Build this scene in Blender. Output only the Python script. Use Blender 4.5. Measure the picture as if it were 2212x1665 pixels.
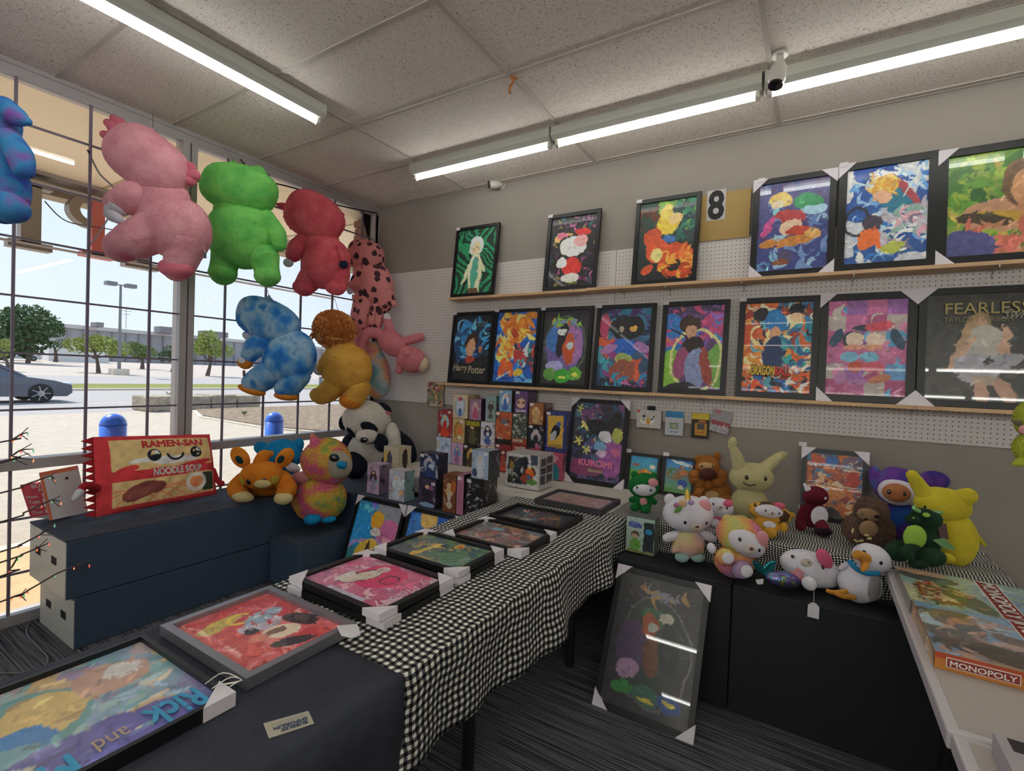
import bpy, math, random
import numpy as np
from mathutils import Vector, noise as mnoise
rnd = random.Random(7)
for o in list(bpy.data.objects): bpy.data.objects.remove(o)
SC = bpy.context.scene; COL = SC.collection
# ------------------------------------------------------------------ camera
CAM = np.array([3.846, -3.528, 1.52]); F0 = 1067.2
yaw, pit, rol = -0.55194, -0.020362, 0.036209
_f = np.array([math.cos(pit)*math.sin(yaw), math.cos(pit)*math.cos(yaw), math.sin(pit)])
_r = np.array([math.cos(yaw), -math.sin(yaw), 0.0]); _u = np.cross(_r, _f)
CR = _r*math.cos(rol)+_u*math.sin(rol); CU = -_r*math.sin(rol)+_u*math.cos(rol); CF = _f
cd = bpy.data.cameras.new('camera'); cam = bpy.data.objects.new('camera', cd); COL.objects.link(cam)
from mathutils import Matrix
cam.matrix_world = Matrix(((CR[0], CU[0], -CF[0], CAM[0]), (CR[1], CU[1], -CF[1], CAM[1]), (CR[2], CU[2], -CF[2], CAM[2]), (0, 0, 0, 1)))
cd.sensor_width = 36; cd.lens = 36*F0/2212; cd.clip_start = .02; cd.clip_end = 600
SC.camera = cam
# ------------------------------------------------------------------ sky, sun, exposure
SC.view_settings.view_transform = 'Standard'; SC.view_settings.look = 'None'
SC.view_settings.gamma = 1; SC.view_settings.use_curve_mapping = False
SC.view_settings.exposure = 0.35
SKY, SUN, TUBE = 1.0, 4.7, 16.0
w = bpy.data.worlds.new('sky'); SC.world = w; w.use_nodes = True
nt = w.node_tree; nt.nodes.clear()
out = nt.nodes.new('ShaderNodeOutputWorld'); bg = nt.nodes.new('ShaderNodeBackground')
tc = nt.nodes.new('ShaderNodeTexCoord'); sp = nt.nodes.new('ShaderNodeSeparateXYZ'); rp = nt.nodes.new('ShaderNodeValToRGB')
nt.links.new(tc.outputs['Generated'], sp.inputs[0]); nt.links.new(sp.outputs['Z'], rp.inputs[0])
rp.color_ramp.elements[0].position = 0.0; rp.color_ramp.elements[0].color = (.80, .88, .98, 1)
rp.color_ramp.elements[1].position = 0.9; rp.color_ramp.elements[1].color = (.42, .62, .95, 1)
nt.links.new(rp.outputs[0], bg.inputs[0]); bg.inputs[1].default_value = SKY; nt.links.new(bg.outputs[0], out.inputs[0])
sl = bpy.data.lights.new('sun', 'SUN'); sl.energy = SUN; sl.angle = .01; sl.color = (1, .95, .86)
so = bpy.data.objects.new('sun', sl); COL.objects.link(so)
so.rotation_euler = Vector((-.64, -.12, .76)).to_track_quat('Z', 'Y').to_euler()
# ------------------------------------------------------------------ projection of photo points on real planes
def ray(px, py): return CR*((px-1106)/F0) - CU*((py-832.5)/F0) + CF
def on(px, py, ax, v):
    d = ray(px, py); return CAM + d*((v-CAM[ax])/d[ax])
def dep(px, py, D): return CAM + ray(px, py)*D
def fwd(p): return float(np.dot(np.array(p)-CAM, CF))
# ------------------------------------------------------------------ colour + materials
def lin(c):
    if isinstance(c, str):
        c = c.lstrip('#'); c = [int(c[i:i+2], 16) for i in (0, 2, 4)]
    return tuple(((v/255)/12.92 if v/255 <= .04045 else ((v/255+.055)/1.055)**2.4) for v in c[:3])
MC = {}
def base_mat(name):
    m = bpy.data.materials.new(name); m.use_nodes = True
    return m, m.node_tree, m.node_tree.nodes['Principled BSDF']
def add_bump(nt, b, scale, strength, dist=.01, detail=4, stretch=None):
    tc = nt.nodes.new('ShaderNodeTexCoord'); n = nt.nodes.new('ShaderNodeTexNoise'); bp = nt.nodes.new('ShaderNodeBump')
    n.inputs['Scale'].default_value = scale; n.inputs['Detail'].default_value = detail
    if stretch:
        mp = nt.nodes.new('ShaderNodeMapping'); mp.inputs['Scale'].default_value = stretch
        nt.links.new(tc.outputs['Object'], mp.inputs[0]); nt.links.new(mp.outputs[0], n.inputs[0])
    else: nt.links.new(tc.outputs['Object'], n.inputs[0])
    nt.links.new(n.outputs[0], bp.inputs['Height']); bp.inputs['Strength'].default_value = strength; bp.inputs['Distance'].default_value = dist
    nt.links.new(bp.outputs[0], b.inputs['Normal']); return n
def mat(name, col, rough=.6, metal=0, coat=0, bump=None, vary=0, spec=None, sheen=0):
    if name in MC: return MC[name]
    m, nt, b = base_mat(name); c = lin(col)
    b.inputs['Base Color'].default_value = (*c, 1); b.inputs['Roughness'].default_value = rough; b.inputs['Metallic'].default_value = metal
    b.inputs['Coat Weight'].default_value = coat; b.inputs['Coat Roughness'].default_value = .03
    if spec is not None: b.inputs['Specular IOR Level'].default_value = spec
    if sheen: b.inputs['Sheen Weight'].default_value = sheen; b.inputs['Sheen Tint'].default_value = (*c, 1)
    n = add_bump(nt, b, *bump) if bump else None
    if vary:
        tc = nt.nodes.new('ShaderNodeTexCoord'); nn = nt.nodes.new('ShaderNodeTexNoise'); nn.inputs['Scale'].default_value = 6
        r = nt.nodes.new('ShaderNodeValToRGB')
        r.color_ramp.elements[0].position = .3; r.color_ramp.elements[0].color = (*[x*(1-vary) for x in c], 1)
        r.color_ramp.elements[1].position = .7; r.color_ramp.elements[1].color = (*[min(1, x*(1+vary)) for x in c], 1)
        nt.links.new(tc.outputs['Object'], nn.inputs[0]); nt.links.new(nn.outputs[0], r.inputs[0]); nt.links.new(r.outputs[0], b.inputs['Base Color'])
    MC[name] = m; return m
def plush(name, col, fuzz=1.0, col2=None, sc=9):
    """soft pile fabric; col2 = slightly different tone of the pile"""
    if name in MC: return MC[name]
    m, nt, b = base_mat(name); c = lin(col); c2 = lin(col2) if col2 else tuple(x*.8 for x in c)
    b.inputs['Roughness'].default_value = .95; b.inputs['Specular IOR Level'].default_value = .15
    b.inputs['Sheen Weight'].default_value = .35; b.inputs['Sheen Roughness'].default_value = .5; b.inputs['Sheen Tint'].default_value = (*[min(1, x*1.2+.05) for x in c], 1)
    tc = nt.nodes.new('ShaderNodeTexCoord'); n = nt.nodes.new('ShaderNodeTexNoise'); n.inputs['Scale'].default_value = sc; n.inputs['Detail'].default_value = 6
    r = nt.nodes.new('ShaderNodeValToRGB'); r.color_ramp.elements[0].position = .35; r.color_ramp.elements[0].color = (*c2, 1)
    r.color_ramp.elements[1].position = .62; r.color_ramp.elements[1].color = (*c, 1)
    nt.links.new(tc.outputs['Object'], n.inputs[0]); nt.links.new(n.outputs[0], r.inputs[0]); nt.links.new(r.outputs[0], b.inputs['Base Color'])
    n1 = nt.nodes.new('ShaderNodeTexNoise'); n1.inputs['Scale'].default_value = 14; n1.inputs['Detail'].default_value = 3
    n2 = nt.nodes.new('ShaderNodeTexNoise'); n2.inputs['Scale'].default_value = 260
    nt.links.new(tc.outputs['Object'], n1.inputs[0]); nt.links.new(tc.outputs['Object'], n2.inputs[0])
    b1 = nt.nodes.new('ShaderNodeBump'); b1.inputs['Strength'].default_value = .7*fuzz; b1.inputs['Distance'].default_value = .025
    b2 = nt.nodes.new('ShaderNodeBump'); b2.inputs['Strength'].default_value = .5*fuzz; b2.inputs['Distance'].default_value = .004
    nt.links.new(n1.outputs[0], b1.inputs['Height']); nt.links.new(n2.outputs[0], b2.inputs['Height']); nt.links.new(b1.outputs[0], b2.inputs['Normal'])
    nt.links.new(b2.outputs[0], b.inputs['Normal'])
    MC[name] = m; return m
def multi(name, cols, sc=5, interp='LINEAR', vec=None, rough=.95, metal=0, rng=(.3, .7)):
    """tie-dye / patchwork: noise picks along a row of colours; vec=(axis weights) gives bands instead"""
    if name in MC: return MC[name]
    m, nt, b = base_mat(name); b.inputs['Roughness'].default_value = rough; b.inputs['Metallic'].default_value = metal
    tc = nt.nodes.new('ShaderNodeTexCoord'); n = nt.nodes.new('ShaderNodeTexNoise'); n.inputs['Scale'].default_value = sc; n.inputs['Detail'].default_value = 2
    r = nt.nodes.new('ShaderNodeValToRGB'); cr = r.color_ramp; cr.interpolation = interp
    nt.links.new(tc.outputs['Object'], n.inputs[0])
    while len(cr.elements) < len(cols): cr.elements.new(.5)
    for i, c in enumerate(cols):
        cr.elements[i].position = rng[0]+(rng[1]-rng[0])*i/(len(cols)-1); cr.elements[i].color = (*lin(c), 1)
    nt.links.new(n.outputs[0], r.inputs[0]); nt.links.new(r.outputs[0], b.inputs['Base Color'])
    n2 = nt.nodes.new('ShaderNodeTexNoise'); n2.inputs['Scale'].default_value = 120; nt.links.new(tc.outputs['Object'], n2.inputs[0])
    b2 = nt.nodes.new('ShaderNodeBump'); b2.inputs['Strength'].default_value = .5; b2.inputs['Distance'].default_value = .006
    nt.links.new(n2.outputs[0], b2.inputs['Height']); nt.links.new(b2.outputs[0], b.inputs['Normal'])
    MC[name] = m; return m
def spots(name, col, dark, sc, thr=.36):
    if name in MC: return MC[name]
    m, nt, b = base_mat(name); b.inputs['Roughness'].default_value = .95
    tc = nt.nodes.new('ShaderNodeTexCoord'); v = nt.nodes.new('ShaderNodeTexVoronoi'); v.inputs['Scale'].default_value = sc
    n = nt.nodes.new('ShaderNodeTexNoise'); n.inputs['Scale'].default_value = 30
    mx = nt.nodes.new('ShaderNodeMix'); mx.data_type = 'VECTOR'; mx.inputs[0].default_value = .04
    nt.links.new(tc.outputs['Object'], mx.inputs[4]); nt.links.new(n.outputs[1], mx.inputs[5])
    nt.links.new(tc.outputs['Object'], n.inputs[0]); nt.links.new(mx.outputs[1], v.inputs[0])
    r = nt.nodes.new('ShaderNodeValToRGB'); r.color_ramp.elements[0].position = thr; r.color_ramp.elements[0].color = (*lin(dark), 1)
    r.color_ramp.elements[1].position = thr+.06; r.color_ramp.elements[1].color = (*lin(col), 1)
    nt.links.new(v.outputs[0], r.inputs[0]); nt.links.new(r.outputs[0], b.inputs['Base Color'])
    MC[name] = m; return m
def emis(name, col, st):
    if name in MC: return MC[name]
    m, nt, b = base_mat(name); b.inputs['Base Color'].default_value = (.8, .8, .8, 1)
    b.inputs['Emission Color'].default_value = (*lin(col), 1); b.inputs['Emission Strength'].default_value = st
    MC[name] = m; return m
def glass_mat():
    if 'clear_glass' in MC: return MC['clear_glass']
    m = bpy.data.materials.new('clear_glass'); m.use_nodes = True; nt = m.node_tree; nt.nodes.clear()
    o = nt.nodes.new('ShaderNodeOutputMaterial'); t = nt.nodes.new('ShaderNodeBsdfTransparent'); g = nt.nodes.new('ShaderNodeBsdfGlossy'); x = nt.nodes.new('ShaderNodeMixShader'); fr = nt.nodes.new('ShaderNodeFresnel')
    g.inputs['Roughness'].default_value = 0.0; fr.inputs[0].default_value = 1.45; t.inputs[0].default_value = (.96, .97, .97, 1)
    nt.links.new(fr.outputs[0], x.inputs[0]); nt.links.new(t.outputs[0], x.inputs[1]); nt.links.new(g.outputs[0], x.inputs[2]); nt.links.new(x.outputs[0], o.inputs[0])
    MC['clear_glass'] = m; return m
def print_mat(name='printed_art', rough=.35, coat=.0):
    if name in MC: return MC[name]
    m, nt, b = base_mat(name); a = nt.nodes.new('ShaderNodeVertexColor'); a.layer_name = 'Col'
    nt.links.new(a.outputs[0], b.inputs['Base Color']); b.inputs['Roughness'].default_value = rough
    b.inputs['Coat Weight'].default_value = coat; b.inputs['Coat Roughness'].default_value = .02
    MC[name] = m; return m
def gingham(name, period, axis_uv=True):
    """woven check: two crossing sets of stripes from the cloth's own UV in metres"""
    if name in MC: return MC[name]
    m, nt, b = base_mat(name); b.inputs['Roughness'].default_value = .9; b.inputs['Specular IOR Level'].default_value = .2
    uv = nt.nodes.new('ShaderNodeUVMap'); s = nt.nodes.new('ShaderNodeSeparateXYZ'); nt.links.new(uv.outputs[0], s.inputs[0])
    outs = []
    for k in (0, 1):
        a = nt.nodes.new('ShaderNodeMath'); a.operation = 'DIVIDE'; a.inputs[1].default_value = period; nt.links.new(s.outputs[k], a.inputs[0])
        f = nt.nodes.new('ShaderNodeMath'); f.operation = 'FRACT'; nt.links.new(a.outputs[0], f.inputs[0])
        g = nt.nodes.new('ShaderNodeMath'); g.operation = 'GREATER_THAN'; g.inputs[1].default_value = .5; nt.links.new(f.outputs[0], g.inputs[0]); outs.append(g)
    ad = nt.nodes.new('ShaderNodeMath'); ad.operation = 'ADD'; nt.links.new(outs[0].outputs[0], ad.inputs[0]); nt.links.new(outs[1].outputs[0], ad.inputs[1])
    hf = nt.nodes.new('ShaderNodeMath'); hf.operation = 'MULTIPLY'; hf.inputs[1].default_value = .5; nt.links.new(ad.outputs[0], hf.inputs[0])
    r = nt.nodes.new('ShaderNodeValToRGB'); r.color_ramp.elements[0].position = 0; r.color_ramp.elements[0].color = (*lin('f2f1e8'), 1)
    r.color_ramp.elements[1].position = 1; r.color_ramp.elements[1].color = (*lin('101118'), 1)
    e = r.color_ramp.elements.new(.5); e.color = (*lin('5a5a58'), 1)
    nt.links.new(hf.outputs[0], r.inputs[0]); nt.links.new(r.outputs[0], b.inputs['Base Color'])
    add_bump(nt, b, 18, .4, .02); MC[name] = m; return m
# ------------------------------------------------------------------ mesh helpers
WL = {}
def wl(o): return WL.get(o.name, np.zeros(3)) if o else np.zeros(3)
class B:
    def __init__(s): s.v = []; s.f = []; s.uv = {}
    def add(s, vs, fs):
        k = len(s.v); s.v += [tuple(map(float, p)) for p in vs]; s.f += [tuple(i+k for i in f) for f in fs]; return s
    def box(s, lo, hi):
        x0, y0, z0 = lo; x1, y1, z1 = hi
        return s.add([(x0, y0, z0), (x1, y0, z0), (x1, y1, z0), (x0, y1, z0), (x0, y0, z1), (x1, y0, z1), (x1, y1, z1), (x0, y1, z1)],
                     [(0, 3, 2, 1), (4, 5, 6, 7), (0, 1, 5, 4), (1, 2, 6, 5), (2, 3, 7, 6), (3, 0, 4, 7)])
    def hexa(s, a, b, c, d, n):
        """slab: front face a b c d, pushed back by vector n"""
        P = [np.array(p, float) for p in (a, b, c, d)]; Q = [p+np.array(n) for p in P]
        return s.add(P+Q, [(0, 1, 2, 3), (7, 6, 5, 4), (0, 4, 5, 1), (1, 5, 6, 2), (2, 6, 7, 3), (3, 7, 4, 0)])
    def prism(s, poly, n):
        P = [np.array(p, float) for p in poly]; k = len(P); Q = [p+np.array(n) for p in P]
        return s.add(P+Q, [tuple(range(k)), tuple(range(2*k-1, k-1, -1))]+[(i, i+k, (i+1) % k+k, (i+1) % k) for i in range(k)])
    def ell(s, c, X, Y, Z, nu=22, nv=14, fn=None):
        c, X, Y, Z = map(np.array, (c, X, Y, Z)); vs = []
        for j in range(nv+1):
            t = math.pi*j/nv
            for i in range(nu):
                a = 2*math.pi*i/nu; p = (math.sin(t)*math.cos(a), math.cos(t), math.sin(t)*math.sin(a))
                if fn: p = fn(p)
                vs.append(c+X*p[0]+Y*p[1]+Z*p[2])
        fs = [(j*nu+i, j*nu+(i+1) % nu, (j+1)*nu+(i+1) % nu, (j+1)*nu+i) for j in range(nv) for i in range(nu)]
        return s.add(vs, fs)
    def tube(s, pts, rr, n=10, caps=True, K=1, sq=None):
        P = [np.array(p, float) for p in pts]; R = list(rr) if hasattr(rr, '__len__') else [rr]*len(P)
        if K > 1 and len(P) > 1:
            Q = []; RR = []
            for i in range(len(P)-1):
                a = P[max(i-1, 0)]; b = P[i]; c = P[i+1]; d = P[min(i+2, len(P)-1)]
                for k in range(K):
                    t = k/K
                    Q.append(.5*((2*b)+(c-a)*t+(2*a-5*b+4*c-d)*t*t+(-a+3*b-3*c+d)*t**3)); RR.append(R[i]+(R[i+1]-R[i])*(t*t*(3-2*t)))
            P = Q+[P[-1]]; R = RR+[R[-1]]
        if caps:
            d0 = P[0]-P[1]; d0 /= np.linalg.norm(d0)+1e-9; d1 = P[-1]-P[-2]; d1 /= np.linalg.norm(d1)+1e-9
            A = [(P[0]+d0*R[0]*math.sin(t), R[0]*math.cos(t)) for t in (1.55, 1.2, .8, .4)]
            Z = [(P[-1]+d1*R[-1]*math.sin(t), R[-1]*math.cos(t)) for t in (.4, .8, 1.2, 1.55)]
            P = [a[0] for a in A]+P+[z[0] for z in Z]; R = [a[1] for a in A]+R+[z[1] for z in Z]
        m = len(P); vs = []
        up = np.array([0, 0, 1.0]); t0 = P[min(2, m-1)]-P[0]
        if abs(t0[2]) > .9*np.linalg.norm(t0): up = np.array([1.0, 0, 0])
        for i in range(m):
            t = P[min(i+1, m-1)]-P[max(i-1, 0)]; t = t/(np.linalg.norm(t)+1e-12)
            a = np.cross(up, t); a /= np.linalg.norm(a)+1e-12; b = np.cross(t, a); up = b
            for k in range(n):
                g = 2*math.pi*k/n; o = (a*math.cos(g)+b*math.sin(g))*R[i]
                if sq is not None: o = o-CF*np.dot(o, CF)*(1-sq)
                vs.append(P[i]+o)
        fs = [(i*n+k, i*n+(k+1) % n, (i+1)*n+(k+1) % n, (i+1)*n+k) for i in range(m-1) for k in range(n)]
        fs += [tuple(range(n-1, -1, -1)), tuple((m-1)*n+k for k in range(n))]
        return s.add(vs, fs)
    def cyl(s, c, r, h, n=20, axis=2, r2=None):
        c = np.array(c, float); ax = np.zeros(3); ax[axis] = h
        return s.tube([c, c+ax], [r, r if r2 is None else r2], n=n, caps=False)
    def build(s, name, m, parent=None, smooth=False, bevel=0, **kw):
        off = wl(parent)
        me = bpy.data.meshes.new(name); me.from_pydata([tuple(np.array(p)-off) for p in s.v], [], s.f); me.update()
        me.materials.append(m)
        if smooth: me.polygons.foreach_set('use_smooth', [True]*len(me.polygons))
        o = bpy.data.objects.new(name, me); COL.objects.link(o)
        if parent: o.parent = parent; WL[o.name] = off
        if bevel:
            md = o.modifiers.new('bevel', 'BEVEL'); md.width = bevel; md.segments = 2; md.limit_method = 'ANGLE'
        for k, v in kw.items(): o[k] = v
        return o
def tag(o, label, cat, group=None, kind=None):
    o['label'] = label; o['category'] = cat
    if group: o['group'] = group
    if kind: o['kind'] = kind
    return o
def thing(name, label, cat, loc, group=None):
    o = bpy.data.objects.new(name, None); COL.objects.link(o); o.location = tuple(map(float, loc)); o.empty_display_size = .05
    WL[o.name] = np.array(loc, float); return tag(o, label, cat, group)
def struct(name, b, m, parent=None, **k):
    o = b.build(name, m, parent, **k)
    if not parent: o['kind'] = 'structure'
    return o
def nz(v): v = np.array(v, float); return v/(np.linalg.norm(v)+1e-12)
# ------------------------------------------------------------------ printed pictures: colour grids on their own sheet
def vnoise(x, y, seed):
    r = np.random.RandomState(seed); g = r.rand(64, 64)
    xi = np.floor(x).astype(int); yi = np.floor(y).astype(int); fx = x-xi; fy = y-yi
    fx = fx*fx*(3-2*fx); fy = fy*fy*(3-2*fy)
    a = g[xi % 64, yi % 64]; b_ = g[(xi+1) % 64, yi % 64]; c = g[xi % 64, (yi+1) % 64]; d = g[(xi+1) % 64, (yi+1) % 64]
    return (a*(1-fx)+b_*fx)*(1-fy)+(c*(1-fx)+d*fx)*fy
def paint(nx, ny, asp, items, seed=1, warp=.05, strokes=1.0):
    u, v = np.meshgrid(np.linspace(0, 1, nx), np.linspace(0, 1, ny)); v = v*asp   # v in units of the width
    wu = u+warp*(vnoise(u*5, v*5, seed)-.5)+warp*.6*(vnoise(u*13, v*13, seed+1)-.5); wv = v+warp*(vnoise(u*5, v*5, seed+2)-.5)+warp*.6*(vnoise(u*13, v*13, seed+3)-.5)
    C = np.zeros((ny, nx, 3)); rs = np.random.RandomState(seed)
    def setc(mk, col): C[mk] = lin(col)
    for it in items:
        k = it[0]
        if k == 'bg': C[:] = lin(it[1])
        elif k == 'grad':
            t = (wv/asp)[..., None]; C[:] = np.array(lin(it[1]))*(1-t)+np.array(lin(it[2]))*t
        elif k == 'e':
            _, cx, cy, rx, ry, rot, col = it; a = math.radians(rot); du = wu-cx; dv = wv-cy*asp
            p = du*math.cos(a)+dv*math.sin(a); q = -du*math.sin(a)+dv*math.cos(a); setc((p/rx)**2+(q/ry)**2 < 1, col)
        elif k == 'b': _, x0, y0, x1, y1, col = it; setc((wu > x0) & (wu < x1) & (wv > y0*asp) & (wv < y1*asp), col)
        elif k == 'B': _, x0, y0, x1, y1, col = it; setc((u > x0) & (u < x1) & (v > y0*asp) & (v < y1*asp), col)
        elif k == 'ring':
            _, cx, cy, rx, ry, th, col = it; q = np.sqrt(((wu-cx)/rx)**2+((wv-cy*asp)/ry)**2); setc((q < 1) & (q > 1-th), col)
        elif k == 'n': _, sc, thr, col, sd = it; setc(vnoise(wu*sc, wv*sc, sd) > thr, col)
        elif k == 'sw': _, f, col, tw = it; q = np.sin(f*(wu+.35*np.sin(3.1*wv+1)+tw*vnoise(u*3, v*3, 9))+2*wv); setc(q > .1, col)
        elif k == 'star':
            _, cx, cy, r, n, col = it; du = wu-cx; dv = wv-cy*asp; th = np.arctan2(dv, du); q = np.hypot(du, dv); setc(q < r*(.62+.38*np.cos(n*th)), col)
        elif k == 'busy':
            _, n, pal, x0, y0, x1, y1, s = it
            for i in range(n):
                cx = x0+(x1-x0)*rs.rand(); cy = (y0+(y1-y0)*rs.rand())*asp; a = rs.rand()*3.14; rx = s*(.5+rs.rand()); ry = rx*(.15+.35*rs.rand())
                du = wu-cx; dv = wv-cy; p = du*math.cos(a)+dv*math.sin(a); q = -du*math.sin(a)+dv*math.cos(a)+.8*p*p/rx
                setc((p/rx)**2+(q/ry)**2 < 1, pal[rs.randint(len(pal))])
        elif k == 'bolt':
            _, x0, y0, x1, y1, wd, col = it; dx, dy = x1-x0, (y1-y0)*asp; L = math.hypot(dx, dy); t = np.clip(((wu-x0)*dx+(wv-y0*asp)*dy)/L/L, 0, 1)
            setc(np.hypot(wu-x0-t*dx, wv-y0*asp-t*dy) < wd, col)
    nst = int(3.2*nx*strokes)   # small brush strokes: local colour, lighter or darker
    for i in range(nst):
        iy, ix = rs.randint(ny), rs.randint(nx); col = C[iy, ix]*(.55+.95*rs.rand())+.02*rs.rand(3); a = rs.rand()*3.14; rx = .012+.04*rs.rand()**1.5; ry = .28*rx
        du = u-ix/(nx-1); dv = v-iy/(ny-1)*asp; p = du*math.cos(a)+dv*math.sin(a); q = -du*math.sin(a)+dv*math.cos(a)+5*p*p; C[(p/rx)**2+(q/ry)**2 < 1] = np.minimum(col, 1)
    C *= (.86+.28*vnoise(u*22, v*22, seed+5))[..., None]
    return np.minimum(C*1.35+.01, .95)
def sheet(name, O, U, V, items, parent, seed=1, nx=56, m=None, warp=.05, fn=None, strokes=1.0):
    """grid whose vertices carry the print; O top-left, U to the right, V downwards (real size vectors)"""
    O, U, V = (np.array(a, float) for a in (O, U, V)); asp = np.linalg.norm(V)/np.linalg.norm(U)
    ny = max(8, int(nx*asp)); C = paint(nx, ny, asp, items, seed, warp, strokes)
    a, b = np.meshgrid(np.linspace(0, 1, nx), np.linspace(0, 1, ny))
    P = fn(a, b) if fn else O+a[..., None]*U+b[..., None]*V
    P = P.reshape(-1, 3)-wl(parent)
    idx = np.arange(nx*ny).reshape(ny, nx); F = np.stack([idx[1:, :-1], idx[1:, 1:], idx[:-1, 1:], idx[:-1, :-1]], -1).reshape(-1, 4)
    me = bpy.data.meshes.new(name); me.from_pydata(P.tolist(), [], F.tolist()); ca = me.color_attributes.new('Col', 'FLOAT_COLOR', 'POINT')
    ca.data.foreach_set('color', np.concatenate([C.reshape(-1, 3), np.ones((nx*ny, 1))], 1).ravel().astype(np.float32))
    me.materials.append(m or print_mat()); me.update()
    if fn: me.polygons.foreach_set('use_smooth', [True]*len(me.polygons))
    o = bpy.data.objects.new(name, me); COL.objects.link(o)
    if parent: o.parent = parent; WL[o.name] = wl(parent)
    return o
def lettering(txt, O, U, V, rect, m, parent, bold=.0, lift=.0012, fn=None, sp=1.0, name='lettering', depth=0.0, shear=0):
    """words fitted into rect=(u0,v0,u1,v1) of the sheet O,U,V"""
    c = bpy.data.curves.new('t', 'FONT'); c.body = txt; c.space_character = sp; c.shear = shear; c.resolution_u = 3
    t = bpy.data.objects.new('t', c); COL.objects.link(t); bpy.context.view_layer.update()
    me = bpy.data.meshes.new_from_object(t); bpy.data.objects.remove(t)
    co = np.array([v.co[:] for v in me.vertices]); fs = [tuple(p.vertices) for p in me.polygons]
    mn, mx = co.min(0), co.max(0); a = rect[0]+(rect[2]-rect[0])*(co[:, 0]-mn[0])/(mx[0]-mn[0]); b = rect[3]-(rect[3]-rect[1])*(co[:, 1]-mn[1])/(mx[1]-mn[1])
    if bold:
        sa = bold*(rect[2]-rect[0])/(mx[0]-mn[0]); sb = bold*(rect[3]-rect[1])/max(mx[1]-mn[1], .1); N0 = len(a)
        sh = [(0, 0), (1, 0), (-1, 0), (0, 1), (0, -1), (.7, .7), (-.7, .7), (.7, -.7), (-.7, -.7)]; a = np.concatenate([a+x*sa for x, y in sh]); b = np.concatenate([b+y*sb for x, y in sh]); fs = [tuple(i+k*N0 for i in f) for k in range(9) for f in fs]
    O, U, V = (np.array(q, float) for q in (O, U, V)); n = nz(np.cross(V, U)) if fn is None else 0
    P = fn(a, b) if fn else O+a[:, None]*U+b[:, None]*V+n*lift
    if bold: P = P+(n if fn is None else -CF)*(np.repeat(np.arange(9), N0)[:, None]*.00012)
    bb = B(); bb.v = [tuple(p) for p in P]; bb.f = fs
    return bb.build(name, m, parent)
INK = mat('black_ink', '14141a', .6); WHITE = mat('white_ink', 'e8e4dc', .6)
BLACKF = mat('black_frame_wood', '0d0e12', .42, bump=(60, .1)); CARD = mat('white_corner_card', 'e0dae2', .6); TAGW = mat('white_price_tag', 'dcd8dc', .5)
SILV = mat('brushed_silver_frame', '9a9aa2', .35, .7); BACK = mat('frame_backing_board', '3a332c', .9)
def framed(label, TL, TR, BL, border, thick, items, group=None, corners=False, price=None, seed=1, nx=96, glaze=False, fm=None, m=None, name='framed_poster', csize=None, warp=.05):
    TL, TR, BL = (np.array(a, float) for a in (TL, TR, BL)); U = TR-TL; V = BL-TL; u = nz(U); v = nz(V); n = nz(np.cross(v, u))
    if np.dot(n, CAM-TL) < 0: n = -n
    W, H = np.linalg.norm(U), np.linalg.norm(V); t = thing(name, label, 'framed print', (TL+TR)/2+V-n*thick, group)
    P = lambda a, b, d=0: TL+u*a+v*b+n*d
    fm = fm or BLACKF; b = border
    fr = B()
    for q in ([(0, 0), (W, 0), (W-b, b), (b, b)], [(W, 0), (W, H), (W-b, H-b), (W-b, b)], [(W, H), (0, H), (b, H-b), (W-b, H-b)], [(0, H), (0, 0), (b, b), (b, H-b)]):
        fr.prism([P(*z) for z in q], -n*thick)
    fr.build('frame', fm, t)
    B().hexa(P(b*.7, b*.7, -thick*.6), P(b*.7, H-b*.7, -thick*.6), P(W-b*.7, H-b*.7, -thick*.6), P(W-b*.7, b*.7, -thick*.6), -n*thick*.35).build('backing_board', BACK, t)
    s = sheet('printed_picture', P(b*.9, b*.9, -thick*.45), u*(W-1.8*b), v*(H-1.8*b), items, t, seed, max(nx, 90), m or (print_mat('glazed_art', .35, .6) if glaze or abs(n[2]) > .9 else print_mat('matte_art', .5, .12)), warp)
    if corners:
        c = csize or .075
        which = corners if isinstance(corners, (list, tuple)) else (0, 1, 2, 3)
        for k, (cx, cy, sx, sy) in enumerate([(0, 0, 1, 1), (W, 0, -1, 1), (W, H, -1, -1), (0, H, 1, -1)]):
            if k not in which: continue
            e = .004; a0 = (cx-sx*e, cy-sy*e)
            B().prism([P(*a0, .002), P(a0[0]+sx*c, a0[1], .002), P(a0[0], a0[1]+sy*c, .002)], -n*(thick+.0025)).build('corner_protector', CARD, t)
    if price is not None:
        a, bb = price; B().hexa(P(a, bb, .006), P(a, bb+.025, .006), P(a+.04, bb+.025, .006), P(a+.04, bb, .006), -n*.002).build('price_tag', TAGW, t)
    t['_n'] = 0; del t['_n']
    return t, P, W, H
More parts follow.
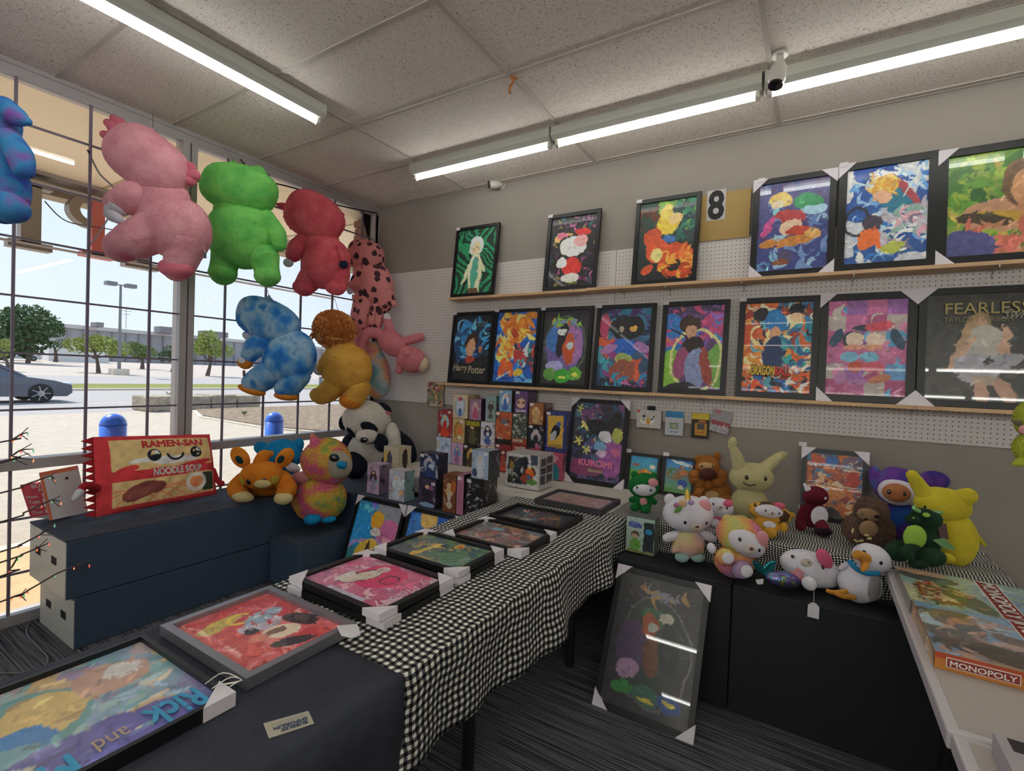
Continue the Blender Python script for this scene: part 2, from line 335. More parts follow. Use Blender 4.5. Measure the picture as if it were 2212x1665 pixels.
# ================================================================== ROOM
CZ = 3.146; RX, RY = 8.6, -8.0
wallm = mat('wall_paint_taupe', '9c948d', .85, bump=(40, .15, .004)); whitem = mat('white_metal', 'd9d6cf', .35, bump=(3, .02))
def carpet():
    m, nt, b = base_mat('carpet'); b.inputs['Roughness'].default_value = 1; b.inputs['Specular IOR Level'].default_value = .1
    tc = nt.nodes.new('ShaderNodeTexCoord'); mp = nt.nodes.new('ShaderNodeMapping'); mp.inputs['Scale'].default_value = (2.2, 130, 9)
    n = nt.nodes.new('ShaderNodeTexNoise'); n.inputs['Scale'].default_value = 1; n.inputs['Detail'].default_value = 3
    wv = nt.nodes.new('ShaderNodeTexNoise'); wv.inputs['Scale'].default_value = 260
    ad = nt.nodes.new('ShaderNodeMix'); ad.data_type = 'FLOAT'; ad.inputs[0].default_value = .3
    r = nt.nodes.new('ShaderNodeValToRGB'); r.color_ramp.elements[0].position = .4; r.color_ramp.elements[0].color = (*lin('2e3034'), 1)
    r.color_ramp.elements[1].position = .62; r.color_ramp.elements[1].color = (*lin('7c7c80'), 1)
    nt.links.new(tc.outputs['Object'], mp.inputs[0]); nt.links.new(mp.outputs[0], n.inputs[0]); nt.links.new(tc.outputs['Object'], wv.inputs[0])
    nt.links.new(n.outputs[0], ad.inputs[2]); nt.links.new(wv.outputs[0], ad.inputs[3]); nt.links.new(ad.outputs[0], r.inputs[0]); nt.links.new(r.outputs[0], b.inputs['Base Color'])
    bp = nt.nodes.new('ShaderNodeBump'); bp.inputs['Distance'].default_value = .006; nt.links.new(ad.outputs[0], bp.inputs['Height']); nt.links.new(bp.outputs[0], b.inputs['Normal'])
    return m
struct('floor', B().box((0, RY, -.1), (RX, 0, 0)), carpet())
struct('wall_back', B().box((-.13, 0, 0), (RX, .15, CZ)), wallm)
lightw = mat('wall_paint_cream', 'e6e0d6', .85)
struct('wall_right', B().box((RX, RY, 0), (RX+.15, .15, CZ)), lightw)
struct('wall_front', B().box((-.1, RY-.15, 0), (RX+.15, RY, CZ)), lightw)
# ceiling: lay-in panels in a white grid
def tilemat():
    m, nt, b = base_mat('fissured_ceiling_tile'); b.inputs['Roughness'].default_value = .9
    tc = nt.nodes.new('ShaderNodeTexCoord'); n = nt.nodes.new('ShaderNodeTexNoise'); n.inputs['Scale'].default_value = 62; n.inputs['Detail'].default_value = 1; n.inputs['Distortion'].default_value = 1.6
    msk = nt.nodes.new('ShaderNodeTexNoise'); msk.inputs['Scale'].default_value = 95; msk.inputs['Detail'].default_value = 0
    vv = nt.nodes.new('ShaderNodeVectorMath'); vv.operation = 'ADD'; oi = nt.nodes.new('ShaderNodeObjectInfo')
    nt.links.new(tc.outputs['Object'], vv.inputs[0]); nt.links.new(oi.outputs['Random'], vv.inputs[1])
    nt.links.new(vv.outputs[0], n.inputs[0]); nt.links.new(vv.outputs[0], msk.inputs[0])
    s = nt.nodes.new('ShaderNodeMath'); s.operation = 'SUBTRACT'; s.inputs[1].default_value = .5; nt.links.new(n.outputs[0], s.inputs[0])
    a = nt.nodes.new('ShaderNodeMath'); a.operation = 'ABSOLUTE'; nt.links.new(s.outputs[0], a.inputs[0])
    l = nt.nodes.new('ShaderNodeMath'); l.operation = 'LESS_THAN'; l.inputs[1].default_value = .017; nt.links.new(a.outputs[0], l.inputs[0])
    g = nt.nodes.new('ShaderNodeMath'); g.operation = 'GREATER_THAN'; g.inputs[1].default_value = .53; nt.links.new(msk.outputs[0], g.inputs[0])
    mu = nt.nodes.new('ShaderNodeMath'); mu.operation = 'MULTIPLY'; nt.links.new(l.outputs[0], mu.inputs[0]); nt.links.new(g.outputs[0], mu.inputs[1])
    mx = nt.nodes.new('ShaderNodeMix'); mx.data_type = 'RGBA'; mx.inputs[6].default_value = (*lin('efe6de'), 1); mx.inputs[7].default_value = (*lin('7c716a'), 1)
    nt.links.new(mu.outputs[0], mx.inputs[0]); nt.links.new(mx.outputs[2], b.inputs['Base Color'])
    bp = nt.nodes.new('ShaderNodeBump'); bp.invert = True; bp.inputs['Distance'].default_value = .003; nt.links.new(mu.outputs[0], bp.inputs['Height']); nt.links.new(bp.outputs[0], b.inputs['Normal'])
    return m
ceil = struct('ceiling', B().box((0, RY, CZ+.03), (RX, .0, CZ+.15)), wallm)
TM = tilemat(); xs = [0.0]+[1.14+1.2192*i for i in range(7) if 1.14+1.2192*i < RX]+[RX]
ys = [0.0, -.041]; y = -.041
while y-.6096 > RY: y -= .6096; ys.append(y)
ys.append(RY); gb = B(); tw = .012
for x in xs[1:-1]: gb.box((x-tw, RY, CZ), (x+tw, 0, CZ+.02))
for y in ys[1:-1]: gb.box((0, y-tw, CZ+.0005), (RX, y+tw, CZ+.0195))
gb.box((0, RY, CZ), (.02, 0, CZ+.01)); gb.box((0, -.018, CZ-.001), (RX, 0, CZ+.01))
gb.build('ceiling_grid', mat('grid_paint', 'c4bcb4', .5), ceil)
panels = {}
for i in range(len(xs)-1):
    for j in range(len(ys)-1):
        sx, sy = round(xs[i+1]-xs[i]-2*tw, 3), round(ys[j]-ys[j+1]-2*tw, 3)
        if sx < .05 or sy < .05: continue
        if (sx, sy) not in panels:
            o = B().box((-sx/2, -sy/2, 0), (sx/2, sy/2, .014)).build('ceiling_panel', TM); panels[(sx, sy)] = o.data
        else: o = bpy.data.objects.new('ceiling_panel', panels[(sx, sy)]); COL.objects.link(o)
        o.parent = ceil; o.location = ((xs[i]+xs[i+1])/2, (ys[j]+ys[j+1])/2, CZ+.006)
# ------------------------------------------------------------------ window wall (x = 0)
frm = mat('grey_aluminium', 'b3aeb0', .4, .2); bar = mat('dark_bar_paint', '7c7282', .5, .1)
win = struct('window_1', B().box((-.07, -8, CZ-.02), (.03, .0, CZ+.12)).box((-.06, -8, CZ-.075), (.02, 0, CZ-.02)).box((-.06, -8, .0), (.03, 0, .06)), frm)
B().box((-.055, -8, .885), (.045, -.03, .945)).build('sill_rail', frm, win, bevel=.004)
for (a, b_) in ((-1.805, -1.71), (-.055, 0), (-3.56, -3.465), (-5.3, -5.2), (-7, -6.9)):
    B().box((-.07, a, .06), (.035, a+.045, CZ-.07)).box((-.07, b_-.04, .06), (.035, b_, CZ-.07)).box((-.05, a+.045, .07), (.01, b_-.04, CZ-.08)).build('mullion', frm, win)
B().box((-.012, -8, .06), (-.006, -.05, CZ-.075)).build('glass_pane', glass_mat(), win)
for y in [-.197, -.52, -.846, -1.165, -1.488]+[-1.982-.331*i for i in range(18)]:
    if any(abs(y-q) < .08 for q in (-3.5, -5.25, -6.95)): continue
    B().box((.008, y-.0068, .945), (.022, y+.0068, CZ-.075)).box((.008, y-.0068, .06), (.022, y+.0068, .885)).build('bar_upright', bar, win)
for z in (.29, .60, 1.224, 1.545, 1.866, 2.19, 2.511, 2.83):
    B().box((.004, -8, z-.0055), (.018, -.05, z+.0055)).build('bar_rail', bar, win)
# ------------------------------------------------------------------ outside
def gz(x): return -.05 if x > -34 else -.05+min(1.35, (-34-x)*.024)
def gnd(px, py):
    d = ray(px, py); s = 1.0
    for k in range(4000):
        p = CAM+d*s
        if p[2] <= gz(p[0]): return np.array([p[0], p[1], gz(p[0])])
        s *= 1.004
    return p
def strip(name, x0, x1, m, up=0.0, y0=-160, y1=220):
    b = B(); X = [x0]+[x for x in (-34, -90.25) if x1 < x < x0]+[x1]
    b.v = []; 
    for a, c in zip(X[:-1], X[1:]): b.add([(a, y0, gz(a)+up), (a, y1, gz(a)+up), (c, y1, gz(c)+up), (c, y0, gz(c)+up)], [(0, 1, 2, 3)])
    o = b.build(name, m); o['kind'] = 'structure'; return o
asph = mat('pale_asphalt', 'b5a898', .9, bump=(30, .5, .02), vary=.08); road = mat('road_asphalt', 'a29c9a', .9, bump=(20, .3, .02), vary=.06)
lot = mat('far_lot_asphalt', 'b5a89e', .9, vary=.05); conc = mat('concrete', 'd2c6b4', .85, bump=(25, .4, .01), vary=.08)
grassm = mat('dry_grass', '8f9046', .95, bump=(60, 1, .05), vary=.25); mulch = mat('mulch_soil', '8d7a66', 1, bump=(14, 1, .08), vary=.35)
strip('trim_1', -.08, -1.35, mat('tan_sidewalk', 'd0ae84', .85, bump=(25, .4, .01), vary=.1), .10); strip('trim_2', -1.35, -1.5, mat('kerb_concrete', 'cfc6b8', .8), .10)
bpy.data.objects['trim_1'].name = 'sidewalk'; bpy.data.objects['trim_2'].name = 'sidewalk_kerb'
strip('parking_lot', -1.5, -14.6, asph); strip('street', -14.6, -28, road, .0); strip('grass_verge', -28, -35.5, grassm, .04); strip('far_street', -35.5, -46, road, .01)
strip('far_parking_lot', -46, -190, lot, .01)
B().box((-28.4, -160, -.05), (-28.0, 220, .06)).build('street_kerb', conc)['kind'] = 'structure'
B().box((-18.3, -160, -.049), (-18.15, 220, -.04)).build('street_line', mat('road_line', 'd8d0c0', .8))['kind'] = 'structure'
# canopy over the sidewalk and its hung sign letters
cream = mat('soffit_cream', 'f4e8d2', .8)
cano = struct('canopy', B().box((-2.05, -20, 3.13), (-.07, 6, 3.25)), cream)
B().box((-2.25, -20, 2.98), (-2.05, 6, 3.6)).build('canopy_fascia', mat('fascia_paint', 'a89a84', .7), cano)
B().box((-2.06, -20, 3.10), (-1.9, 6, 3.13)).build('fascia_trim', frm, cano)
for y in (-3.4, -1.6, .2, 2.0): B().box((-2.05, y-.01, 3.122), (-.07, y+.01, 3.131)).build('soffit_joint', mat('soffit_seam', 'bdb098', .8), cano)
brk = mat('brown_brick', '8a6150', .9, bump=(40, .4, .005), vary=.12)
pier = thing('brick_pier', 'brown brick pier outside the window beside the back wall corner', 'pier', (-.3, .25, 0)); 
B().box((-.42, .12, -.05), (-.14, .5, 3.13)).build('mortar_core', mat('mortar', 'b7aa9a', .95), pier)
bm_ = None
for k in range(40):
    off = .0 if k % 2 else .1
    b = B().box((-.44, .1-(.012 if k % 2 else 0), k*.078), (-.12, .3-off*.5, k*.078+.066)); b.build('brick', brk, pier)
    B().box((-.44, .31-off*.5, k*.078), (-.12, .52, k*.078+.066)).build('brick', brk, pier)
signm = mat('sign_letter_back', '8f8579', .45, .5); signr = mat('sign_letter_red_back', 'c4665c', .6)
def zr(z): return z+1.52
L = thing('sign_letter', 'outdoor channel letter P hanging under the canopy, seen from behind', 'sign letter', (-1.95, -1.7, zr(.95)), 'sign letters under the canopy')
b = B().box((-2.02, -1.68, zr(.98)), (-1.9, -1.585, zr(1.52))).box((-2.02, -1.75, zr(.96)), (-1.9, -1.50, zr(1.0)))
b.build('stem', signr, L)
pts = []
arc = [(-1.66-.17*math.sin(t)*1.0-.02, zr(1.37)+.145*math.cos(t)) for t in np.linspace(0, math.pi, 14)]; inn = [(-1.66-.09*math.sin(t)-.02, zr(1.37)+.085*math.cos(t)) for t in np.linspace(math.pi, 0, 14)]
bb = B()
for k in range(13): bb.hexa((-1.9, *arc[k]), (-1.9, *arc[k+1]), (-1.9, *inn[12-k]), (-1.9, *inn[13-k]), (-.12, 0, 0))
bb.build('bowl', signm, L)
def serif_I(y0, y1, lab):
    L = thing('sign_letter', lab, 'sign letter', (-1.95, (y0+y1)/2, zr(.95)), 'sign letters under the canopy'); c = (y0+y1)/2
    B().box((-2.02, c-.064, zr(.98)), (-1.9, c+.064, zr(1.5))).build('stem', signm, L)
    B().box((-2.02, y0, zr(1.46)), (-1.9, y1, zr(1.53))).build('serif', signm, L); B().box((-2.02, y0, zr(.93)), (-1.9, y1, zr(.99))).build('serif', signm, L)
serif_I(-2.235, -1.955, 'outdoor channel letter I hanging under the canopy beside the letter P')
L = thing('sign_letter', 'outdoor channel letter at the left frame edge behind the blue hanging plush', 'sign letter', (-1.95, -2.3, zr(.95)), 'sign letters under the canopy')
B().box((-2.02, -2.60, zr(1.44)), (-1.9, -2.29, zr(1.53))).build('crossbar', signm, L); B().box((-2.02, -2.60, zr(.93)), (-1.9, -2.29, zr(1.0))).build('crossbar', signm, L)
B().prism([(-1.9, -2.58, zr(1.44)), (-1.9, -2.48, zr(1.44)), (-1.9, -2.31, zr(1.0)), (-1.9, -2.41, zr(1.0))], (-.12, 0, 0)).build('diagonal_stroke', signm, L)
L = thing('sign_letter', 'outdoor channel letter mostly hidden behind the pink hanging plush', 'sign letter', (-1.95, -1.3, zr(.95)), 'sign letters under the canopy')
B().box((-2.02, -1.32, zr(.98)), (-1.9, -1.22, zr(1.52))).build('stem', signm, L); B().box((-2.02, -1.42, zr(.93)), (-1.9, -1.12, zr(.99))).build('serif', signm, L)
wirem = mat('dark_wire', '37343a', .5)
for z in (1.5, .965): tag(B().tube([(-1.88, -3.5, zr(z)), (-1.88, 1.0, zr(z))], .012, 6).build('sign_rail', frm), 'thin metal rail carrying the sign letters at their '+('tops' if z > 1 else 'feet'), 'rail')
pts = [on(190, 325, 0, .05), on(215, 375, 0, -.3), on(248, 412, 0, -.6), on(240, 460, 0, -.9), on(195, 530, 0, -1.85)]
tag(B().tube(pts, .006, 6, K=5).build('sign_cable', wirem), 'twisted cable running from the window bars to the sign letter P', 'cable')
pts = [on(97, 435, 0, -1.85), on(125, 465, 0, -1.85), on(150, 480, 0, -1.85), on(185, 487, 0, -1.85), on(250, 497, 0, -1.85)]
tag(B().tube(pts, .005, 6, K=5).build('sign_cable', wirem), 'thin drooping cable joining the letters I and P', 'cable')
# bollards
blu = mat('blue_plastic', '2f78ff', .3, coat=.3)
for (px, py, lab) in ((245, 893, 'blue domed bollard behind the noodle pillow, the nearer one'), (593, 890, 'blue domed bollard outside, above the orange plush')):
    p = on(px, py, 0, -1.1); r = .092; t = thing('bollard', lab, 'bollard', (-1.1, p[1], .05), 'blue bollards outside')
    b = B().tube([(-1.1, p[1], .05), (-1.1, p[1], p[2]-r)], r, 28, caps=False); b.ell((-1.1, p[1], p[2]-r), (r, 0, 0), (0, 0, r), (0, r, 0), 28, 14)
    b.build('sleeve', blu, t, smooth=True); B().tube([(-1.1, p[1], p[2]-r-.003), (-1.1, p[1], p[2]-r+.003)], r+.002, 28, caps=False).build('seam_ring', mat('blue_dark', '1745a8', .4), t)
# light pole
p = gnd(257, 810); D = fwd(p); top = dep(256, 617, D); t = thing('parking_lot_light', 'tall parking lot light pole with two square lamp heads', 'street lamp', p)
B().box((p[0]-.5, p[1]-.6, p[2]), (p[0]+.5, p[1]+.6, p[2]+.55)).build('concrete_base', conc, t)
polem = mat('pole_grey', '76787c', .5); B().tube([(p[0], p[1], p[2]+.5), (p[0], p[1], top[2])], [.14, .09], 10).build('pole', polem, t)
for s in (-1, 1): B().box((p[0]-.35, p[1]+s*.35-(.75 if s < 0 else 0), top[2]-.1), (p[0]+.35, p[1]+s*.35+(.75 if s > 0 else 0), top[2]+.22)).build('lamp_head', polem, t)
B().box((p[0]-.06, p[1]-.4, top[2]), (p[0]+.06, p[1]+.4, top[2]+.08)).build('arm', polem, t)
# store building far away
Z = 8.5; A = on(89, 701, 2, Z); C0 = on(134, 699, 2, Z); E_ = on(557, 737, 2, Z); bl = thing('store_building', 'long low grey commercial building across the far lot', 'building', (C0[0], C0[1], 1.3))
d = nz(E_-C0); E2 = C0+d*160; bk = np.array([-40, 10, 0.])
B().prism([(*q[:2], Z-.7) for q in (A, C0, E2, E2+bk, A+bk)], (0, 0, -8.5+.7)).build('ribbed_wall', mat('ribbed_panel', '9c9a9c', .8, bump=(60, .3, .05)), bl)
B().prism([(*q[:2], Z) for q in (A-d*.4, C0+np.array([.5, -.4, 0]), E2, E2+bk, A+bk)], (0, 0, -.75)).build('roof_edge', mat('roof_edge_paint', 'c0bcb8', .7), bl)
nrm = nz(np.cross(d, (0, 0, 1))); 
for k in range(46):
    q = C0+d*(k*2.6+1); B().box((q[0]-.12, q[1]-.12, 1.5), (q[0]+.32, q[1]+.12, Z-.8)).build('wall_rib', mat('rib_paint', '8e8c90', .8), bl)
for (l, r, ty, by) in ((212, 225, 696, 704), (350, 382, 706, 718), (445, 495, 716, 726)):
    q = on((l+r)/2, by, 2, Z); s = (r-l)/2*fwd(q)/F0; B().box((q[0]-1.5-2, q[1]-s, Z-.2), (q[0]+1.5-2, q[1]+s, Z+(by-ty)*fwd(q)/F0)).build('rooftop_unit', mat('roof_unit', '7d7a7c', .7), bl)
q = on(105, 778, 0, -86); q2 = on(235, 779, 0, -84); an = thing('white_annex', 'low white wall in front of the grey building', 'building', q)
B().prism([(*q[:2], 3.6), (*q2[:2], 3.6), (q2[0]-8, q2[1], 3.6), (q[0]-8, q[1], 3.6)], (0, 0, -2.6)).build('wall', mat('white_render', 'dedbd6', .8), an)
B().prism([(*q[:2], 3.8), (*q2[:2], 3.8), (q2[0]-8, q2[1], 3.8), (q[0]-8, q[1], 3.8)], (0, 0, -.2)).build('parapet', conc, an)
q = on(272, 709, 2, Z); an = tag(B().tube([q, q+np.array([0, 0, 4.5])], .05, 5).box((q[0]-.03, q[1]-1, Z+3.6), (q[0]+.03, q[1]+1, Z+3.68)).box((q[0]-.03, q[1]-.7, Z+2.9), (q[0]+.03, q[1]+.7, Z+2.98)).build('roof_antenna', polem), 'thin antenna mast rising from the grey building roof', 'antenna')
# trees
trunkm = mat('bark', '5d5148', .9)
def tree(px, py, crown, lab, cols, seed, hang=0):
    """crown: list of (px,py,r px) lobes at the trunk's distance"""
    p = gnd(px, py); D = fwd(p); r = random.Random(seed); t = thing('tree', lab, 'tree', p, 'trees across the street')
    c0 = dep(crown[0][0], crown[0][1], D); tr = B().tube([p-np.array([0, 0, .1]), (p+c0)/2+np.array([.2, .1, 0]), c0], [.02*D*.22, .012*D*.2, .006*D*.2], 7, K=3)
    for cx, cy, cr in crown[1:]: tr.tube([(p+c0)/2, dep(cx, cy+cr*.3, D)], [.008*D*.2, .003*D*.2], 5)
    tr.build('trunk', trunkm, t, smooth=True); V = []; Fc = []
    for cx, cy, cr in crown:
        c = dep(cx, cy, D); R = cr*D/F0
        for k in range(int(170+cr*10)):
            a = r.random()*6.283; z = r.uniform(-1, 1); rr = R*(.45+.6*r.random()**.5); s = math.sqrt(1-z*z)
            q = c+np.array([rr*s*math.cos(a), rr*s*math.sin(a), rr*z*.75]); h = R*.11*(.6+r.random()); n1 = nz([r.gauss(0, 1), r.gauss(0, 1), r.gauss(0, 1)]); n2 = nz(np.cross(n1, [r.gauss(0, 1), r.gauss(0, 1), r.gauss(0, 1)]))
            k0 = len(V); V += [q-n1*h, q+n2*h*.6, q+n1*h, q-n2*h*.6]; Fc.append((k0, k0+1, k0+2, k0+3))
    b = B(); b.v = V; b.f = Fc; o = b.build('foliage', mat(cols, dict(leaf_dark='3f5c34', leaf_mid='63773a', leaf_light='8f9a4a')[cols], .9, vary=.35), t); o['kind'] = 'stuff'
tree(60, 785, [(62, 690, 42), (25, 700, 40), (95, 705, 34), (50, 735, 45), (12, 745, 36), (120, 715, 18)], 'large dark green tree at the left of the grey building', 'leaf_dark', 1)
tree(213, 806, [(195, 742, 26), (165, 745, 22), (230, 745, 24), (255, 755, 22), (212, 735, 16)], 'umbrella-shaped yellow-green tree beside the light pole', 'leaf_light', 2)
tree(307, 797, [(300, 757, 20), (320, 762, 18), (290, 748, 15)], 'small green tree just right of the light pole', 'leaf_mid', 3)
tree(372, 803, [(370, 757, 16), (360, 770, 17), (382, 768, 15)], 'small dark tree left of the window mullion', 'leaf_dark', 4)
tree(447, 812, [(455, 748, 28), (430, 752, 20), (480, 757, 22), (450, 728, 20)], 'bright green tree right of the window mullion', 'leaf_light', 5)
tree(120, 782, [(115, 745, 12), (135, 742, 14)], 'low dark shrub tree in front of the white wall', 'leaf_dark', 6)
tree(18, 802, [(0, 755, 22), (12, 742, 14)], 'yellow-green tree at the left frame edge above the parked car', 'leaf_light', 8)
# cars
tyre = mat('tyre', '1c1c1e', .8); rim = mat('alloy', 'a8a8ac', .3, .8); cglass = mat('car_glass', '2b3238', .1)
def car(lab, x, y1, z, L, col, face=1):
    """side profile along y, front at y1"""
    t = thing('car', lab, 'car', (x, y1-L/2, z)); f = lambda a, h: (y1-a*L/4.5, z+h*L/4.5)
    pr = [(0, .35), (.02, .62), (.5, .78), (1.15, .9), (1.9, 1.36), (2.5, 1.44), (3.2, 1.38), (3.9, 1.05), (4.4, .98), (4.5, .5), (4.4, .25), (.15, .22)]
    W = .9*L/4.5; b = B(); N = len(pr)
    vs = []
    for sx, k in ((-1, .0), (-.82, .0), (.82, 0), (1, 0)):
        for a, h in pr:
            y, zz = f(a, h if abs(sx) < .9 else min(h, .88) if h > .5 else h); vs.append((x+sx*W*(.96 if h > 1 and abs(sx) < .9 else 1), y, zz))
    fs = [tuple(range(N)), tuple(range(4*N-1, 3*N-1, -1))]+[(i*N+j, (i+1)*N+j, (i+1)*N+(j+1) % N, i*N+(j+1) % N) for i in range(3) for j in range(N)]
    b.add(vs, fs).build('body', col, t)
    gl = [f(1.3, .93), f(1.95, 1.3), f(2.5, 1.37), f(3.1, 1.31), f(3.6, .98)]
    B().prism([(x+W*.86, *q) for q in gl], (-W*1.72, 0, 0)).build('window_glass', cglass, t)
    for a in (.85, 3.6):
        for sx in (1, -1):
            y, zz = f(a, .33); c = (x+sx*W*1.01, y, zz); r = .33*L/4.5; wb = B().tube([np.array(c)-np.array([.11*sx, 0, 0]), np.array(c)+np.array([.02*sx, 0, 0])], r, 22, caps=False); wh = wb.build('wheel', tyre, t)
            hb = B().tube([np.array(c), np.array(c)+np.array([.035*sx, 0, 0])], r*.3, 10, caps=False)
            for g in range(7):
                an = g*6.283/7; hb.tube([np.array(c)+np.array([.03*sx, 0, 0]), np.array(c)+np.array([.03*sx, r*.74*math.cos(an), r*.74*math.sin(an)])], r*.06, 5)
            hb.build('rim', rim, wh)
    y, zz = f(.12, .66); B().ell((x+W*.8, y, zz), (.16, 0, 0), (0, .2, 0), (0, 0, .07), 10, 8).build('headlight', mat('headlamp', 'd8dde0', .1), t, smooth=True)
    return t
car('dark blue-grey sedan driving by at the left frame edge', -20.3, 3.45, -.05, 4.6, mat('blue_grey_paint', '4c5566', .25, .3, coat=.6))
q = gnd(50, 779); car('small pale car parked far away near the big tree', q[0], q[1]+1.6, q[2], 4.4, mat('pale_paint', 'b9c2c4', .3, coat=.5))
# planter with rough blocks, bed and weeds
st = mat('weathered_block', 'a39684', .95, bump=(12, 1, .05), vary=.25)
pw = thing('planter_wall', 'low wall of weathered grey stone blocks by the street', 'wall', (-14.4, 5.3, -.05)); 
for (a, b_) in ((3.7, 4.65), (4.68, 5.6), (5.63, 6.5), (6.53, 7.4)):
    k = B().box((-15.2, a, -.05), (-14.0, b_, .42+rnd.random()*.06)); k.build('stone_block', st, pw, bevel=.05)
xs_ = [(-5.2, 4.6), (-4.6, 6), (-4.2, 30), (-13.6, 30), (-13.6, 7.4), (-13.8, 5.0), (-11.5, 4.1), (-8, 3.9)]
bed = tag(B().prism([(x, y, .02) for x, y in xs_], (0, 0, -.08)).build('mulch_bed', mulch), 'bare mulch bed beside the parking lot', 'garden bed', kind='stuff')
B().prism([(x-.0, y-.12, -.01) for x, y in xs_], (0, 0, -.04)).build('bed_kerb', conc)['kind'] = 'structure'
for (px, py, s, lab) in ((505, 872, .35, 'tall weed at the far edge of the mulch bed'), (368, 858, .3, 'green weed growing on top of the stone blocks'), (552, 875, .25, 'small weed right of the tall one'), (528, 896, .15, 'tiny tuft in the middle of the mulch bed')):
    p = on(px, py, 2, .02); b = B()
    for k in range(16):
        a = k*2.4; tip = p+np.array([math.cos(a)*s*.7, math.sin(a)*s*.7, s*(.4+.7*rnd.random())]); sd = np.array([-math.sin(a), math.cos(a), 0])*s*.09; md_ = (p+tip)/2+np.array([0, 0, s*.1]); b.add([p, md_+sd, tip, md_-sd], [(0, 1, 2, 3)])
    tag(b.build('weed', mat('weed_green', '6f7f45', .9, vary=.2)), lab, 'plant')
q = on(692, 862, 2, -.05); tag(B().box((q[0]-.05, q[1]-.08, -.05), (q[0]+.05, q[1]+.08, 1.1)).build('sign_post', polem), 'short grey post standing in the mulch bed below the yellow hanging plush', 'post')
# ================================================================== LIGHT FIXTURES
hous = mat('fixture_enamel', 'cfd0c8', .4, .1); tubem = emis('lit_tube', 'fbfbf4', TUBE); fill_tubem = emis('lit_tube_added_fill', 'fbfbf4', TUBE*1.9); sock = mat('socket_plastic', 'd8d5cc', .5)  # the stronger tube serves only the added fill lights
def fixture(x0, y0, axis, L, lab, CZ=CZ, rods=False):
    """strip light: housing on the ceiling with one tube below it"""
    t = thing('strip_light', lab, 'ceiling light', (x0+(L/2 if axis == 0 else 0), y0-(L/2 if axis == 1 else 0), CZ), 'fluorescent strip lights')
    A = (lambda a, s, z: (x0+a, y0+s, z)) if axis == 0 else (lambda a, s, z: (x0+s, y0-a, z))
    def pr(poly, a0, a1): 
        P = [np.array(A(a0, s, z)) for s, z in poly]; return P, np.array(A(a1, 0, 0))-np.array(A(a0, 0, 0))
    P, n = pr([(-.062, CZ-.001), (-.062, CZ-.055), (-.034, CZ-.078), (.034, CZ-.078), (.062, CZ-.055), (.062, CZ-.001)], .002, L-.002)
    B().prism(P, n).build('housing', hous, t)
    B().tube([A(.035, 0, CZ-.098), A(L-.035, 0, CZ-.098)], .0127, 14, caps=False).build('tube', fill_tubem if rods else tubem, t, smooth=True)
    if rods:
        for a in (.2, L-.2): B().tube([A(a, 0, CZ-.003), A(a, 0, 3.14)], .004, 6).build('suspension_rod', sock, t)
    for a in (.012, L-.035):
        P, n = pr([(-.018, CZ-.076), (-.018, CZ-.104), (0, CZ-.118), (.018, CZ-.104), (.018, CZ-.076)], a, a+.022); B().prism(P, n).build('socket', sock, t)
for i in range(6): fixture(1.06+1.245*i, -.60, 0, 1.235, ['strip light nearest the window along the back wall', 'second strip light from the window along the back wall', 'strip light right of the ceiling camera', 'fourth strip light along the back wall, beyond the right frame edge', 'fifth strip light along the back wall', 'sixth strip light along the back wall'][i])
for i in range(4): fixture(1.14, -1.53-1.235*i, 1, 1.235, ['strip light at upper left ending above the hanging plush animals', 'strip light continuing toward the camera at upper left', 'third strip light of the left row, behind the camera', 'fourth strip light of the left row, behind the camera'][i])
for j, yy in enumerate((-3.95, -5.6, -7.2)):
    for i in range(4): fixture(2.5+1.24*i-(j > 0)*.6, yy, 0, 1.235, 'added unseen fill strip light of the %s row behind the camera, place %s' % (('nearest', 'middle', 'farthest')[j], 'abcde'[i]), 2.62, True)  # added fill lights, out of view, hung low to brighten room and ceiling
# cameras
def seccam(lab, base, dirv, s=1.0, wall=False):
    t = thing('security_camera', lab, 'camera', base); b = np.array(base, float); d = nz(dirv)
    nrm = np.array([0, -1.0, 0]) if wall else np.array([0, 0, -1.0])
    B().tube([b, b+nrm*.012*s], .036*s, 20, caps=False).build('mount_plate', whitem, t, smooth=False)
    j = b+nrm*.05*s; B().tube([b, j], [.014*s, .02*s], 12).build('swivel_joint', whitem, t, smooth=True)
    X = nz(np.cross(d, (0, 0, 1))); 
    B().tube([j-d*.0*s, j+d*.02*s, j+d*.08*s], [.026*s, .037*s, .04*s], 22).build('body', whitem, t, smooth=True)
    B().tube([j+d*.112*s, j+d*.121*s], [.036*s, .033*s], 22, caps=False).build('lens_face', mat('lens_black', '14161c', .15, coat=.8), t)
p = on(1685, 117, 2, CZ-.001); seccam('white round security camera hanging from the ceiling by the strip lights', p, (-.1, -.25, -1), 1.0)
p = on(1086, 402, 1, -.001); seccam('white security camera high on the back wall near the corner', p, (-.75, -.8, -.15), .85, True)
# little orange ribbon tied to the grid
p = on(1103, 165, 2, CZ); tag(B().tube([p+np.array([0, 0, 0]), p+np.array([.02, 0, -.03]), p+np.array([-.01, .01, -.05]), p+np.array([.0, -.0, -.09])], .006, 6, K=4).tube([p, p+np.array([.03, .02, -.01])], .006, 6).build('ribbon', mat('orange_ribbon', 'c27a3a', .7)), 'scrap of orange ribbon tied at a ceiling grid crossing', 'ribbon')
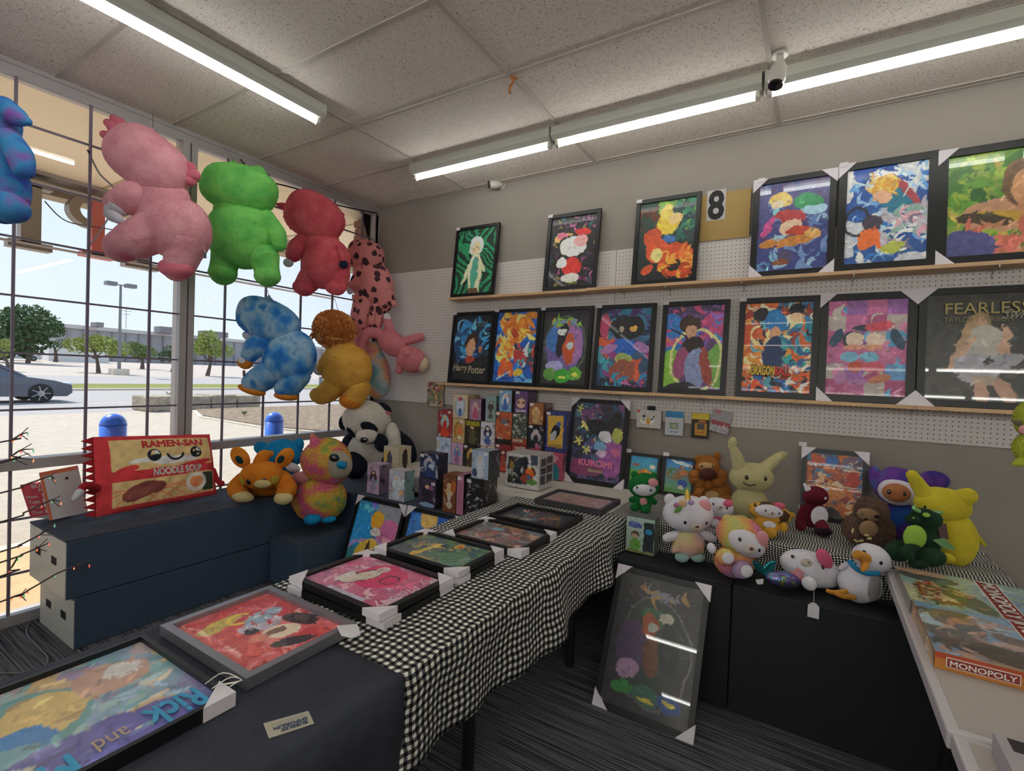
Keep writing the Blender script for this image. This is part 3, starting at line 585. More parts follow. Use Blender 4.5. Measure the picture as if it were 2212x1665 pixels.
# ================================================================== PEGBOARD, SHELVES
pegm = mat('white_pegboard', 'd8d2d0', .6); hol = mat('peg_hole', '2c2826', .9)
for (x0, x1, nm) in ((.13, 2.545, 'left'), (2.549, 4.985, 'right')):
    pb = tag(B().box((x0, -.012, 1.236), (x1, -.001, 2.474)).build('pegboard', pegm), 'white perforated pegboard, the %s of two sheets on the back wall' % nm, 'pegboard')
    b = B(); nx_ = int((x1-x0-.03)/.0254); ang = [(math.cos(a), math.sin(a)) for a in np.arange(6)*math.pi/3]
    for i in range(nx_):
        for j in range(48):
            cx = x0+.025+i*.0254; cz = 1.256+j*.0254; k0 = len(b.v); b.v += [(cx+.0032*c, -.0125, cz+.0032*s) for c, s in ang]; b.f.append(tuple(range(k0, k0+6)))
    h = b.build('hole', hol, pb); h['kind'] = 'stuff'
pine = mat('pine_board', 'd0ac84', .55, bump=(5, .3, .004, 6, (1, 30, 30)), vary=.12)
for (x0, x1, z, lab) in ((1.07, 2.37, 2.18, 'upper pine shelf board, the short left one'), (2.372, 5.3, 2.184, 'upper pine shelf board, the long right one'), (.99, 2.86, 1.435, 'lower pine shelf board, left one'), (2.862, 5.3, 1.437, 'lower pine shelf board, right one')):
    tag(B().box((x0, -.142, z-.021), (x1, -.0135, z)).build('shelf_board', pine, bevel=.002), lab, 'shelf')
k = 0
for z, xsb in ((2.157, (1.42, 1.83, 2.25, 2.62, 2.95, 3.42, 4.0, 4.6)), (1.412, (1.3, 1.75, 2.2, 2.62, 3.2, 3.75, 4.3))):
    for x in xsb:
        b = B().tube([(x, -.014, z-.035), (x, -.016, z-.004), (x, -.15, z-.004), (x, -.15, z+.024)], .0025, 6); b.tube([(x+.004, -.015, z+.02), (x, -.016, z-.04)], .003, 6)
        tag(b.build('shelf_bracket', mat('zinc_wire', 'a8a6a2', .35, .8)), 'zinc wire bracket under the %s shelf, %s from the left' % ('upper' if z > 2 else 'lower', ['first', 'second', 'third', 'fourth', 'fifth', 'sixth', 'seventh', 'eighth'][xsb.index(x)]), 'bracket', 'shelf brackets')
# ================================================================== TABLES, BENCHES, CLOTHS
T = .74
legm = mat('black_table_leg', '17181b', .5); topm = mat('table_top_grey', 'b4aca6', .5, bump=(80, .05, .001)); edgem = mat('table_edge_pale', 'cac4c6', .45)
def table(lab, x0, x1, y0, y1, topmat, z=T, th=.03, legr=.019, lw=None, inset=.06):
    t = thing('folding_table', lab, 'table', ((x0+x1)/2, (y0+y1)/2, 0))
    B().box((x0, y0, z-th), (x1, y1, z)).build('tabletop', topmat, t, bevel=.006)
    for x in (x0+inset, x1-inset):
        for y in ((y0+.56, y1-.3) if lw else (y0+inset+.1, y1-inset-.1)): B().tube([(x, y, 0), (x, y, z-th)], legr, 12, caps=False).build('leg', legm, t)
    return t
table('folding table under the light grey cloth in the corner', .95, 2.2, -.73, -.03, topm, T-.006)
table('long table carrying the row of framed prints under gingham cloth', 2.235, 2.965, -2.6, -.84, topm, T-.006, lw=1, inset=.17, legr=.024)
table('near table under the plain black cloth', 2.235, 2.965, -4.4, -2.64, topm, T-.008)
table('table behind the plush toys under fine gingham cloth', 2.9, 4.55, -.77, -.03, topm, T-.006)
t = table('pale folding table at right holding the board games', 4.135, 4.9, -2.03, -.83, edgem, T, .045, inset=.18)
B().box((4.16, -2.01, T), (4.88, -.85, T+.002)).build('grey_laminate', topm, t)
t = table('second pale folding table at the lower right corner', 4.142, 4.9, -3.25, -2.036, edgem, T, .045, inset=.18)
B().box((4.167, -3.23, T), (4.88, -2.056, T+.002)).build('grey_laminate', topm, t)
def cloth(name, lab, x0, x1, y0, y1, z, dl, dr, df, db, m, seed=0, amp=.02, n=.012, wav=9, flare=.05):
    """draped rectangle; dl/dr/df/db = overhang on -x,+x,-y,+y; uv in metres"""
    xs = []; 
    def side(lo, hi, a, b_, k):
        S = [-a+a*i/k for i in range(k)] if a else []
        S += [(hi-lo)*i/max(6, int((hi-lo)/n/2)) for i in range(max(6, int((hi-lo)/n/2))+1)]
        if b_: S += [(hi-lo)+b_*(i+1)/k for i in range(k)]
        return S
    U = side(x0, x1, dl, dr, 8); V = side(y0, y1, df, db, 8); Wx, Wy = x1-x0, y1-y0; vs = []; uv = []
    for v in V:
        for u in U:
            dx = max(-u, 0) or max(u-Wx, 0); dy = max(-v, 0) or max(v-Wy, 0); cx = min(max(u, 0), Wx); cy = min(max(v, 0), Wy)
            drop = max(dx, dy) if not (dx and dy) else math.hypot(dx, dy)*.9
            tt = drop*5; wv = amp*min(tt, 1.3)*(math.sin(wav*(u if dy > dx else v)+seed+2.2*math.sin(2.3*(u if dy > dx else v)+seed))+.4*math.sin(23*(u if dy > dx else v)))
            sc = 1+.12*math.sin(3.1*(v if dx >= dy else u)+seed*2)
            ox = ((-1 if u < 0 else 1)*(.004+flare*drop+wv) if dx else 0); oy = ((-1 if v < 0 else 1)*(.004+flare*drop+wv) if dy else 0)
            if dx and dy: ox *= .9; oy *= .9
            zz = z-drop*sc*.97+(.0025*mnoise.noise(Vector((u*9, v*9, seed))) if not drop else 0)+.001
            vs.append((x0+cx+ox, y0+cy+oy, max(zz, .004))); uv.append((u+.004*math.sin(v*31+seed)+.002*math.sin(v*83), v+.005*math.sin(u*37)+.002*math.sin(u*90)))
    nu = len(U); fs = [(j*nu+i, j*nu+i+1, (j+1)*nu+i+1, (j+1)*nu+i) for j in range(len(V)-1) for i in range(nu-1)]
    me = bpy.data.meshes.new(name); me.from_pydata(vs, [], fs); ul = me.uv_layers.new(name='UVMap')
    li = np.zeros(len(me.loops), dtype=int); me.loops.foreach_get('vertex_index', li); ul.data.foreach_set('uv', np.array(uv)[li].ravel())
    me.polygons.foreach_set('use_smooth', [True]*len(me.polygons)); me.materials.append(m); o = bpy.data.objects.new(name, me); COL.objects.link(o)
    sd = o.modifiers.new('thickness', 'SOLIDIFY'); sd.thickness = .0015; sd.offset = 1
    return tag(o, lab, 'tablecloth')
G1 = gingham('gingham_check', .0248); G2 = gingham('fine_gingham_check', .0125)
cloth('tablecloth', 'black and white gingham cloth under the row of framed prints', 2.225, 2.975, -2.615, -.80, T, .2, .27, 0, .0, G1, 3, .022, wav=8)
cloth('tablecloth', 'plain black cloth on the near table, hanging to the floor', 2.215, 2.982, -4.35, -2.60, T+.003, .6, .66, 0, 0, mat('black_cloth', '2c303c', .85, bump=(9, .6, .02), sheen=.3, vary=.25), 5, .012, wav=6, flare=.02)
cloth('tablecloth', 'fine black and white gingham cloth under the seated plush toys', 2.86, 4.57, -.79, -.02, T, 0, .12, .17, 0, G2, 1, .006, wav=7, flare=.02)
cloth('tablecloth', 'light grey textured cloth under the stacked figure boxes', .93, 2.86, -.755, -.02, T, .1, 0, .14, 0, mat('grey_cloth', 'c8c2ba', .9, bump=(55, .8, .01), vary=.06), 2, .005, wav=7, flare=.02)
# gingham flap at the table's far corner
# black benches made of stacked modules
blk2 = mat('black_cloth_front', '1a1c22', .7, bump=(30, .2, .002)); blk = mat('black_laminate', '3c4e66', .5, bump=(70, .08, .001)); pan = mat('pale_end_panel', 'c6c6c0', .5); feltm = mat('black_felt_top', '3e4858', .8, bump=(150, .3, .002))
def module(lab, x0, x1, y0, y1, z0, z1, end=None, top=False, slots=(), bm=None):
    t = thing('display_box', lab, 'display box', ((x0+x1)/2, (y0+y1)/2, z0), None)
    B().box((x0, y0, z0+.002), (x1, y1, z1-(.012 if top else 0))).build('body', bm or blk, t, bevel=.004)
    if top: B().box((x0+.001, y0-.006, z1-.012), (x1-.001, y1-.001, z1)).build('top_board', bm or feltm, t, bevel=.003)
    if end: B().box((x0+.004, y0-.004, z0+.006), (x1-.004, y0-.0005, z1-.014)).build('end_panel', pan, t)
    for (x, z) in slots: B().box((x-.035, y0-.006, z-.02), (x+.035, y0-.003, z+.02)).build('hand_slot', mat('slot_dark', '0b0c0f', .9), t)
    return t
module('long black display box under the window, upper one with pale end panel', .06, .605, -2.565, -.99, .275, .59, True, True, ((.2, .45), (.44, .45)))
module('long black display box under the window, lower one with pale end panel', .1, .602, -2.528, -.99, 0, .273, True, False, ((.24, .15), (.46, .15)))
module('black display box under the seated panda in the corner', .06, .925, -.985, -.03, .0, .59, False, True)
module('low black display box the multicoloured owl sits on', .61, .94, -1.45, -.99, 0, .335, False, True)
module('black display box carrying the front row of figure boxes', .95, 2.2, -.98, -.79, 0, .60, False, True)
module('black display box under the front row of plush toys, left part', 2.99, 3.55, -1.045, -.80, 0, .59, False, True, bm=blk2)
module('black display box under the front row of plush toys, right part', 3.555, 4.5, -1.045, -.80, 0, .588, False, True, bm=blk2)
# ================================================================== FRAMED PRINTS ON THE SHELVES
def wallframe(lab, l_top, r_top, l_bot, r_bot, zb, border, items, **k):
    a, b_, c, d_ = on(*l_top, 1, -.055), on(*r_top, 1, -.055), on(*l_bot, 1, -.105), on(*r_bot, 1, -.105)
    x0 = (a[0]+c[0])/2; x1 = (b_[0]+d_[0])/2; zt = (a[2]+b_[2])/2
    return framed(lab, (x0, -.05, zt), (x1, -.05, zt), (x0, -.112, zb+.001), border, .024, items, **k)
OR = ['e88a2a', 'f0b040', 'c8501c', 'f4d070', '7a3a1c']; BL = ['1c50b0', '3a86e0', '8fc4f0', '10306c', 'e0e8f4']; MIX = ['d8502c', 'e8a040', '2c60b8', 'f0dcc0', '5aa0d0', '7a3c28', 'e8d060']
Zs, Zl = 2.1855, 1.4385
gr = 'framed prints on the upper shelf'; gl = 'framed prints on the lower shelf'
wallframe('framed green swirl print with a pale figure shape, leftmost on the upper shelf', (983.5, 492), (1076, 481), (976, 640), (1068, 634), Zs, .026,
    [('bg', '0b2f28'), ('sw', 34, '1f8a5c', .5), ('e', .52, .75, .17, .5, 0, 'd9dcb4'), ('e', .5, .72, .08, .4, 4, '4fa08c'), ('e', .5, .27, .2, .2, 0, 'cfe0dc'), ('e', .5, .3, .12, .15, 0, 'dcc8a4'), ('e', .3, .68, .05, .24, 25, 'd9dcb4'), ('e', .68, .58, .05, .18, -30, 'd9dcb4'), ('b', .38, .9, .64, 1, '6b4a2c')], price=(0, -.004), seed=3, group=gr)
t, P, W, H = wallframe('framed dark graffiti print with a white and red toy shape', (1185, 467), (1298, 447), (1172, 626), (1286, 620), Zs, .03,
    [('bg', '17141c'), ('busy', 70, ['5c2c54', '1c5a5c', '7a3c6c', '3c3c48', 'b05a90', '2c2c3c', '80703c'], 0, 0, 1, 1, .06), ('e', .3, .3, .22, .1, -10, 'e8b06c'), ('e', .25, .27, .12, .08, 0, 'e07a94'), ('e', .52, .76, .27, .3, 0, '241c18'), ('e', .52, .44, .34, .26, 8, '241c18'), ('e', .52, .44, .3, .22, 8, 'eee6e0'), ('e', .68, .36, .14, .12, 10, 'e8a0a0'), ('e', .7, .24, .17, .07, 10, 'cf2c2c'), ('e', .52, .72, .22, .17, 0, 'd0302c'), ('e', .5, .88, .2, .1, 0, 'e6dcd4'), ('e', .3, .66, .1, .1, 0, 'e8dce0')], price=(0, -.004), seed=5, group=gr)
lettering('Kita', P(0, 0), P(1, 0)-P(0, 0), P(0, 1)-P(0, 0), (W*.68, .05, W*.88, .085), mat('ink_lilac', 'c9a0c4', .6), t); lettering('Hello', P(0, 0, -.004), P(1, 0)-P(0, 0), P(0, 1)-P(0, 0), (W*.45, H*.93-.03, W*.66, H*.93), mat('ink_lime', 'b8c25c', .6), t)
lettering('Kit', P(0, 0, -.004), P(1, 0)-P(0, 0), P(0, 1)-P(0, 0), (W*.68, H*.89-.03, W*.85, H*.89), mat('ink_magenta', 'c2609c', .6), t)
wallframe('framed print with an orange-red creature shape below a yellow burst', (1376, 433), (1514.6, 412), (1363, 614), (1504, 606), Zs, .028,
    [('grad', '1d4038', '14181c'), ('b', .35, 0, .65, .3, '6f9c3c'), ('busy', 40, ['1f5a50', '2a7a5c', '123038', '5a8c4c', '2c3c44'], .6, 0, 1, .5, .1), ('busy', 16, ['30241c', '5c2c1c'], 0, .1, .4, .5, .1), ('e', .5, .3, .2, .2, 0, 'd8b83c'), ('e', .62, .24, .12, .12, 0, 'e0bc7c'), ('e', .5, .14, .1, .14, 30, 'e0c460'), ('e', .55, .49, .12, .08, 0, '3c6cb0'), ('e', .7, .75, .34, .3, 0, 'c8481f'), ('e', .26, .45, .16, .18, 20, 'c24c28'), ('e', .35, .62, .2, .24, 0, 'cc5028'), ('e', .36, .68, .1, .14, 0, 'd8c87c'), ('e', .66, .82, .16, .1, 0, '241812'), ('e', .2, .85, .12, .08, -40, 'c8502c'), ('e', .45, .85, .08, .09, 0, 'e8b434'), ('busy', 16, ['e0702c', 'b03c18', 'f09c3c'], .4, .6, 1, 1, .12)], price=(.0, -.004), seed=8, group=gr)
p0 = on(1515, 424, 1, -.016); p1 = on(1623, 406, 1, -.016); p2 = on(1618, 511, 1, -.016); zt = (p0[2]+p1[2])/2
t = thing('number_board', 'mustard yellow board with a black number 8 on white paper', 'sign', ((p0[0]+p1[0])/2, -.014, p2[2]))
B().box((p0[0]-.02, -.022, p2[2]), (p1[0], -.0135, zt)).build('board', mat('mustard_card', 'b3945a', .7, bump=(6, .1)), t); x8 = on(1547, 443, 1, -.022)
B().box((x8[0]-.058, -.0235, x8[2]-.1), (x8[0]+.058, -.022, x8[2]+.1)).build('paper', mat('paper_white', 'cbc8cc', .8), t)
lettering('8', (x8[0]-.05, -.0236, x8[2]+.1), (.1, 0, 0), (0, 0, -.2), (.05, .05, .95, .95), INK, t, bold=.03)
CS = .085
wallframe('framed blue print with red, green and yellow racing shapes, white card corners', (1629, 391), (1810, 361.6), (1619, 597.5), (1799, 586), Zs, .034,
    [('grad', '4c4c80', '34407c'), ('busy', 60, ['5c7cb0', '8fb0c8', '30407c', '6c88b8', '4c3c6c', '7cc0c8'], 0, 0, 1, 1, .12), ('e', .33, .2, .18, .12, 20, 'd8b868'), ('e', .3, .25, .1, .07, 0, 'e8c8a8'), ('e', .72, .25, .2, .12, 10, '2c8c5c'), ('e', .8, .34, .18, .08, 0, '9cc4d8'), ('e', .48, .4, .22, .12, 10, 'a83c40'), ('e', .48, .52, .16, .13, 10, 'd8b89c'), ('e', .62, .57, .2, .08, 5, 'b0402c'), ('e', .17, .5, .06, .2, 25, 'c04c88'), ('e', .45, .68, .42, .08, -4, 'b87838'), ('e', .8, .62, .12, .1, 0, 'c89c5c'), ('e', .42, .84, .1, .12, 0, '4c4468'), ('e', .36, .9, .13, .05, 0, '7a4430')], corners=True, csize=CS, price=(.02, -.01), seed=11, group=gr, glaze=True)
wallframe('framed blue lightning print with golden and orange burst shapes, on the upper shelf', (1813, 354), (2029.6, 325), (1806, 585), (2021.6, 572), Zs, .04,
    [('grad', '1c4a9c', '24508c'), ('n', 4, .55, 'b8bcc4', 3), ('n', 5, .66, 'dcdcdc', 8), ('busy', 60, ['2c6cb8', '8fb8e0', '1c4488', 'd0dce8', '5c94cc'], 0, 0, 1, 1, .09), ('e', .62, .36, .24, .2, 35, '1f6c88'), ('e', .75, .3, .05, .36, -30, '9c3c44'), ('e', .45, .2, .2, .12, 0, 'd8a848'), ('busy', 20, ['e8c060', 'c8903c', 'f0d888'], .3, .1, .62, .3, .1), ('e', .45, .32, .11, .1, 0, 'd8a484'), ('ring', .14, .55, .18, .24, .2, '20242c'), ('e', .35, .58, .12, .12, 0, '3c3448'), ('e', .3, .74, .12, .18, 25, 'd8682c'), ('e', .42, .78, .08, .12, -20, 'd8682c'), ('busy', 40, ['b0a8b4', 'e0dce0', '6c6880', 'c89ca8', '88a8a0'], .5, .45, 1, .85, .1), ('e', .6, .85, .15, .07, -10, 'a8b04c'), ('bolt', .1, .12, .35, .2, .012, 'c8e0f0'), ('bolt', .6, .03, .95, .3, .012, 'c8e0f0'), ('bolt', .9, .06, .7, .34, .01, 'c8e0f0'), ('bolt', .45, .05, .3, .22, .01, 'c8e0f0')], corners=[0], csize=CS, price=(.0, -.012), seed=12, group=gr, nx=76)
a = on(2029, 320.5, 1, -.055); c = on(2023, 568.6, 1, -.105)
framed('framed green and skin-toned portrait-like print cut by the right frame edge, upper shelf', ((a[0]+c[0])/2, -.05, on(2212, 298, 1, -.055)[2]+.0), ((a[0]+c[0])/2+.56, -.05, on(2212, 298, 1, -.055)[2]), ((a[0]+c[0])/2, -.112, Zs+.001), .04, .024,
    [('bg', '5f8a34'), ('busy', 110, ['3c7028', '8ca43c', '5a8c30', 'b0a048', '2c5c2c', '7c943c'], 0, 0, 1, 1, .14), ('e', .62, .62, .5, .2, 0, 'b08468'), ('e', .66, .34, .22, .3, 0, '6c5036'), ('e', .68, .38, .17, .26, 0, 'c08c64'), ('e', .66, .56, .12, .14, 0, 'b07c5c'), ('e', .62, .68, .42, .06, 14, 'b08c34'), ('e', .3, .66, .24, .06, 14, '3c3424'), ('e', .62, .68, .05, .06, 0, '2c3440'), ('busy', 24, ['c86c5c', 'a87454', 'c49074', 'b0604c'], .15, .72, .9, .98, .12), ('e', .1, .92, .3, .2, 0, '4c4c80'), ('e', .95, .95, .2, .12, 0, '2c7030')], corners=True, csize=CS, seed=14, group=gr, glaze=True, nx=76)
# lower row
t, P, W, H = wallframe('framed dark blue print with gold title lettering, leftmost on the lower shelf', (982, 677), (1072, 669), (964, 824), (1052, 829), Zl, .028,
    [('bg', '141820'), ('e', .35, .42, .36, .4, 0, '1c4878'), ('busy', 50, ['2c7cb8', '183c6c', '3c9cd0', '1c2c4c', '6cb8d8'], .05, .1, .9, .7, .13), ('e', .5, .42, .17, .2, 0, '3c2418'), ('e', .5, .5, .13, .2, 0, 'c89878'), ('e', .5, .68, .12, .08, 0, 'a83c2c'), ('e', .5, .86, .5, .18, 0, '16181c'), ('e', .75, .52, .05, .08, 0, 'a87458')], price=(0, -.004), seed=21, group=gl)
FX = lambda P: (P(0, 0), P(1, 0)-P(0, 0), P(0, 1)-P(0, 0))
gold = mat('ink_pale_gold', 'c8c0a0', .5)
lettering('Harry', P(0, 0, .001), *FX(P)[1:], (W*.14, H*.74, W*.47, H*.86), gold, t, bold=.01, shear=.1); lettering('Potter', P(0, 0, .001), *FX(P)[1:], (W*.5, H*.76, W*.9, H*.86), gold, t, bold=.01, shear=.1)
lettering('otter', P(0, 0, .001), *FX(P)[1:], (W*.58, H*.13, W*.86, H*.21), mat('ink_grey_teal', '6c8c94', .5), t, shear=.2)
wallframe('framed print with a spiky golden orange burst on blue', (1073, 669), (1171, 664), (1054, 829), (1152, 833), Zl, .026,
    [('bg', '1c5cb4'), ('busy', 60, ['2c7cd8', '184890', '6cacE8', '1c58b0'], 0, 0, 1, 1, .14), ('e', .45, .22, .3, .16, 0, 'e09a34'), ('busy', 40, ['f0b850', 'd8842c', 'f4d080', 'c06820'], .15, .05, .85, .4, .17), ('e', .48, .34, .12, .14, 0, 'a8402c'), ('busy', 26, ['e8b44c', 'd87028', 'f0d070'], .05, .35, .5, .65, .14), ('e', .22, .78, .1, .22, 12, 'd8602c'), ('e', .4, .8, .09, .18, -12, 'd8602c'), ('busy', 30, ['c8d0d8', '3c4c60', 'b03c3c', '5ca0a0', '1c2430'], .48, .5, 1, .75, .13), ('e', .62, .86, .13, .07, -20, 'd8b840'), ('bolt', .1, .95, .4, .85, .015, 'c8e4f8')], price=(0, -.004), seed=23, group=gl)
t, P, W, H = wallframe('framed black print with a purple oval and green pumpkins at its foot', (1172, 665), (1285, 659), (1154, 833), (1266, 839), Zl, .028,
    [('bg', '2c2a2e'), ('ring', .5, .5, .46, .62, .06, '4c5c4c'), ('e', .5, .48, .42, .52, 0, '6c5c9c'), ('e', .3, .4, .2, .26, 0, '3c6cb0'), ('e', .68, .48, .22, .36, 0, '9c6ca4'), ('e', .44, .4, .1, .34, 10, '241c24'), ('e', .44, .3, .09, .07, 0, 'cdd0cc'), ('e', .6, .52, .13, .3, 0, 'b8502c'), ('e', .62, .48, .08, .07, 0, 'c0ccd0'), ('e', .3, .76, .2, .13, 0, 'a0a0d0'), ('busy', 16, ['7cb03c', 'b06c50', '6c8c9c'], .2, .12, .8, .22, .1), ('e', .22, .86, .14, .12, 0, '5c9040'), ('e', .5, .87, .17, .14, 0, '3c9c34'), ('e', .76, .84, .14, .13, 0, '58a438'), ('e', .5, .89, .09, .03, 0, 'e0dc60'), ('e', .76, .85, .06, .04, 0, 'd8d85c')], price=(0, -.004), seed=25, group=gl)
wallframe('framed teal and magenta print with black, blue and brown shapes stacked', (1290, 659), (1418, 654), (1277, 842), (1405, 848), Zl, .03,
    [('grad', '3c6c94', '2c3c58'), ('busy', 60, ['2c6c8c', '8c3c7c', '203048', 'c8583c', '3c98a8', '483068'], 0, 0, 1, 1, .16), ('e', .12, .22, .1, .24, 0, 'a83c5c'), ('e', .55, .25, .32, .24, 0, '14161c'), ('e', .45, .27, .05, .05, 0, 'a89c8c'), ('e', .68, .26, .05, .05, 0, 'd0a04c'), ('e', .52, .5, .24, .18, 0, '1f5cb4'), ('e', .2, .52, .18, .08, -20, 'a070a8'), ('e', .85, .5, .16, .08, 20, 'a070a8'), ('e', .5, .63, .17, .1, 0, '94a45c'), ('e', .5, .8, .24, .24, 0, '8c4c3c'), ('e', .5, .95, .26, .06, 0, '2c2430'), ('busy', 12, ['2c88b0', 'c06ca8', '1c2c40'], 0, .85, 1, 1, .1)], price=(.0, -.004), seed=27, group=gl)
wallframe('framed purple and rainbow print with a dark brown cloaked shape', (1432, 652), (1580, 645.5), (1421, 849), (1563, 858), Zl, .032,
    [('grad', '4c3c60', '5c3c70'), ('e', .1, .35, .25, .4, 0, '2c6cb0'), ('e', .85, .25, .26, .24, 0, 'b04470'), ('busy', 40, ['6c4490', 'c05080', '2c80b8', '8c60b0', 'c86c5c'], 0, 0, 1, .5, .1), ('e', .1, .75, .22, .34, 0, '7cb03c'), ('e', .92, .72, .2, .4, 0, '6c9c4c'), ('ring', .55, .65, .46, .6, .1, 'c8c888'), ('e', .42, .22, .18, .16, 0, '38241c'), ('e', .45, .3, .1, .12, 0, 'b88c70'), ('e', .48, .5, .2, .2, 0, '241a1c'), ('e', .3, .68, .13, .3, 10, '8c4468'), ('e', .55, .75, .2, .34, 0, '7c88b0'), ('e', .72, .72, .1, .34, -12, '8c3c34'), ('bolt', .08, .28, .38, .37, .015, '18141c'), ('e', .35, .98, .3, .1, 0, '1c1a20')], price=(0, -.004), seed=29, group=gl)
t, P, W, H = wallframe('framed comic panel print with a bold yellow and red title', (1599, 644), (1773, 637), (1586, 861), (1763, 867), Zl, .036,
    [('bg', 'c8a060'), ('B', 0, 0, .5, .22, 'd86c34'), ('B', .5, 0, 1, .22, '2c6ca0'), ('B', 0, .22, .5, .47, 'b84c2c'), ('B', .5, .22, 1, .47, '1f7c94'), ('B', 0, .47, .5, .72, 'd8883c'), ('B', .5, .47, 1, .72, '2c9498'), ('B', 0, .72, 1, 1, 'c86034'), ('busy', 160, ['e0c890', '1c2438', 'c88c3c', '2c5c90', 'e8d8b8', '8c3428', '4c9cb0', 'c05c30'], 0, 0, 1, 1, .1), ('e', .25, .13, .12, .12, 0, '141418'), ('e', .76, .1, .12, .1, 0, '16161c'), ('e', .76, .18, .1, .07, 0, 'd8b890'), ('e', .46, .22, .15, .22, 0, '1f6ca8'), ('e', .46, .34, .09, .1, 0, 'c89470'), ('e', .46, .58, .15, .32, 0, '1a3058'), ('B', 0, .225, 1, .232, 'e8e0d8'), ('B', 0, .475, 1, .482, 'e8e0d8'), ('B', 0, .74, 1, .747, 'e8e0d8'), ('busy', 24, ['e0dcd4', '2c6ca8', 'd8502c', '1c2030'], 0, .8, 1, 1, .12)], price=(0, -.004), seed=31, group=gl, nx=84)
lettering('DRAGON', P(0, 0, -.0005), *FX(P)[1:], (W*.2, H*.69, W*.49, H*.775), mat('ink_title_shadow', '5c1418', .5), t, bold=.12); lettering('BALL', P(0, 0, -.0005), *FX(P)[1:], (W*.5, H*.695, W*.68, H*.775), mat('ink_title_shadow', ''), t, bold=.12)
lettering('DRAGON', P(0, 0, .001), *FX(P)[1:], (W*.2, H*.69, W*.49, H*.775), mat('ink_title_yellow', 'e0c034', .5), t, bold=.04); lettering('BALL', P(0, 0, .001), *FX(P)[1:], (W*.5, H*.695, W*.68, H*.775), mat('ink_title_red', 'd04038', .5), t, bold=.04)
lettering('SUPER', P(0, 0, .001), *FX(P)[1:], (W*.69, H*.765, W*.82, H*.79), mat('ink_title_orange', 'd8842c', .5), t, bold=.04); lettering('007', P(0, 0, .001), *FX(P)[1:], (W*.76, H*.09, W*.86, H*.13), INK, t)
wallframe('framed pink and blue patchwork print with two pale rounded shapes, white card corners', (1775, 635), (1983.6, 628), (1763.4, 867), (1975, 878.5), Zl, .04,
    [('bg', 'a85c8c')]+[('B', i*.25, j*.167, i*.25+.245, j*.167+.16, ['b0648c', '4c94b8', 'a89c98', '8c5c98', '9c4c74', '5c8cb8'][(i*3+j*2+i*j) % 6]) for i in range(4) for j in range(6)]+[('busy', 18, ['c07c9c', '5ca0c4', 'b0a8a0'], 0, 0, 1, 1, .1),
     ('e', .13, .4, .07, .16, 25, '2c4458'), ('e', .5, .3, .16, .05, 0, '2c3848'), ('e', .88, .42, .06, .17, -20, '2c4458'), ('e', .66, .28, .18, .07, -10, 'c04c58'), ('e', .34, .42, .14, .13, 0, '2a3440'), ('e', .36, .42, .12, .11, 0, 'cdb8a4'), ('e', .62, .42, .12, .11, 0, 'd0b8a8'), ('e', .35, .5, .12, .04, 0, 'c88c74'), ('e', .6, .5, .12, .04, 0, 'c88c74'), ('e', .3, .6, .11, .08, 0, '6ca4bc'), ('e', .55, .6, .12, .08, 0, '6ca4bc'), ('e', .38, .7, .1, .08, 0, 'b04c38'), ('e', .6, .7, .14, .08, 0, 'b85060'), ('e', .2, .82, .08, .1, 0, 'a4709c'), ('e', .42, .85, .13, .05, 0, '9c6c98'), ('e', .68, .82, .14, .06, -20, 'b07058')], corners=True, csize=CS, price=(.01, .01), seed=33, group=gl, nx=84, warp=.02)
a = on(1986, 625, 1, -.055); c = on(1978.6, 880, 1, -.105); x0 = (a[0]+c[0])/2; zt = on(2100, 619, 1, -.055)[2]
t, P, W, H = framed('framed black concert print with gold title and a guitarist shape, rightmost on the lower shelf', (x0, -.05, zt), (x0+.565, -.05, zt), (x0, -.112, Zl+.001), .035, .024,
    [('bg', '25241f'), ('busy', 60, ['2c2c28', '1c1c1a', '34322c', '20241f'], 0, 0, 1, 1, .12), ('busy', 25, ['5c5444', '4c483c'], 0, .4, 1, 1, .012), ('e', .42, .3, .1, .14, 0, '8c7050'), ('e', .44, .3, .05, .08, 0, 'b08c74'), ('e', .36, .42, .08, .18, 12, 'a08464'), ('e', .48, .48, .13, .2, 0, 'a09c94'), ('e', .64, .48, .04, .2, -10, 'b08c74'), ('e', .3, .55, .04, .2, 35, 'b08c74'), ('e', .42, .68, .2, .16, 0, '94929c'), ('e', .62, .62, .16, .08, -25, '8c8a94'), ('e', .5, .62, .04, .035, 0, '1c1c1e'), ('e', .5, .8, .12, .05, 0, '9c8c7c'), ('e', .46, .92, .06, .14, 0, 'ac8670'), ('e', .64, .9, .06, .16, -20, 'a8826c')], corners=True, csize=CS, seed=35, group=gl, glaze=True, nx=76)
gt = mat('ink_title_gold', '9c8c54', .4); lettering('FEARLESS', P(0, 0, .001), *FX(P)[1:], (.11, .085, .435, .145), gt, t, bold=.005); lettering("TAYLOR'S VERSION", P(0, 0, .001), *FX(P)[1:], (.105, .16, .375, .186), mat('ink_dull_gold', '7c744c', .4), t)
lettering('Swift', P(0, 0, .0025), *FX(P)[1:], (.33, .125, .45, .175), mat('ink_silver', '8c887c', .4), t, shear=.5)
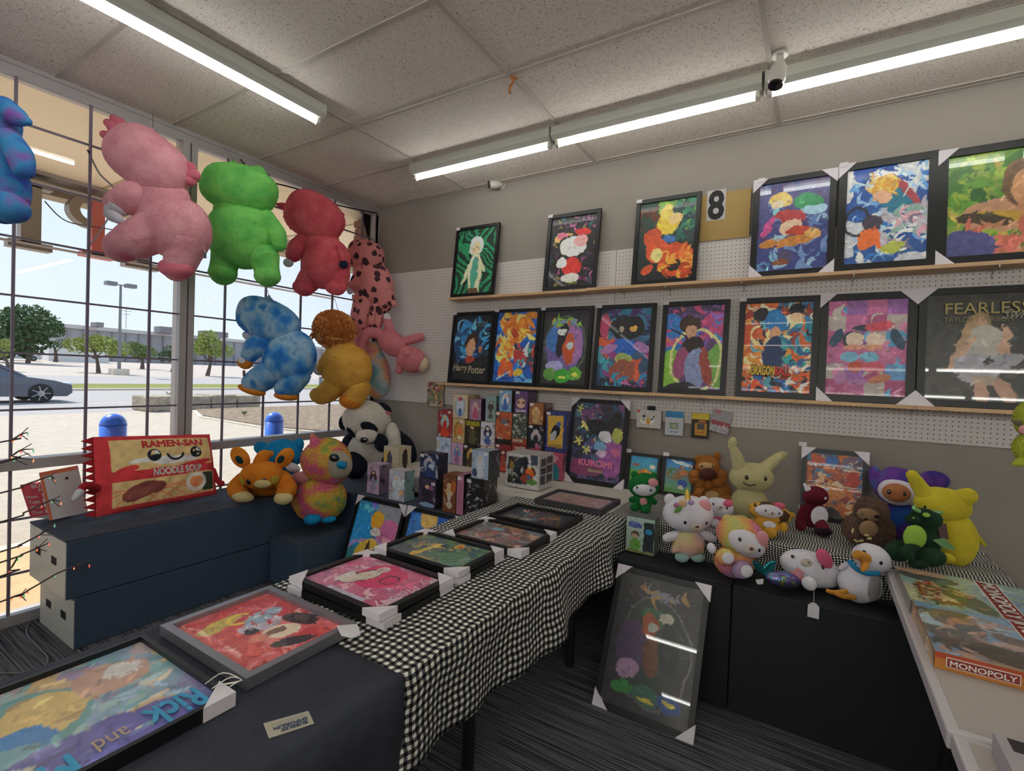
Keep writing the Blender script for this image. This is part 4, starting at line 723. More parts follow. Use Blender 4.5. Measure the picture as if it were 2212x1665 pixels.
# ================================================================== FLAT AND LEANING FRAMED PRINTS
def flat(lab, x0, x1, y0, y1, z, border, th, items, rot=0, under=0, ubord=None, **k):
    """print lying face up; its top edge is toward the camera side when rot=180"""
    c = np.array([(x0+x1)/2, (y0+y1)/2]); hx, hy = (x1-x0)/2, (y1-y0)/2; a = math.radians(rot)
    R = lambda x, y: np.array([c[0]+x*math.cos(a)-y*math.sin(a), c[1]+x*math.sin(a)+y*math.cos(a), z+th])
    # picture reads with its top toward +x side of the table (seen from the other side): TL, TR, BL
    return framed(lab, R(*k.pop('tl', (-hx, -hy))), R(*k.pop('tr', (-hx, hy))), R(*k.pop('bl', (hx, -hy))), border, th, items, **k)
gt_ = 'framed prints lying on the long table'
def rect(x0, x1, y0, y1): hx, hy = (x1-x0)/2, (y1-y0)/2; return dict(tl=(-hx, -hy), tr=(-hx, hy), bl=(hx, -hy))
Zt = T+.0045
def lying(lab, x0, x1, y0, y1, z, th, items, border=.024, rot=0, **k): return flat(lab, x0, x1, y0, y1, z, border, th, items, rot, **rect(x0, x1, y0, y1), **k)
# as seen: picture's reading direction has "up" toward -x (window side) mirrored for the words -> words run toward the camera
t, P, W, H = lying('large shrink-wrapped framed print with blue lettering, nearest the camera on the black cloth', 2.31, 2.75, -3.48, -2.905, Zt+.004, .03,
    [('grad', 'a89898', '5c64a0'), ('e', .2, .3, .3, .22, 0, '9c6c84'), ('busy', 80, ['8fa8a8', 'b8a078', '7c94a8', 'c8bca8', '8c7c98', '6c98a0'], .1, .1, .95, .8, .12), ('e', .5, .4, .2, .22, 0, '5c8c8c'), ('e', .55, .38, .13, .16, 0, 'c0a468'), ('e', .45, .55, .1, .12, 0, '3c74a8'), ('e', .8, .3, .14, .12, 0, 'b08c7c'), ('e', .85, .27, .06, .07, 0, 'c8c4c0'), ('e', .3, .65, .2, .12, 0, '6c98a0'), ('e', .15, .8, .14, .1, 0, '8c5050'), ('e', .6, .78, .3, .08, 0, '5c5c94'), ('B', 0, .9, 1, 1, '5c5ca0'), ('bolt', .1, .6, .45, .8, .02, 'b8b4a0')], corners=[2], csize=.07, border=.012, seed=41, group=gt_, nx=90)
O_, U_, V_ = P(0, 0, -.012), P(1, 0)-P(0, 0), P(0, 1)-P(0, 0); inkb = mat('ink_bright_blue', '3c9cc8', .5)
lettering('Rick', P(W, H, -.010), -U_, -V_, (W*.06, H*.06, W*.24, H*.24), inkb, t, bold=.03); lettering('and', P(W, H, -.010), -U_, -V_, (W*.3, H*.1, W*.4, H*.2), mat('ink_tan', 'b8a080', .5), t); lettering('Morty', P(W, H, -.010), -U_, -V_, (W*.46, H*.06, W*.76, H*.24), inkb, t, bold=.03)
for k in range(3): B().tube([P(W-.02, H-.03*k-.02, .002), P(W+.01, H-.03*k, .02), P(W+.03, H-.02, .005), P(W-.01, H-.05, .004)], .0012, 5, K=4).build('tag_string', WHITE, t)
lying('silver framed red print with yellow, white and black bow shapes', 2.295, 2.725, -2.86, -2.53, Zt+.004, .03,
    [('bg', 'b83c40'), ('n', 4, .6, 'c85c60', 5), ('busy', 30, ['c8504c', 'd07c7c', 'a83034', 'd89090'], 0, 0, 1, 1, .1), ('e', .3, .22, .24, .1, -10, 'b8a048'), ('ring', .47, .26, .15, .12, .3, 'd8b83c'), ('e', .55, .46, .2, .13, 10, 'b8a8b4'), ('e', .68, .34, .22, .1, -14, '8fa4b4'), ('busy', 20, ['e8dcd8', 'c03438'], .45, .25, .85, .5, .03), ('e', .43, .5, .06, .07, 0, '2a2428'), ('e', .6, .66, .17, .15, 0, 'd8c0a8'), ('e', .6, .62, .1, .06, 0, '6c4c40'), ('e', .4, .62, .1, .07, 0, 'c87868'), ('e', .52, .84, .19, .07, 25, '2c2a34'), ('e', .86, .6, .1, .2, -20, '34242c')], fm=SILV, border=.022, seed=43, group=gt_, nx=80)
pr_ = on(760, 1353, 2, Zt+.045); tag(B().prism([pr_+np.array(q) for q in ((-.04, -.02, 0), (.01, -.045, 0), (.045, -.035, 0), (.05, -.01, 0), (.0, .02, 0))], (0, 0, -.006)).build('paper_tag', TAGW, bevel=.002), 'crumpled white tag lying on the corner of the silver frame', 'tag')
th = .021
for k in range(2):
    last = k == 1; z = Zt+.002+k*(th+.0055)
    it = [('grad', 'c07c98', 'b04c70'), ('busy', 60, ['c890a8', 'd86088', 'a86c90', 'd8a8b8', 'b8b0a8'], 0, 0, 1, 1, .1), ('e', .62, .5, .34, .34, 10, 'c83868'), ('e', .5, .36, .26, .15, 20, '443c40'), ('e', .5, .36, .24, .13, 20, 'c8bcae'), ('e', .4, .24, .16, .06, 0, 'd0ccc8'), ('e', .78, .42, .1, .08, 0, 'c8b4b4'), ('ring', .62, .62, .14, .12, .2, '5c2c3c'), ('B', .0, .3, .12, .75, 'b0b0c4')] if last else [('bg', '8c6c7c')]
    t, P, W, H = lying(['lower framed print of the stack between the silver frame and the green print', 'shrink-wrapped pink framed print with cursive title, white card corners'][k], 2.325, 2.77, -2.475, -2.14, z, th, it, rot=-1.5 if last else 1.5, corners=True, csize=.075, seed=45+k, group=gt_, nx=80)
lettering('My', P(W, 0, -.0095), V_*0+(P(0, 1)-P(0, 0)), -(P(1, 0)-P(0, 0)), (H*.3, .015, H*.46, .05), WHITE, t) if 0 else None
lettering('Melody', P(W, H, -.0092), -(P(1, 0)-P(0, 0)), -(P(0, 1)-P(0, 0)), (W*.34, H*.06, W*.9, H*.2), mat('ink_pale_pink', 'dcc4cc', .5), t, shear=.2); lettering('My', P(W, H, -.0092), -(P(1, 0)-P(0, 0)), -(P(0, 1)-P(0, 0)), (W*.08, H*.07, W*.28, H*.2), mat('ink_pale_pink', 'dcc4cc', .5), t, shear=.2)
for k in range(2):
    lying(['lower framed print of the stack beneath the green-gold print', 'framed green and gold print with white card corners, fourth from the far end'][k], 2.33, 2.76, -2.09, -1.79, Zt+.002+k*(th+.0055), th,
      [('grad', '4c5c6c', '4c7450'), ('busy', 90, ['6c8c7c', '3c5c6c', 'a88c4c', '5c8058', '2c4c50', '8c7c54'], 0, 0, 1, 1, .12), ('e', .3, .35, .26, .06, 10, 'c8a848'), ('e', .65, .4, .12, .09, 0, 'c8a850'), ('e', .7, .45, .08, .08, 0, '3c4858'), ('e', .82, .6, .14, .1, 0, 'c89848'), ('e', .8, .62, .05, .05, 0, 'b04c34'), ('e', .4, .75, .3, .14, 0, '547c5c')] if k else [('bg', '4c4c50')], rot=.8-k, corners=True, csize=.07, seed=51+k, group=gt_, nx=80)
lying('framed muted collage print with white card corners, third from the far end', 2.395, 2.81, -1.725, -1.395, Zt+.002, .028,
    [('bg', '84706c')]+[('B', i/6, j/3, i/6+.16, j/3+.32, ['7c6458', '8c5c5c', '6c7480', '947c60', '5c5458', '8c6c74'][(i*2+j*5) % 6]) for i in range(6) for j in range(3)]+[('busy', 70, ['b08c6c', '5c4848', 'c0a08c', 'a05c54', '4c5c68'], 0, 0, 1, 1, .09), ('e', .75, .35, .08, .12, 0, '6c98a8')], corners=True, csize=.07, seed=53, group=gt_, nx=80)
lying('black framed dark print with small golden patches, second from the far end', 2.38, 2.795, -1.335, -1.035, Zt+.002, .026,
    [('bg', '22222a'), ('busy', 30, ['2c2c3c', '34343c', '2c3840'], 0, 0, 1, 1, .12), ('busy', 10, ['c8a83c', 'a88c34'], .04, .1, .25, .5, .035), ('busy', 26, ['8c4c3c', 'b06c50', '3c5c64', 'b0a090', '4c3c4c'], .25, .2, .95, .75, .13)], border=.02, seed=55, group=gt_, price=None, nx=80)
lying('pale pinkish framed print at the far end of the long table', 2.41, 2.84, -.885, -.56, Zt+.002, .03,
    [('bg', '9c9088'), ('b', .08, .08, .92, .92, '94807c'), ('busy', 60, ['a8746c', '8c6c6c', 'b09088', '7c6464'], .15, .15, .9, .85, .09)], border=.022, fm=mat('dark_grey_frame', '3a3a3e', .4), seed=57, group=gt_)
# leaning prints on the floor
def lean(lab, x0, x1, yb, yt, zt, items, zb=.004, **k):
    n = nz(np.cross((0, yt-yb, zt-zb), (1, 0, 0))); return framed(lab, (x0, yt, zt), (x1, yt, zt), (x0, yb, zb), .026, .02, items, corners=True, csize=.075, group='framed prints leaning on the floor', **k)
lean('framed print with a yellow figure shape on blue and pink, leaning below the figure boxes', .995, 1.475, -1.2, -1.01, .595, [('grad', '2c88c0', '2c6c4c'), ('e', .15, .35, .3, .3, 0, '1c8cd0'), ('busy', 14, ['5cc0e8', '7c6cd8', '3ca8e0'], 0, 0, .4, .5, .06), ('B', .45, 0, 1, .22, '8c90a0'), ('e', .8, .35, .26, .26, 0, 'c0689c'), ('e', .8, .45, .14, .1, 0, 'e0a0b0'), ('ring', .45, .8, .6, .5, .12, 'a88cc8'), ('e', .5, .2, .14, .14, 0, 'e0a028'), ('e', .52, .34, .1, .08, 0, 'd0ccc8'), ('e', .42, .68, .26, .34, 10, 'd8b444'), ('e', .42, .62, .05, .24, 0, '3c2c20'), ('e', .1, .9, .2, .2, 0, '1c5c38')], seed=61)
lean('framed blue, yellow and green cartoon print leaning beside the yellow figure print', 1.5, 1.97, -1.2, -1.01, .6, [('bg', '1c5cb8'), ('e', .15, .3, .2, .4, 0, '3c7cc8'), ('e', .4, .05, .16, .2, -20, 'd8b060'), ('e', .55, .35, .3, .1, 0, '6cb048'), ('e', .5, .6, .4, .2, 0, '5c9c3c'), ('busy', 14, ['4ca8e8', '2c6cc0', '1c3c78'], 0, 0, 1, .5, .07)], seed=63)
lean('large dark framed print with pumpkins at its foot, leaning on the black display box', 3.02, 3.465, -1.365, -1.075, .57, [('bg', '2c2b2f'), ('ring', .52, .55, .42, .6, .05, '55555a'), ('e', .5, .5, .36, .5, 0, '26302c'), ('e', .25, .55, .18, .3, 0, '40304c'), ('e', .5, .3, .16, .1, 0, '2c5038'), ('e', .62, .28, .09, .07, 0, '9a988c'), ('e', .44, .36, .09, .12, 0, '8c4420'), ('e', .47, .37, .05, .05, 0, '9c9c94'), ('e', .5, .58, .1, .22, 0, '5c3424'), ('e', .68, .5, .1, .3, -10, '1c2024'), ('e', .25, .72, .14, .1, 0, '8c708c'), ('e', .22, .85, .13, .08, 0, '2c6c34'), ('e', .5, .87, .16, .1, 0, '2c5444'), ('e', .76, .87, .13, .09, 0, '24407c'), ('e', .5, .9, .09, .02, 0, 'b8a43c'), ('e', .76, .86, .06, .03, 0, 'b0a03c'), ('busy', 10, ['8c6c44', '6c6c74'], .25, .1, .8, .2, .08)], seed=65, glaze=True, nx=80)
# prints standing on the tables against the wall
def stand(lab, TLp, TRp, BLp, yt, yb, zb, items, **k):
    a, b_ = on(*TLp, 1, yt), on(*TRp, 1, yt); return framed(lab, (a[0], yt, (a[2]+b_[2])/2), (b_[0], yt, (a[2]+b_[2])/2), (a[0], yb, zb), k.pop('border', .026), .02, items, group='prints standing on the tables by the wall', **k)
t, P, W, H = stand('tall framed star print with pink title standing behind the boxed figures', (1237, 859.5), (1361, 866), (1214, 1047), -.07, -.16, Zt+.004, [('bg', '2c2c3c'), ('busy', 60, ['3c3c6c', '5c4c7c', '2c4c6c', '6c4470', '3c6478'], 0, 0, 1, 1, .12), ('e', .82, .7, .26, .34, 0, '8c4c8c'), ('e', .3, .85, .34, .16, 0, '7c3c60'), ('star', .12, .08, .09, 5, 'c8c870'), ('star', .25, .3, .1, 5, 'd0c86c'), ('star', .12, .5, .09, 5, 'c8c060'), ('star', .3, .62, .1, 5, 'c8c868'), ('busy', 18, ['d0c86c', '5cb0c8'], .05, .05, .5, .6, .03), ('e', .52, .32, .28, .16, 20, '1c1c22'), ('e', .82, .22, .1, .2, 20, '1c1c22'), ('e', .66, .42, .13, .11, 0, 'c4c0c8'), ('e', .55, .55, .14, .08, 0, '6c94b8'), ('e', .6, .64, .1, .06, 0, 'b8a0b8'), ('e', .88, .4, .09, .14, 0, 'a0a450'), ('e', .88, .62, .1, .08, 0, 'b85c84')], corners=True, csize=.075, border=.03, seed=71, nx=80, glaze=True)
lettering('KUROMI', P(0, 0, .001), *FX(P)[1:], (W*.22, H*.72, W*.8, H*.79), mat('ink_rose', 'e87ca8', .5), t, bold=.04, shear=-.1); lettering('Skimi', P(0, 0, .001), *FX(P)[1:], (W*.4, H*.82, W*.64, H*.86), mat('ink_pale_lime', 'd0d890', .5), t)
stand('small framed orange creature print on a green field, left of the brown bear', (1358, 976.5), (1429, 983), (1352, 1064), -.07, -.12, Zt+.004, [('grad', '3c94c8', '4c8c40'), ('b', 0, .45, 1, 1, '5c9c3c'), ('e', .55, .65, .3, .28, 0, 'c8742c'), ('busy', 16, ['d89040', 'a05020', 'e0b060'], .3, .45, .8, .9, .1), ('b', .1, .25, .3, .34, '9c5c34'), ('e', .8, .3, .1, .08, 0, 'd0c8b0')], border=.022, price=(-.02, -.02), seed=73)
stand('small framed print of a blue shape in a landscape, directly left of the brown bear', (1433, 984), (1505, 989), (1429, 1064), -.07, -.12, Zt+.004, [('grad', '2c7cc8', '6c9c54'), ('e', .7, .12, .5, .06, 10, 'c8d8e8'), ('e', .3, .45, .26, .2, 0, '7c6c44'), ('busy', 24, ['8c5c3c', '4c7c3c', 'c08c54', '5c8c9c'], 0, .2, 1, .7, .1), ('e', .68, .38, .16, .1, 0, 'b86c38'), ('e', .66, .7, .17, .14, 0, '2c4ca0'), ('e', .6, .82, .1, .08, 0, 'c8c0b8'), ('b', 0, .88, 1, 1, '5c8c4c')], border=.022, price=(.0, -.02), seed=75)
t, P, W, H = stand('framed orange-red comic print with white card corners between the plush toys', (1734, 964), (1877, 980), (1722, 1122), -.07, -.15, Zt+.004, [('bg', '8c5040'), ('B', 0, 0, 1, .22, '6c5864'), ('B', 0, .22, 1, .48, '9c4c34'), ('B', 0, .48, 1, 1, '94643c'), ('busy', 150, ['b05c34', '3c6c94', 'c8a880', '7c3430', '54404c', 'c87c40', 'a89c94'], 0, 0, 1, 1, .1), ('e', .45, .12, .12, .1, 0, '2c5c9c'), ('e', .22, .12, .12, .08, 0, 'a04434'), ('e', .5, .62, .2, .16, 0, 'b8743c'), ('e', .85, .4, .12, .2, 0, 'a0342c'), ('bolt', 0, .2, 1, .26, .008, 'c8c0bc'), ('bolt', 0, .46, 1, .52, .008, 'c8c0bc')], corners=True, csize=.075, price=(-.02, -.03), seed=77, nx=80)
# ================================================================== BOXES
MONO = 0
def carton(name, lab, x0, x1, y, d, z0, z1, items, side, top, cat='box', group=None, seed=1, nx=44, window=None, sticker=None, sideart=None):
    t = thing(name, lab, cat, ((x0+x1)/2, y+d/2, z0), group)
    B().box((x0, y, z0), (x1, y+d, z1)).build('carton', mat('carton_'+side, side, .4), t, bevel=.0015)
    if top != side: B().box((x0+.001, y+.001, z1), (x1-.001, y+d-.001, z1+.0006)).build('top_flap', mat('carton_'+top, top, .45), t)
    m = print_mat('box_print', .3, .4)
    sheet('printed_face', (x0+.0015, y-.0006, z1-.0015), (x1-x0-.003, 0, 0), (0, 0, -(z1-z0)+.003), items, t, seed, nx, m)
    sheet('printed_side', (x1+.0006, y+.0015, z1-.0015), (0, d-.003, 0), (0, 0, -(z1-z0)+.003), sideart or [('bg', side), ('busy', 14, [side, '2c2830', '6c6470', side], 0, 0, 1, 1, .2)], t, seed+1, 24, m)
    if sticker:
        sx, sz = sticker; B().box((x0+(x1-x0)*sx, y-.0022, z1-(z1-z0)*sz-.02), (x0+(x1-x0)*sx+.032, y-.0008, z1-(z1-z0)*sz)).build('price_sticker', TAGW, t)
    return t
FG = 'figure boxes stacked against the back wall'; FF = 'figure boxes in the front row'
def fig(bgc, hair, dress, skin='c8a890', extra=()): return [('bg', bgc), ('busy', 16, [bgc, '8c8088', hair], 0, 0, 1, 1, .14)]+[('e', .5, .3, .2, .2, 0, hair), ('e', .5, .45, .3, .3, 0, hair), ('e', .5, .28, .11, .09, 0, skin), ('e', .5, .58, .15, .3, 0, dress), ('e', .5, .8, .24, .22, 0, dress)]+list(extra)
Yb = -.2; D_ = .15; z0 = Zt+.001
low = .95; mid = 1.155
carton('figure_box', 'pale blue figure box at the bottom left of the wall stack', 1.045, 1.205, Yb, D_, z0, .965, [('bg', 'a8b4cc'), ('busy', 40, ['c8d0e0', '7c94b8', '9cb0d0', '6c7c9c'], 0, 0, 1, 1, .1), ('e', .12, .3, .07, .2, 0, 'b8b070')], 'a0a8bc', 'b8bcc8', group=FG, seed=1)
carton('figure_box', 'pink figure box with long blue hair, second at the bottom of the wall stack', 1.21, 1.335, Yb, D_, z0, .93, fig('b08ca8', '4c84a8', '8c5c88'), '9c6c90', 'a88ca0', group=FG, seed=2)
carton('figure_box', 'black and gold figure box, third at the bottom of the wall stack', 1.34, 1.505, Yb, D_, z0, .925, fig('1c1a1a', 'a8843c', '3c2c1c'), '161618', '202022', group=FG, seed=3, sticker=(.05, .02))
carton('figure_box', 'orange and white figure box mostly hidden behind the standing pale blue box', 1.51, 1.655, Yb, D_, z0, .935, [('bg', 'b86c34'), ('busy', 20, ['d8c8b8', '8c4424'], 0, 0, 1, .4, .2)], 'a85c30', 'c0b0a0', group=FG, seed=4)
carton('figure_box', 'dark red figure box at the bottom of the wall stack under the orange dragon box', 1.66, 1.81, Yb, D_, z0, .965, fig('7c2828', '5c1c20', '94402c', extra=[('b', .0, .85, 1, .95, 'c85038')]), '6c2024', '6c2024', group=FG, seed=5, sticker=(.05, .02))
t = carton('figure_box', 'red-banded figure box at the stack bottom, title band visible above the big window box', 1.815, 1.95, Yb, D_, z0, .975, [('bg', '8c2c28'), ('busy', 20, ['b84034', '5c2020'], 0, .2, 1, 1, .1), ('b', 0, .02, 1, .16, '8c2824')], '7c2420', '7c2420', group=FG, seed=6)
lettering('HUNTER', (1.815, Yb-.0014, .975), (1, 0, 0), (0, 0, -1), (.03, .01, .125, .035), WHITE, t, bold=.03)
carton('figure_box', 'dark plain figure box between the red boxes and the tall print', 1.955, 2.1, Yb, D_, z0, .945, [('bg', '1c1c24'), ('busy', 12, ['3c2c40', '2c3040'], 0, 0, 1, 1, .15)], '18181c', '1c1c20', group=FG, seed=7)
carton('figure_box', 'pink and teal figure box at the bottom right of the wall stack', 2.11, 2.265, Yb, D_, z0, .955, [('bg', 'a84c64'), ('e', .5, .75, .34, .5, 0, '2c7c8c'), ('e', .5, .2, .24, .16, 0, 'c88ca0'), ('e', .5, .3, .12, .1, 0, 'c8a898')], '94405c', 'a06074', group=FG, seed=8)
carton('figure_box', 'red figure box with teal-haired dancer, left end of the middle row', 1.05, 1.21, Yb, D_, .967, 1.2, fig('902c30', '8cb0b0', 'b8301c', extra=[('e', .5, .85, .3, .2, 0, 'c84020')]), '7c2428', '8c3034', group=FG, seed=9, sticker=(.7, .03))
carton('figure_box', 'golden figure box with a round window', 1.215, 1.345, Yb, D_, .932, 1.14, [('bg', 'b09870'), ('e', .5, .5, .4, .58, 0, '8c6424'), ('e', .55, .5, .3, .5, 0, 'b08040'), ('e', .6, .5, .16, .3, 0, 'c86c44'), ('e', .6, .78, .18, .12, 0, 'c8c4b4')], 'a88c60', 'b8a888', group=FG, seed=10, sticker=(.6, .08))
t = carton('figure_box', 'black figure box with yellow block title', 1.35, 1.505, Yb, D_, .927, 1.135, fig('26241c', '3c3424', '4c4c34', extra=[('b', 0, 0, 1, .25, '3c3a14')]), '1c1c18', '24241c', group=FG, seed=11)
lettering('OKARUN', (1.35, Yb-.0014, 1.135), (1, 0, 0), (0, 0, -1), (.01, .006, .145, .045), mat('ink_acid_yellow', 'c0b830', .5), t, bold=.045)
carton('figure_box', 'white and blue figure box with a long-haired figure in the middle row', 1.51, 1.65, Yb, D_, .937, 1.135, fig('b8b4bc', '2c3450', '3c5490', 'd0b8a8', extra=[('e', .5, .5, .12, .12, 0, 'c0bcc0')]), '8c8c98', 'b8b8c0', group=FG, seed=12)
carton('figure_box', 'orange window box with a dragon shape, centre of the wall stack', 1.655, 1.808, Yb, D_, .967, 1.225, [('bg', 'a85430'), ('busy', 40, ['c87848', '8c3c24', 'b0a098', '3c3c44'], 0, .1, 1, .85, .1), ('e', .5, .3, .2, .12, 0, '5c6474'), ('b', 0, .84, 1, 1, '1c1a1c')], '8c4428', 'a04c2c', group=FG, seed=13, sticker=(.02, .02))
t = carton('figure_box', 'grey-green window box with an orange title band, right of the orange dragon box', 1.813, 1.95, Yb, D_, .977, 1.225, [('bg', '3c4440'), ('busy', 50, ['98a098', '5c7060', '2c302c', 'b0a890', '3c6048'], 0, 0, 1, .8, .1), ('b', 0, .8, 1, 1, '8c3c28')], '2c302c', '3c403c', group=FG, seed=14, sticker=(.05, .03))
lettering('HUNTER', (1.813, Yb-.0014, 1.225), (1, 0, 0), (0, 0, -1), (.012, .205, .1, .225), WHITE, t, bold=.03)
carton('figure_box', 'black figure box with a pink-booted figure, right of the middle row', 1.955, 2.1, Yb, D_, .947, 1.145, fig('1c1c24', '9c98a0', '24242c', extra=[('e', .6, .85, .12, .2, -20, 'a85c78'), ('e', .5, .94, .4, .05, 0, '8c3c4c')]), '14141a', '1c1c22', group=FG, seed=15, sticker=(.08, .02))
carton('figure_box', 'blue and gold figure box at the right end of the wall stack', 2.11, 2.28, Yb, D_, .957, 1.26, [('bg', '2c3470'), ('b', .1, .1, .88, .9, 'b8943c'), ('e', .5, .5, .2, .34, 20, '1c1c28'), ('e', .4, .6, .12, .26, 30, 'a8a8b0'), ('e', .66, .3, .12, .12, 0, '3c5c94'), ('b', .15, .82, .85, .9, '8c7430')], '20204c', '2c3068', group=FG, seed=16, sticker=(.03, .02))
carton('figure_box', 'cream figure box with an oval silver window, top left of the wall stack', 1.212, 1.37, Yb, D_, 1.142, 1.345, [('bg', 'b8a890'), ('e', .5, .52, .36, .56, 0, '8c98a8'), ('e', .5, .5, .26, .46, 0, 'b0b8c4'), ('e', .5, .75, .12, .24, 0, '3c64a0'), ('e', .5, .2, .14, .1, 0, 'b83c34')], 'a08c68', 'b0a084', group=FG, seed=17)
carton('figure_box', 'pink and purple figure box in the top row beside the cream one', 1.388, 1.508, Yb, D_, 1.138, 1.315, fig('8c6c84', 'b898a8', 'a84c6c'), '3c2440', '6c4c68', group=FG, seed=18)
carton('figure_box', 'grey-teal figure box in the top row, third from the left', 1.55, 1.652, Yb, D_, 1.138, 1.35, fig('7c9494', '3c3834', '4c4c48', 'c8b098'), '6c8484', '8c9c9c', group=FG, seed=19)
carton('figure_box', 'light blue figure box with a white-haired figure, in the top row', 1.68, 1.8, Yb, D_, 1.227, 1.4, fig('6c94b8', 'c8c8d0', '3c64a8'), '34302c', '7c98b0', group=FG, seed=20, sticker=(.02, .02))
t = carton('figure_box', 'purple figure box showing a large brown-haired cartoon face', 1.828, 1.945, Yb, D_, 1.227, 1.4, [('bg', '5c3c74'), ('e', .5, .45, .44, .5, 0, '5c4060'), ('e', .5, .55, .34, .34, 0, 'c8a48c'), ('e', .3, .52, .08, .1, 0, '3c3434'), ('e', .7, .52, .08, .1, 0, '3c3434'), ('b', 0, .82, 1, 1, '6c4c8c')], '3c2850', '5c4070', group=FG, seed=21, sticker=(.08, .02))
lettering('Qposket', (1.828, Yb-.0014, 1.4), (1, 0, 0), (0, 0, -1), (.015, .14, .105, .168), WHITE, t, bold=.02)
carton('figure_box', 'orange-brown figure box at the right end of the top row', 1.96, 2.085, Yb, D_, 1.147, 1.315, fig('8c5838', 'b8945c', 'a88c5c'), '7c4428', '8c5434', group=FG, seed=22, sticker=(.06, .02))
# front row
carton('figure_box', 'lilac figure box, leftmost of the front row', 1.005, 1.135, -.94, .118, .602, .822, fig('b098b4', '3c2c34', '8c84a8', extra=[('e', .8, .55, .14, .06, 0, '4ca8c8')]), '6c5870', 'b09cb8', group=FF, seed=31)
carton('figure_box', 'white and mint figure box with a silver-haired figure, second of the front row', 1.268, 1.42, -.975, .1, .602, .818, fig('a8a8b8', 'c4d0e0', 'b8c0d0', extra=[('e', .8, .7, .14, .12, 0, 'd0a078')]), '7c9c9c', 'c0b8bc', group=FF, seed=32, sticker=(.03, .03))
carton('figure_box', 'dark purple figure box with an ice-blue base, in the front row', 1.548, 1.705, -.975, .1, .602, .80, fig('3c3048', '241c28', '26222c', extra=[('e', .5, .9, .45, .1, 0, '7c98b8'), ('e', .75, .3, .12, .1, 0, '8c4c78')]), '1c1820', '3c3040', group=FF, seed=33, sticker=(.75, .1))
carton('figure_box', 'dark blue figure box standing on the dark purple one', 1.552, 1.716, -.97, .1, .802, .972, fig('1c2448', '8c98a8', '243468', extra=[('e', .6, .5, .14, .1, 0, 'a8b8c8')]), '181c30', '242c44', group=FF, seed=34, sticker=(.02, .06))
carton('figure_box', 'brown and gold figure box in the front row', 1.765, 1.875, -.975, .13, .602, .852, fig('6c3c20', 'b89c70', 'b0a498', extra=[('e', .8, .3, .2, .4, 0, 'a85c24')]), '4c2c1c', '7c4c2c', group=FF, seed=35)
carton('figure_box', 'slim pink box between the brown box and the black window box', 1.88, 1.938, -.975, .14, .602, .866, [('bg', 'a06880'), ('b', .25, .2, .7, .8, '94607c')], '241c2c', 'a87088', group=FF, seed=36, sticker=(.1, .06))
carton('figure_box', 'black window box with silver debris shapes, right end of the front row', 1.955, 2.09, -.975, .16, .602, .853, [('bg', '14141a'), ('busy', 36, ['5c545c', '2c242c', '8c8890', '3c1c24', 'b0a8b0'], 0, .1, 1, 1, .09)], '1c1816', '20222a', group=FF, seed=37, sticker=(.05, .03))
carton('figure_box', 'ice blue figure box standing on the black window box', 1.985, 2.118, -.965, .13, .855, 1.038, fig('8c9cb4', 'a4b0c0', 'b8bcc8', extra=[('e', .2, .8, .16, .2, 0, '34405c')]), '26282c', '8c9cac', group=FF, seed=38, sticker=(.68, .06))
carton('figure_box', 'cream and yellow figure box standing behind the lilac box', .965, 1.125, -.74, .14, Zt+.004, .93, [('bg', 'b0a890'), ('b', 0, .2, .4, 1, 'b09440'), ('e', .4, .6, .18, .4, 0, '34384c'), ('e', .4, .25, .07, .08, 0, '3c2c28')], 'a8a088', 'b8b098', group=FF, seed=39, sideart=[('bg', 'a8a088'), ('e', .5, .55, .22, .6, 0, '16161a')])
t = carton('window_box', 'big white-edged window box with an orange splash figure, in front of the wall stack', 2.02, 2.285, -.605, .21, Zt+.004, .985, [('bg', 'b8b4b4'), ('b', .06, .1, .66, .88, '1c2228'), ('b', .12, .15, .24, .8, '8c7830'), ('busy', 30, ['3c4048', '2c3038', '98a0a0'], .1, .1, .7, .85, .08), ('b', .75, .0, .95, .3, '3c4454'), ('e', .72, .5, .2, .14, 0, '3c2c24'), ('e', .74, .52, .14, .1, 30, 'c8642c'), ('e', .66, .7, .2, .14, 0, '8c3c28'), ('e', .8, .78, .16, .08, 0, '4c7c3c'), ('e', .7, .64, .06, .05, 0, '2c6ca8'), ('e', .74, .38, .06, .04, 0, 'd0b048')], '9c9896', 'b0acaa', cat='box', seed=40, nx=60, sticker=(.66, .28), sideart=[('bg', 'a8a4a4'), ('b', .08, .08, .45, .3, '2c3438'), ('b', .5, .08, .92, .3, '2c3438'), ('b', .08, .34, .45, .56, '24282c'), ('b', .5, .34, .92, .56, '24282c'), ('b', .08, .6, .45, .84, '24282c'), ('b', .5, .6, .92, .84, '2c3438')])
t = carton('headphone_box', 'pale green kids headphone box with a dark window on the black display box', 3.0, 3.155, -.92, .095, .594, .785, [('grad', '94a8a4', '8ca094'), ('b', .62, .1, 1, .92, '20262c'), ('e', .8, .38, .12, .1, 0, '1c7ca8'), ('e', .32, .22, .24, .12, 0, '5c6c9c'), ('e', .32, .5, .13, .12, 0, '3c2c24'), ('e', .32, .54, .09, .09, 0, 'b08c74'), ('e', .34, .78, .2, .22, 0, '5c8c3c'), ('b', 0, .93, 1, 1, '6c7434')], '56604c', '5c6468', cat='box', seed=42, nx=60)
lettering('Kids', (3.0, -.9212, .785), (1, 0, 0), (0, 0, -1), (.015, .03, .085, .055), mat('ink_violet', '4c50b0', .5), t, bold=.015); lettering('HEADPHONES', (3.0, -.9212, .785), (1, 0, 0), (0, 0, -1), (.012, .06, .09, .068), WHITE, t)
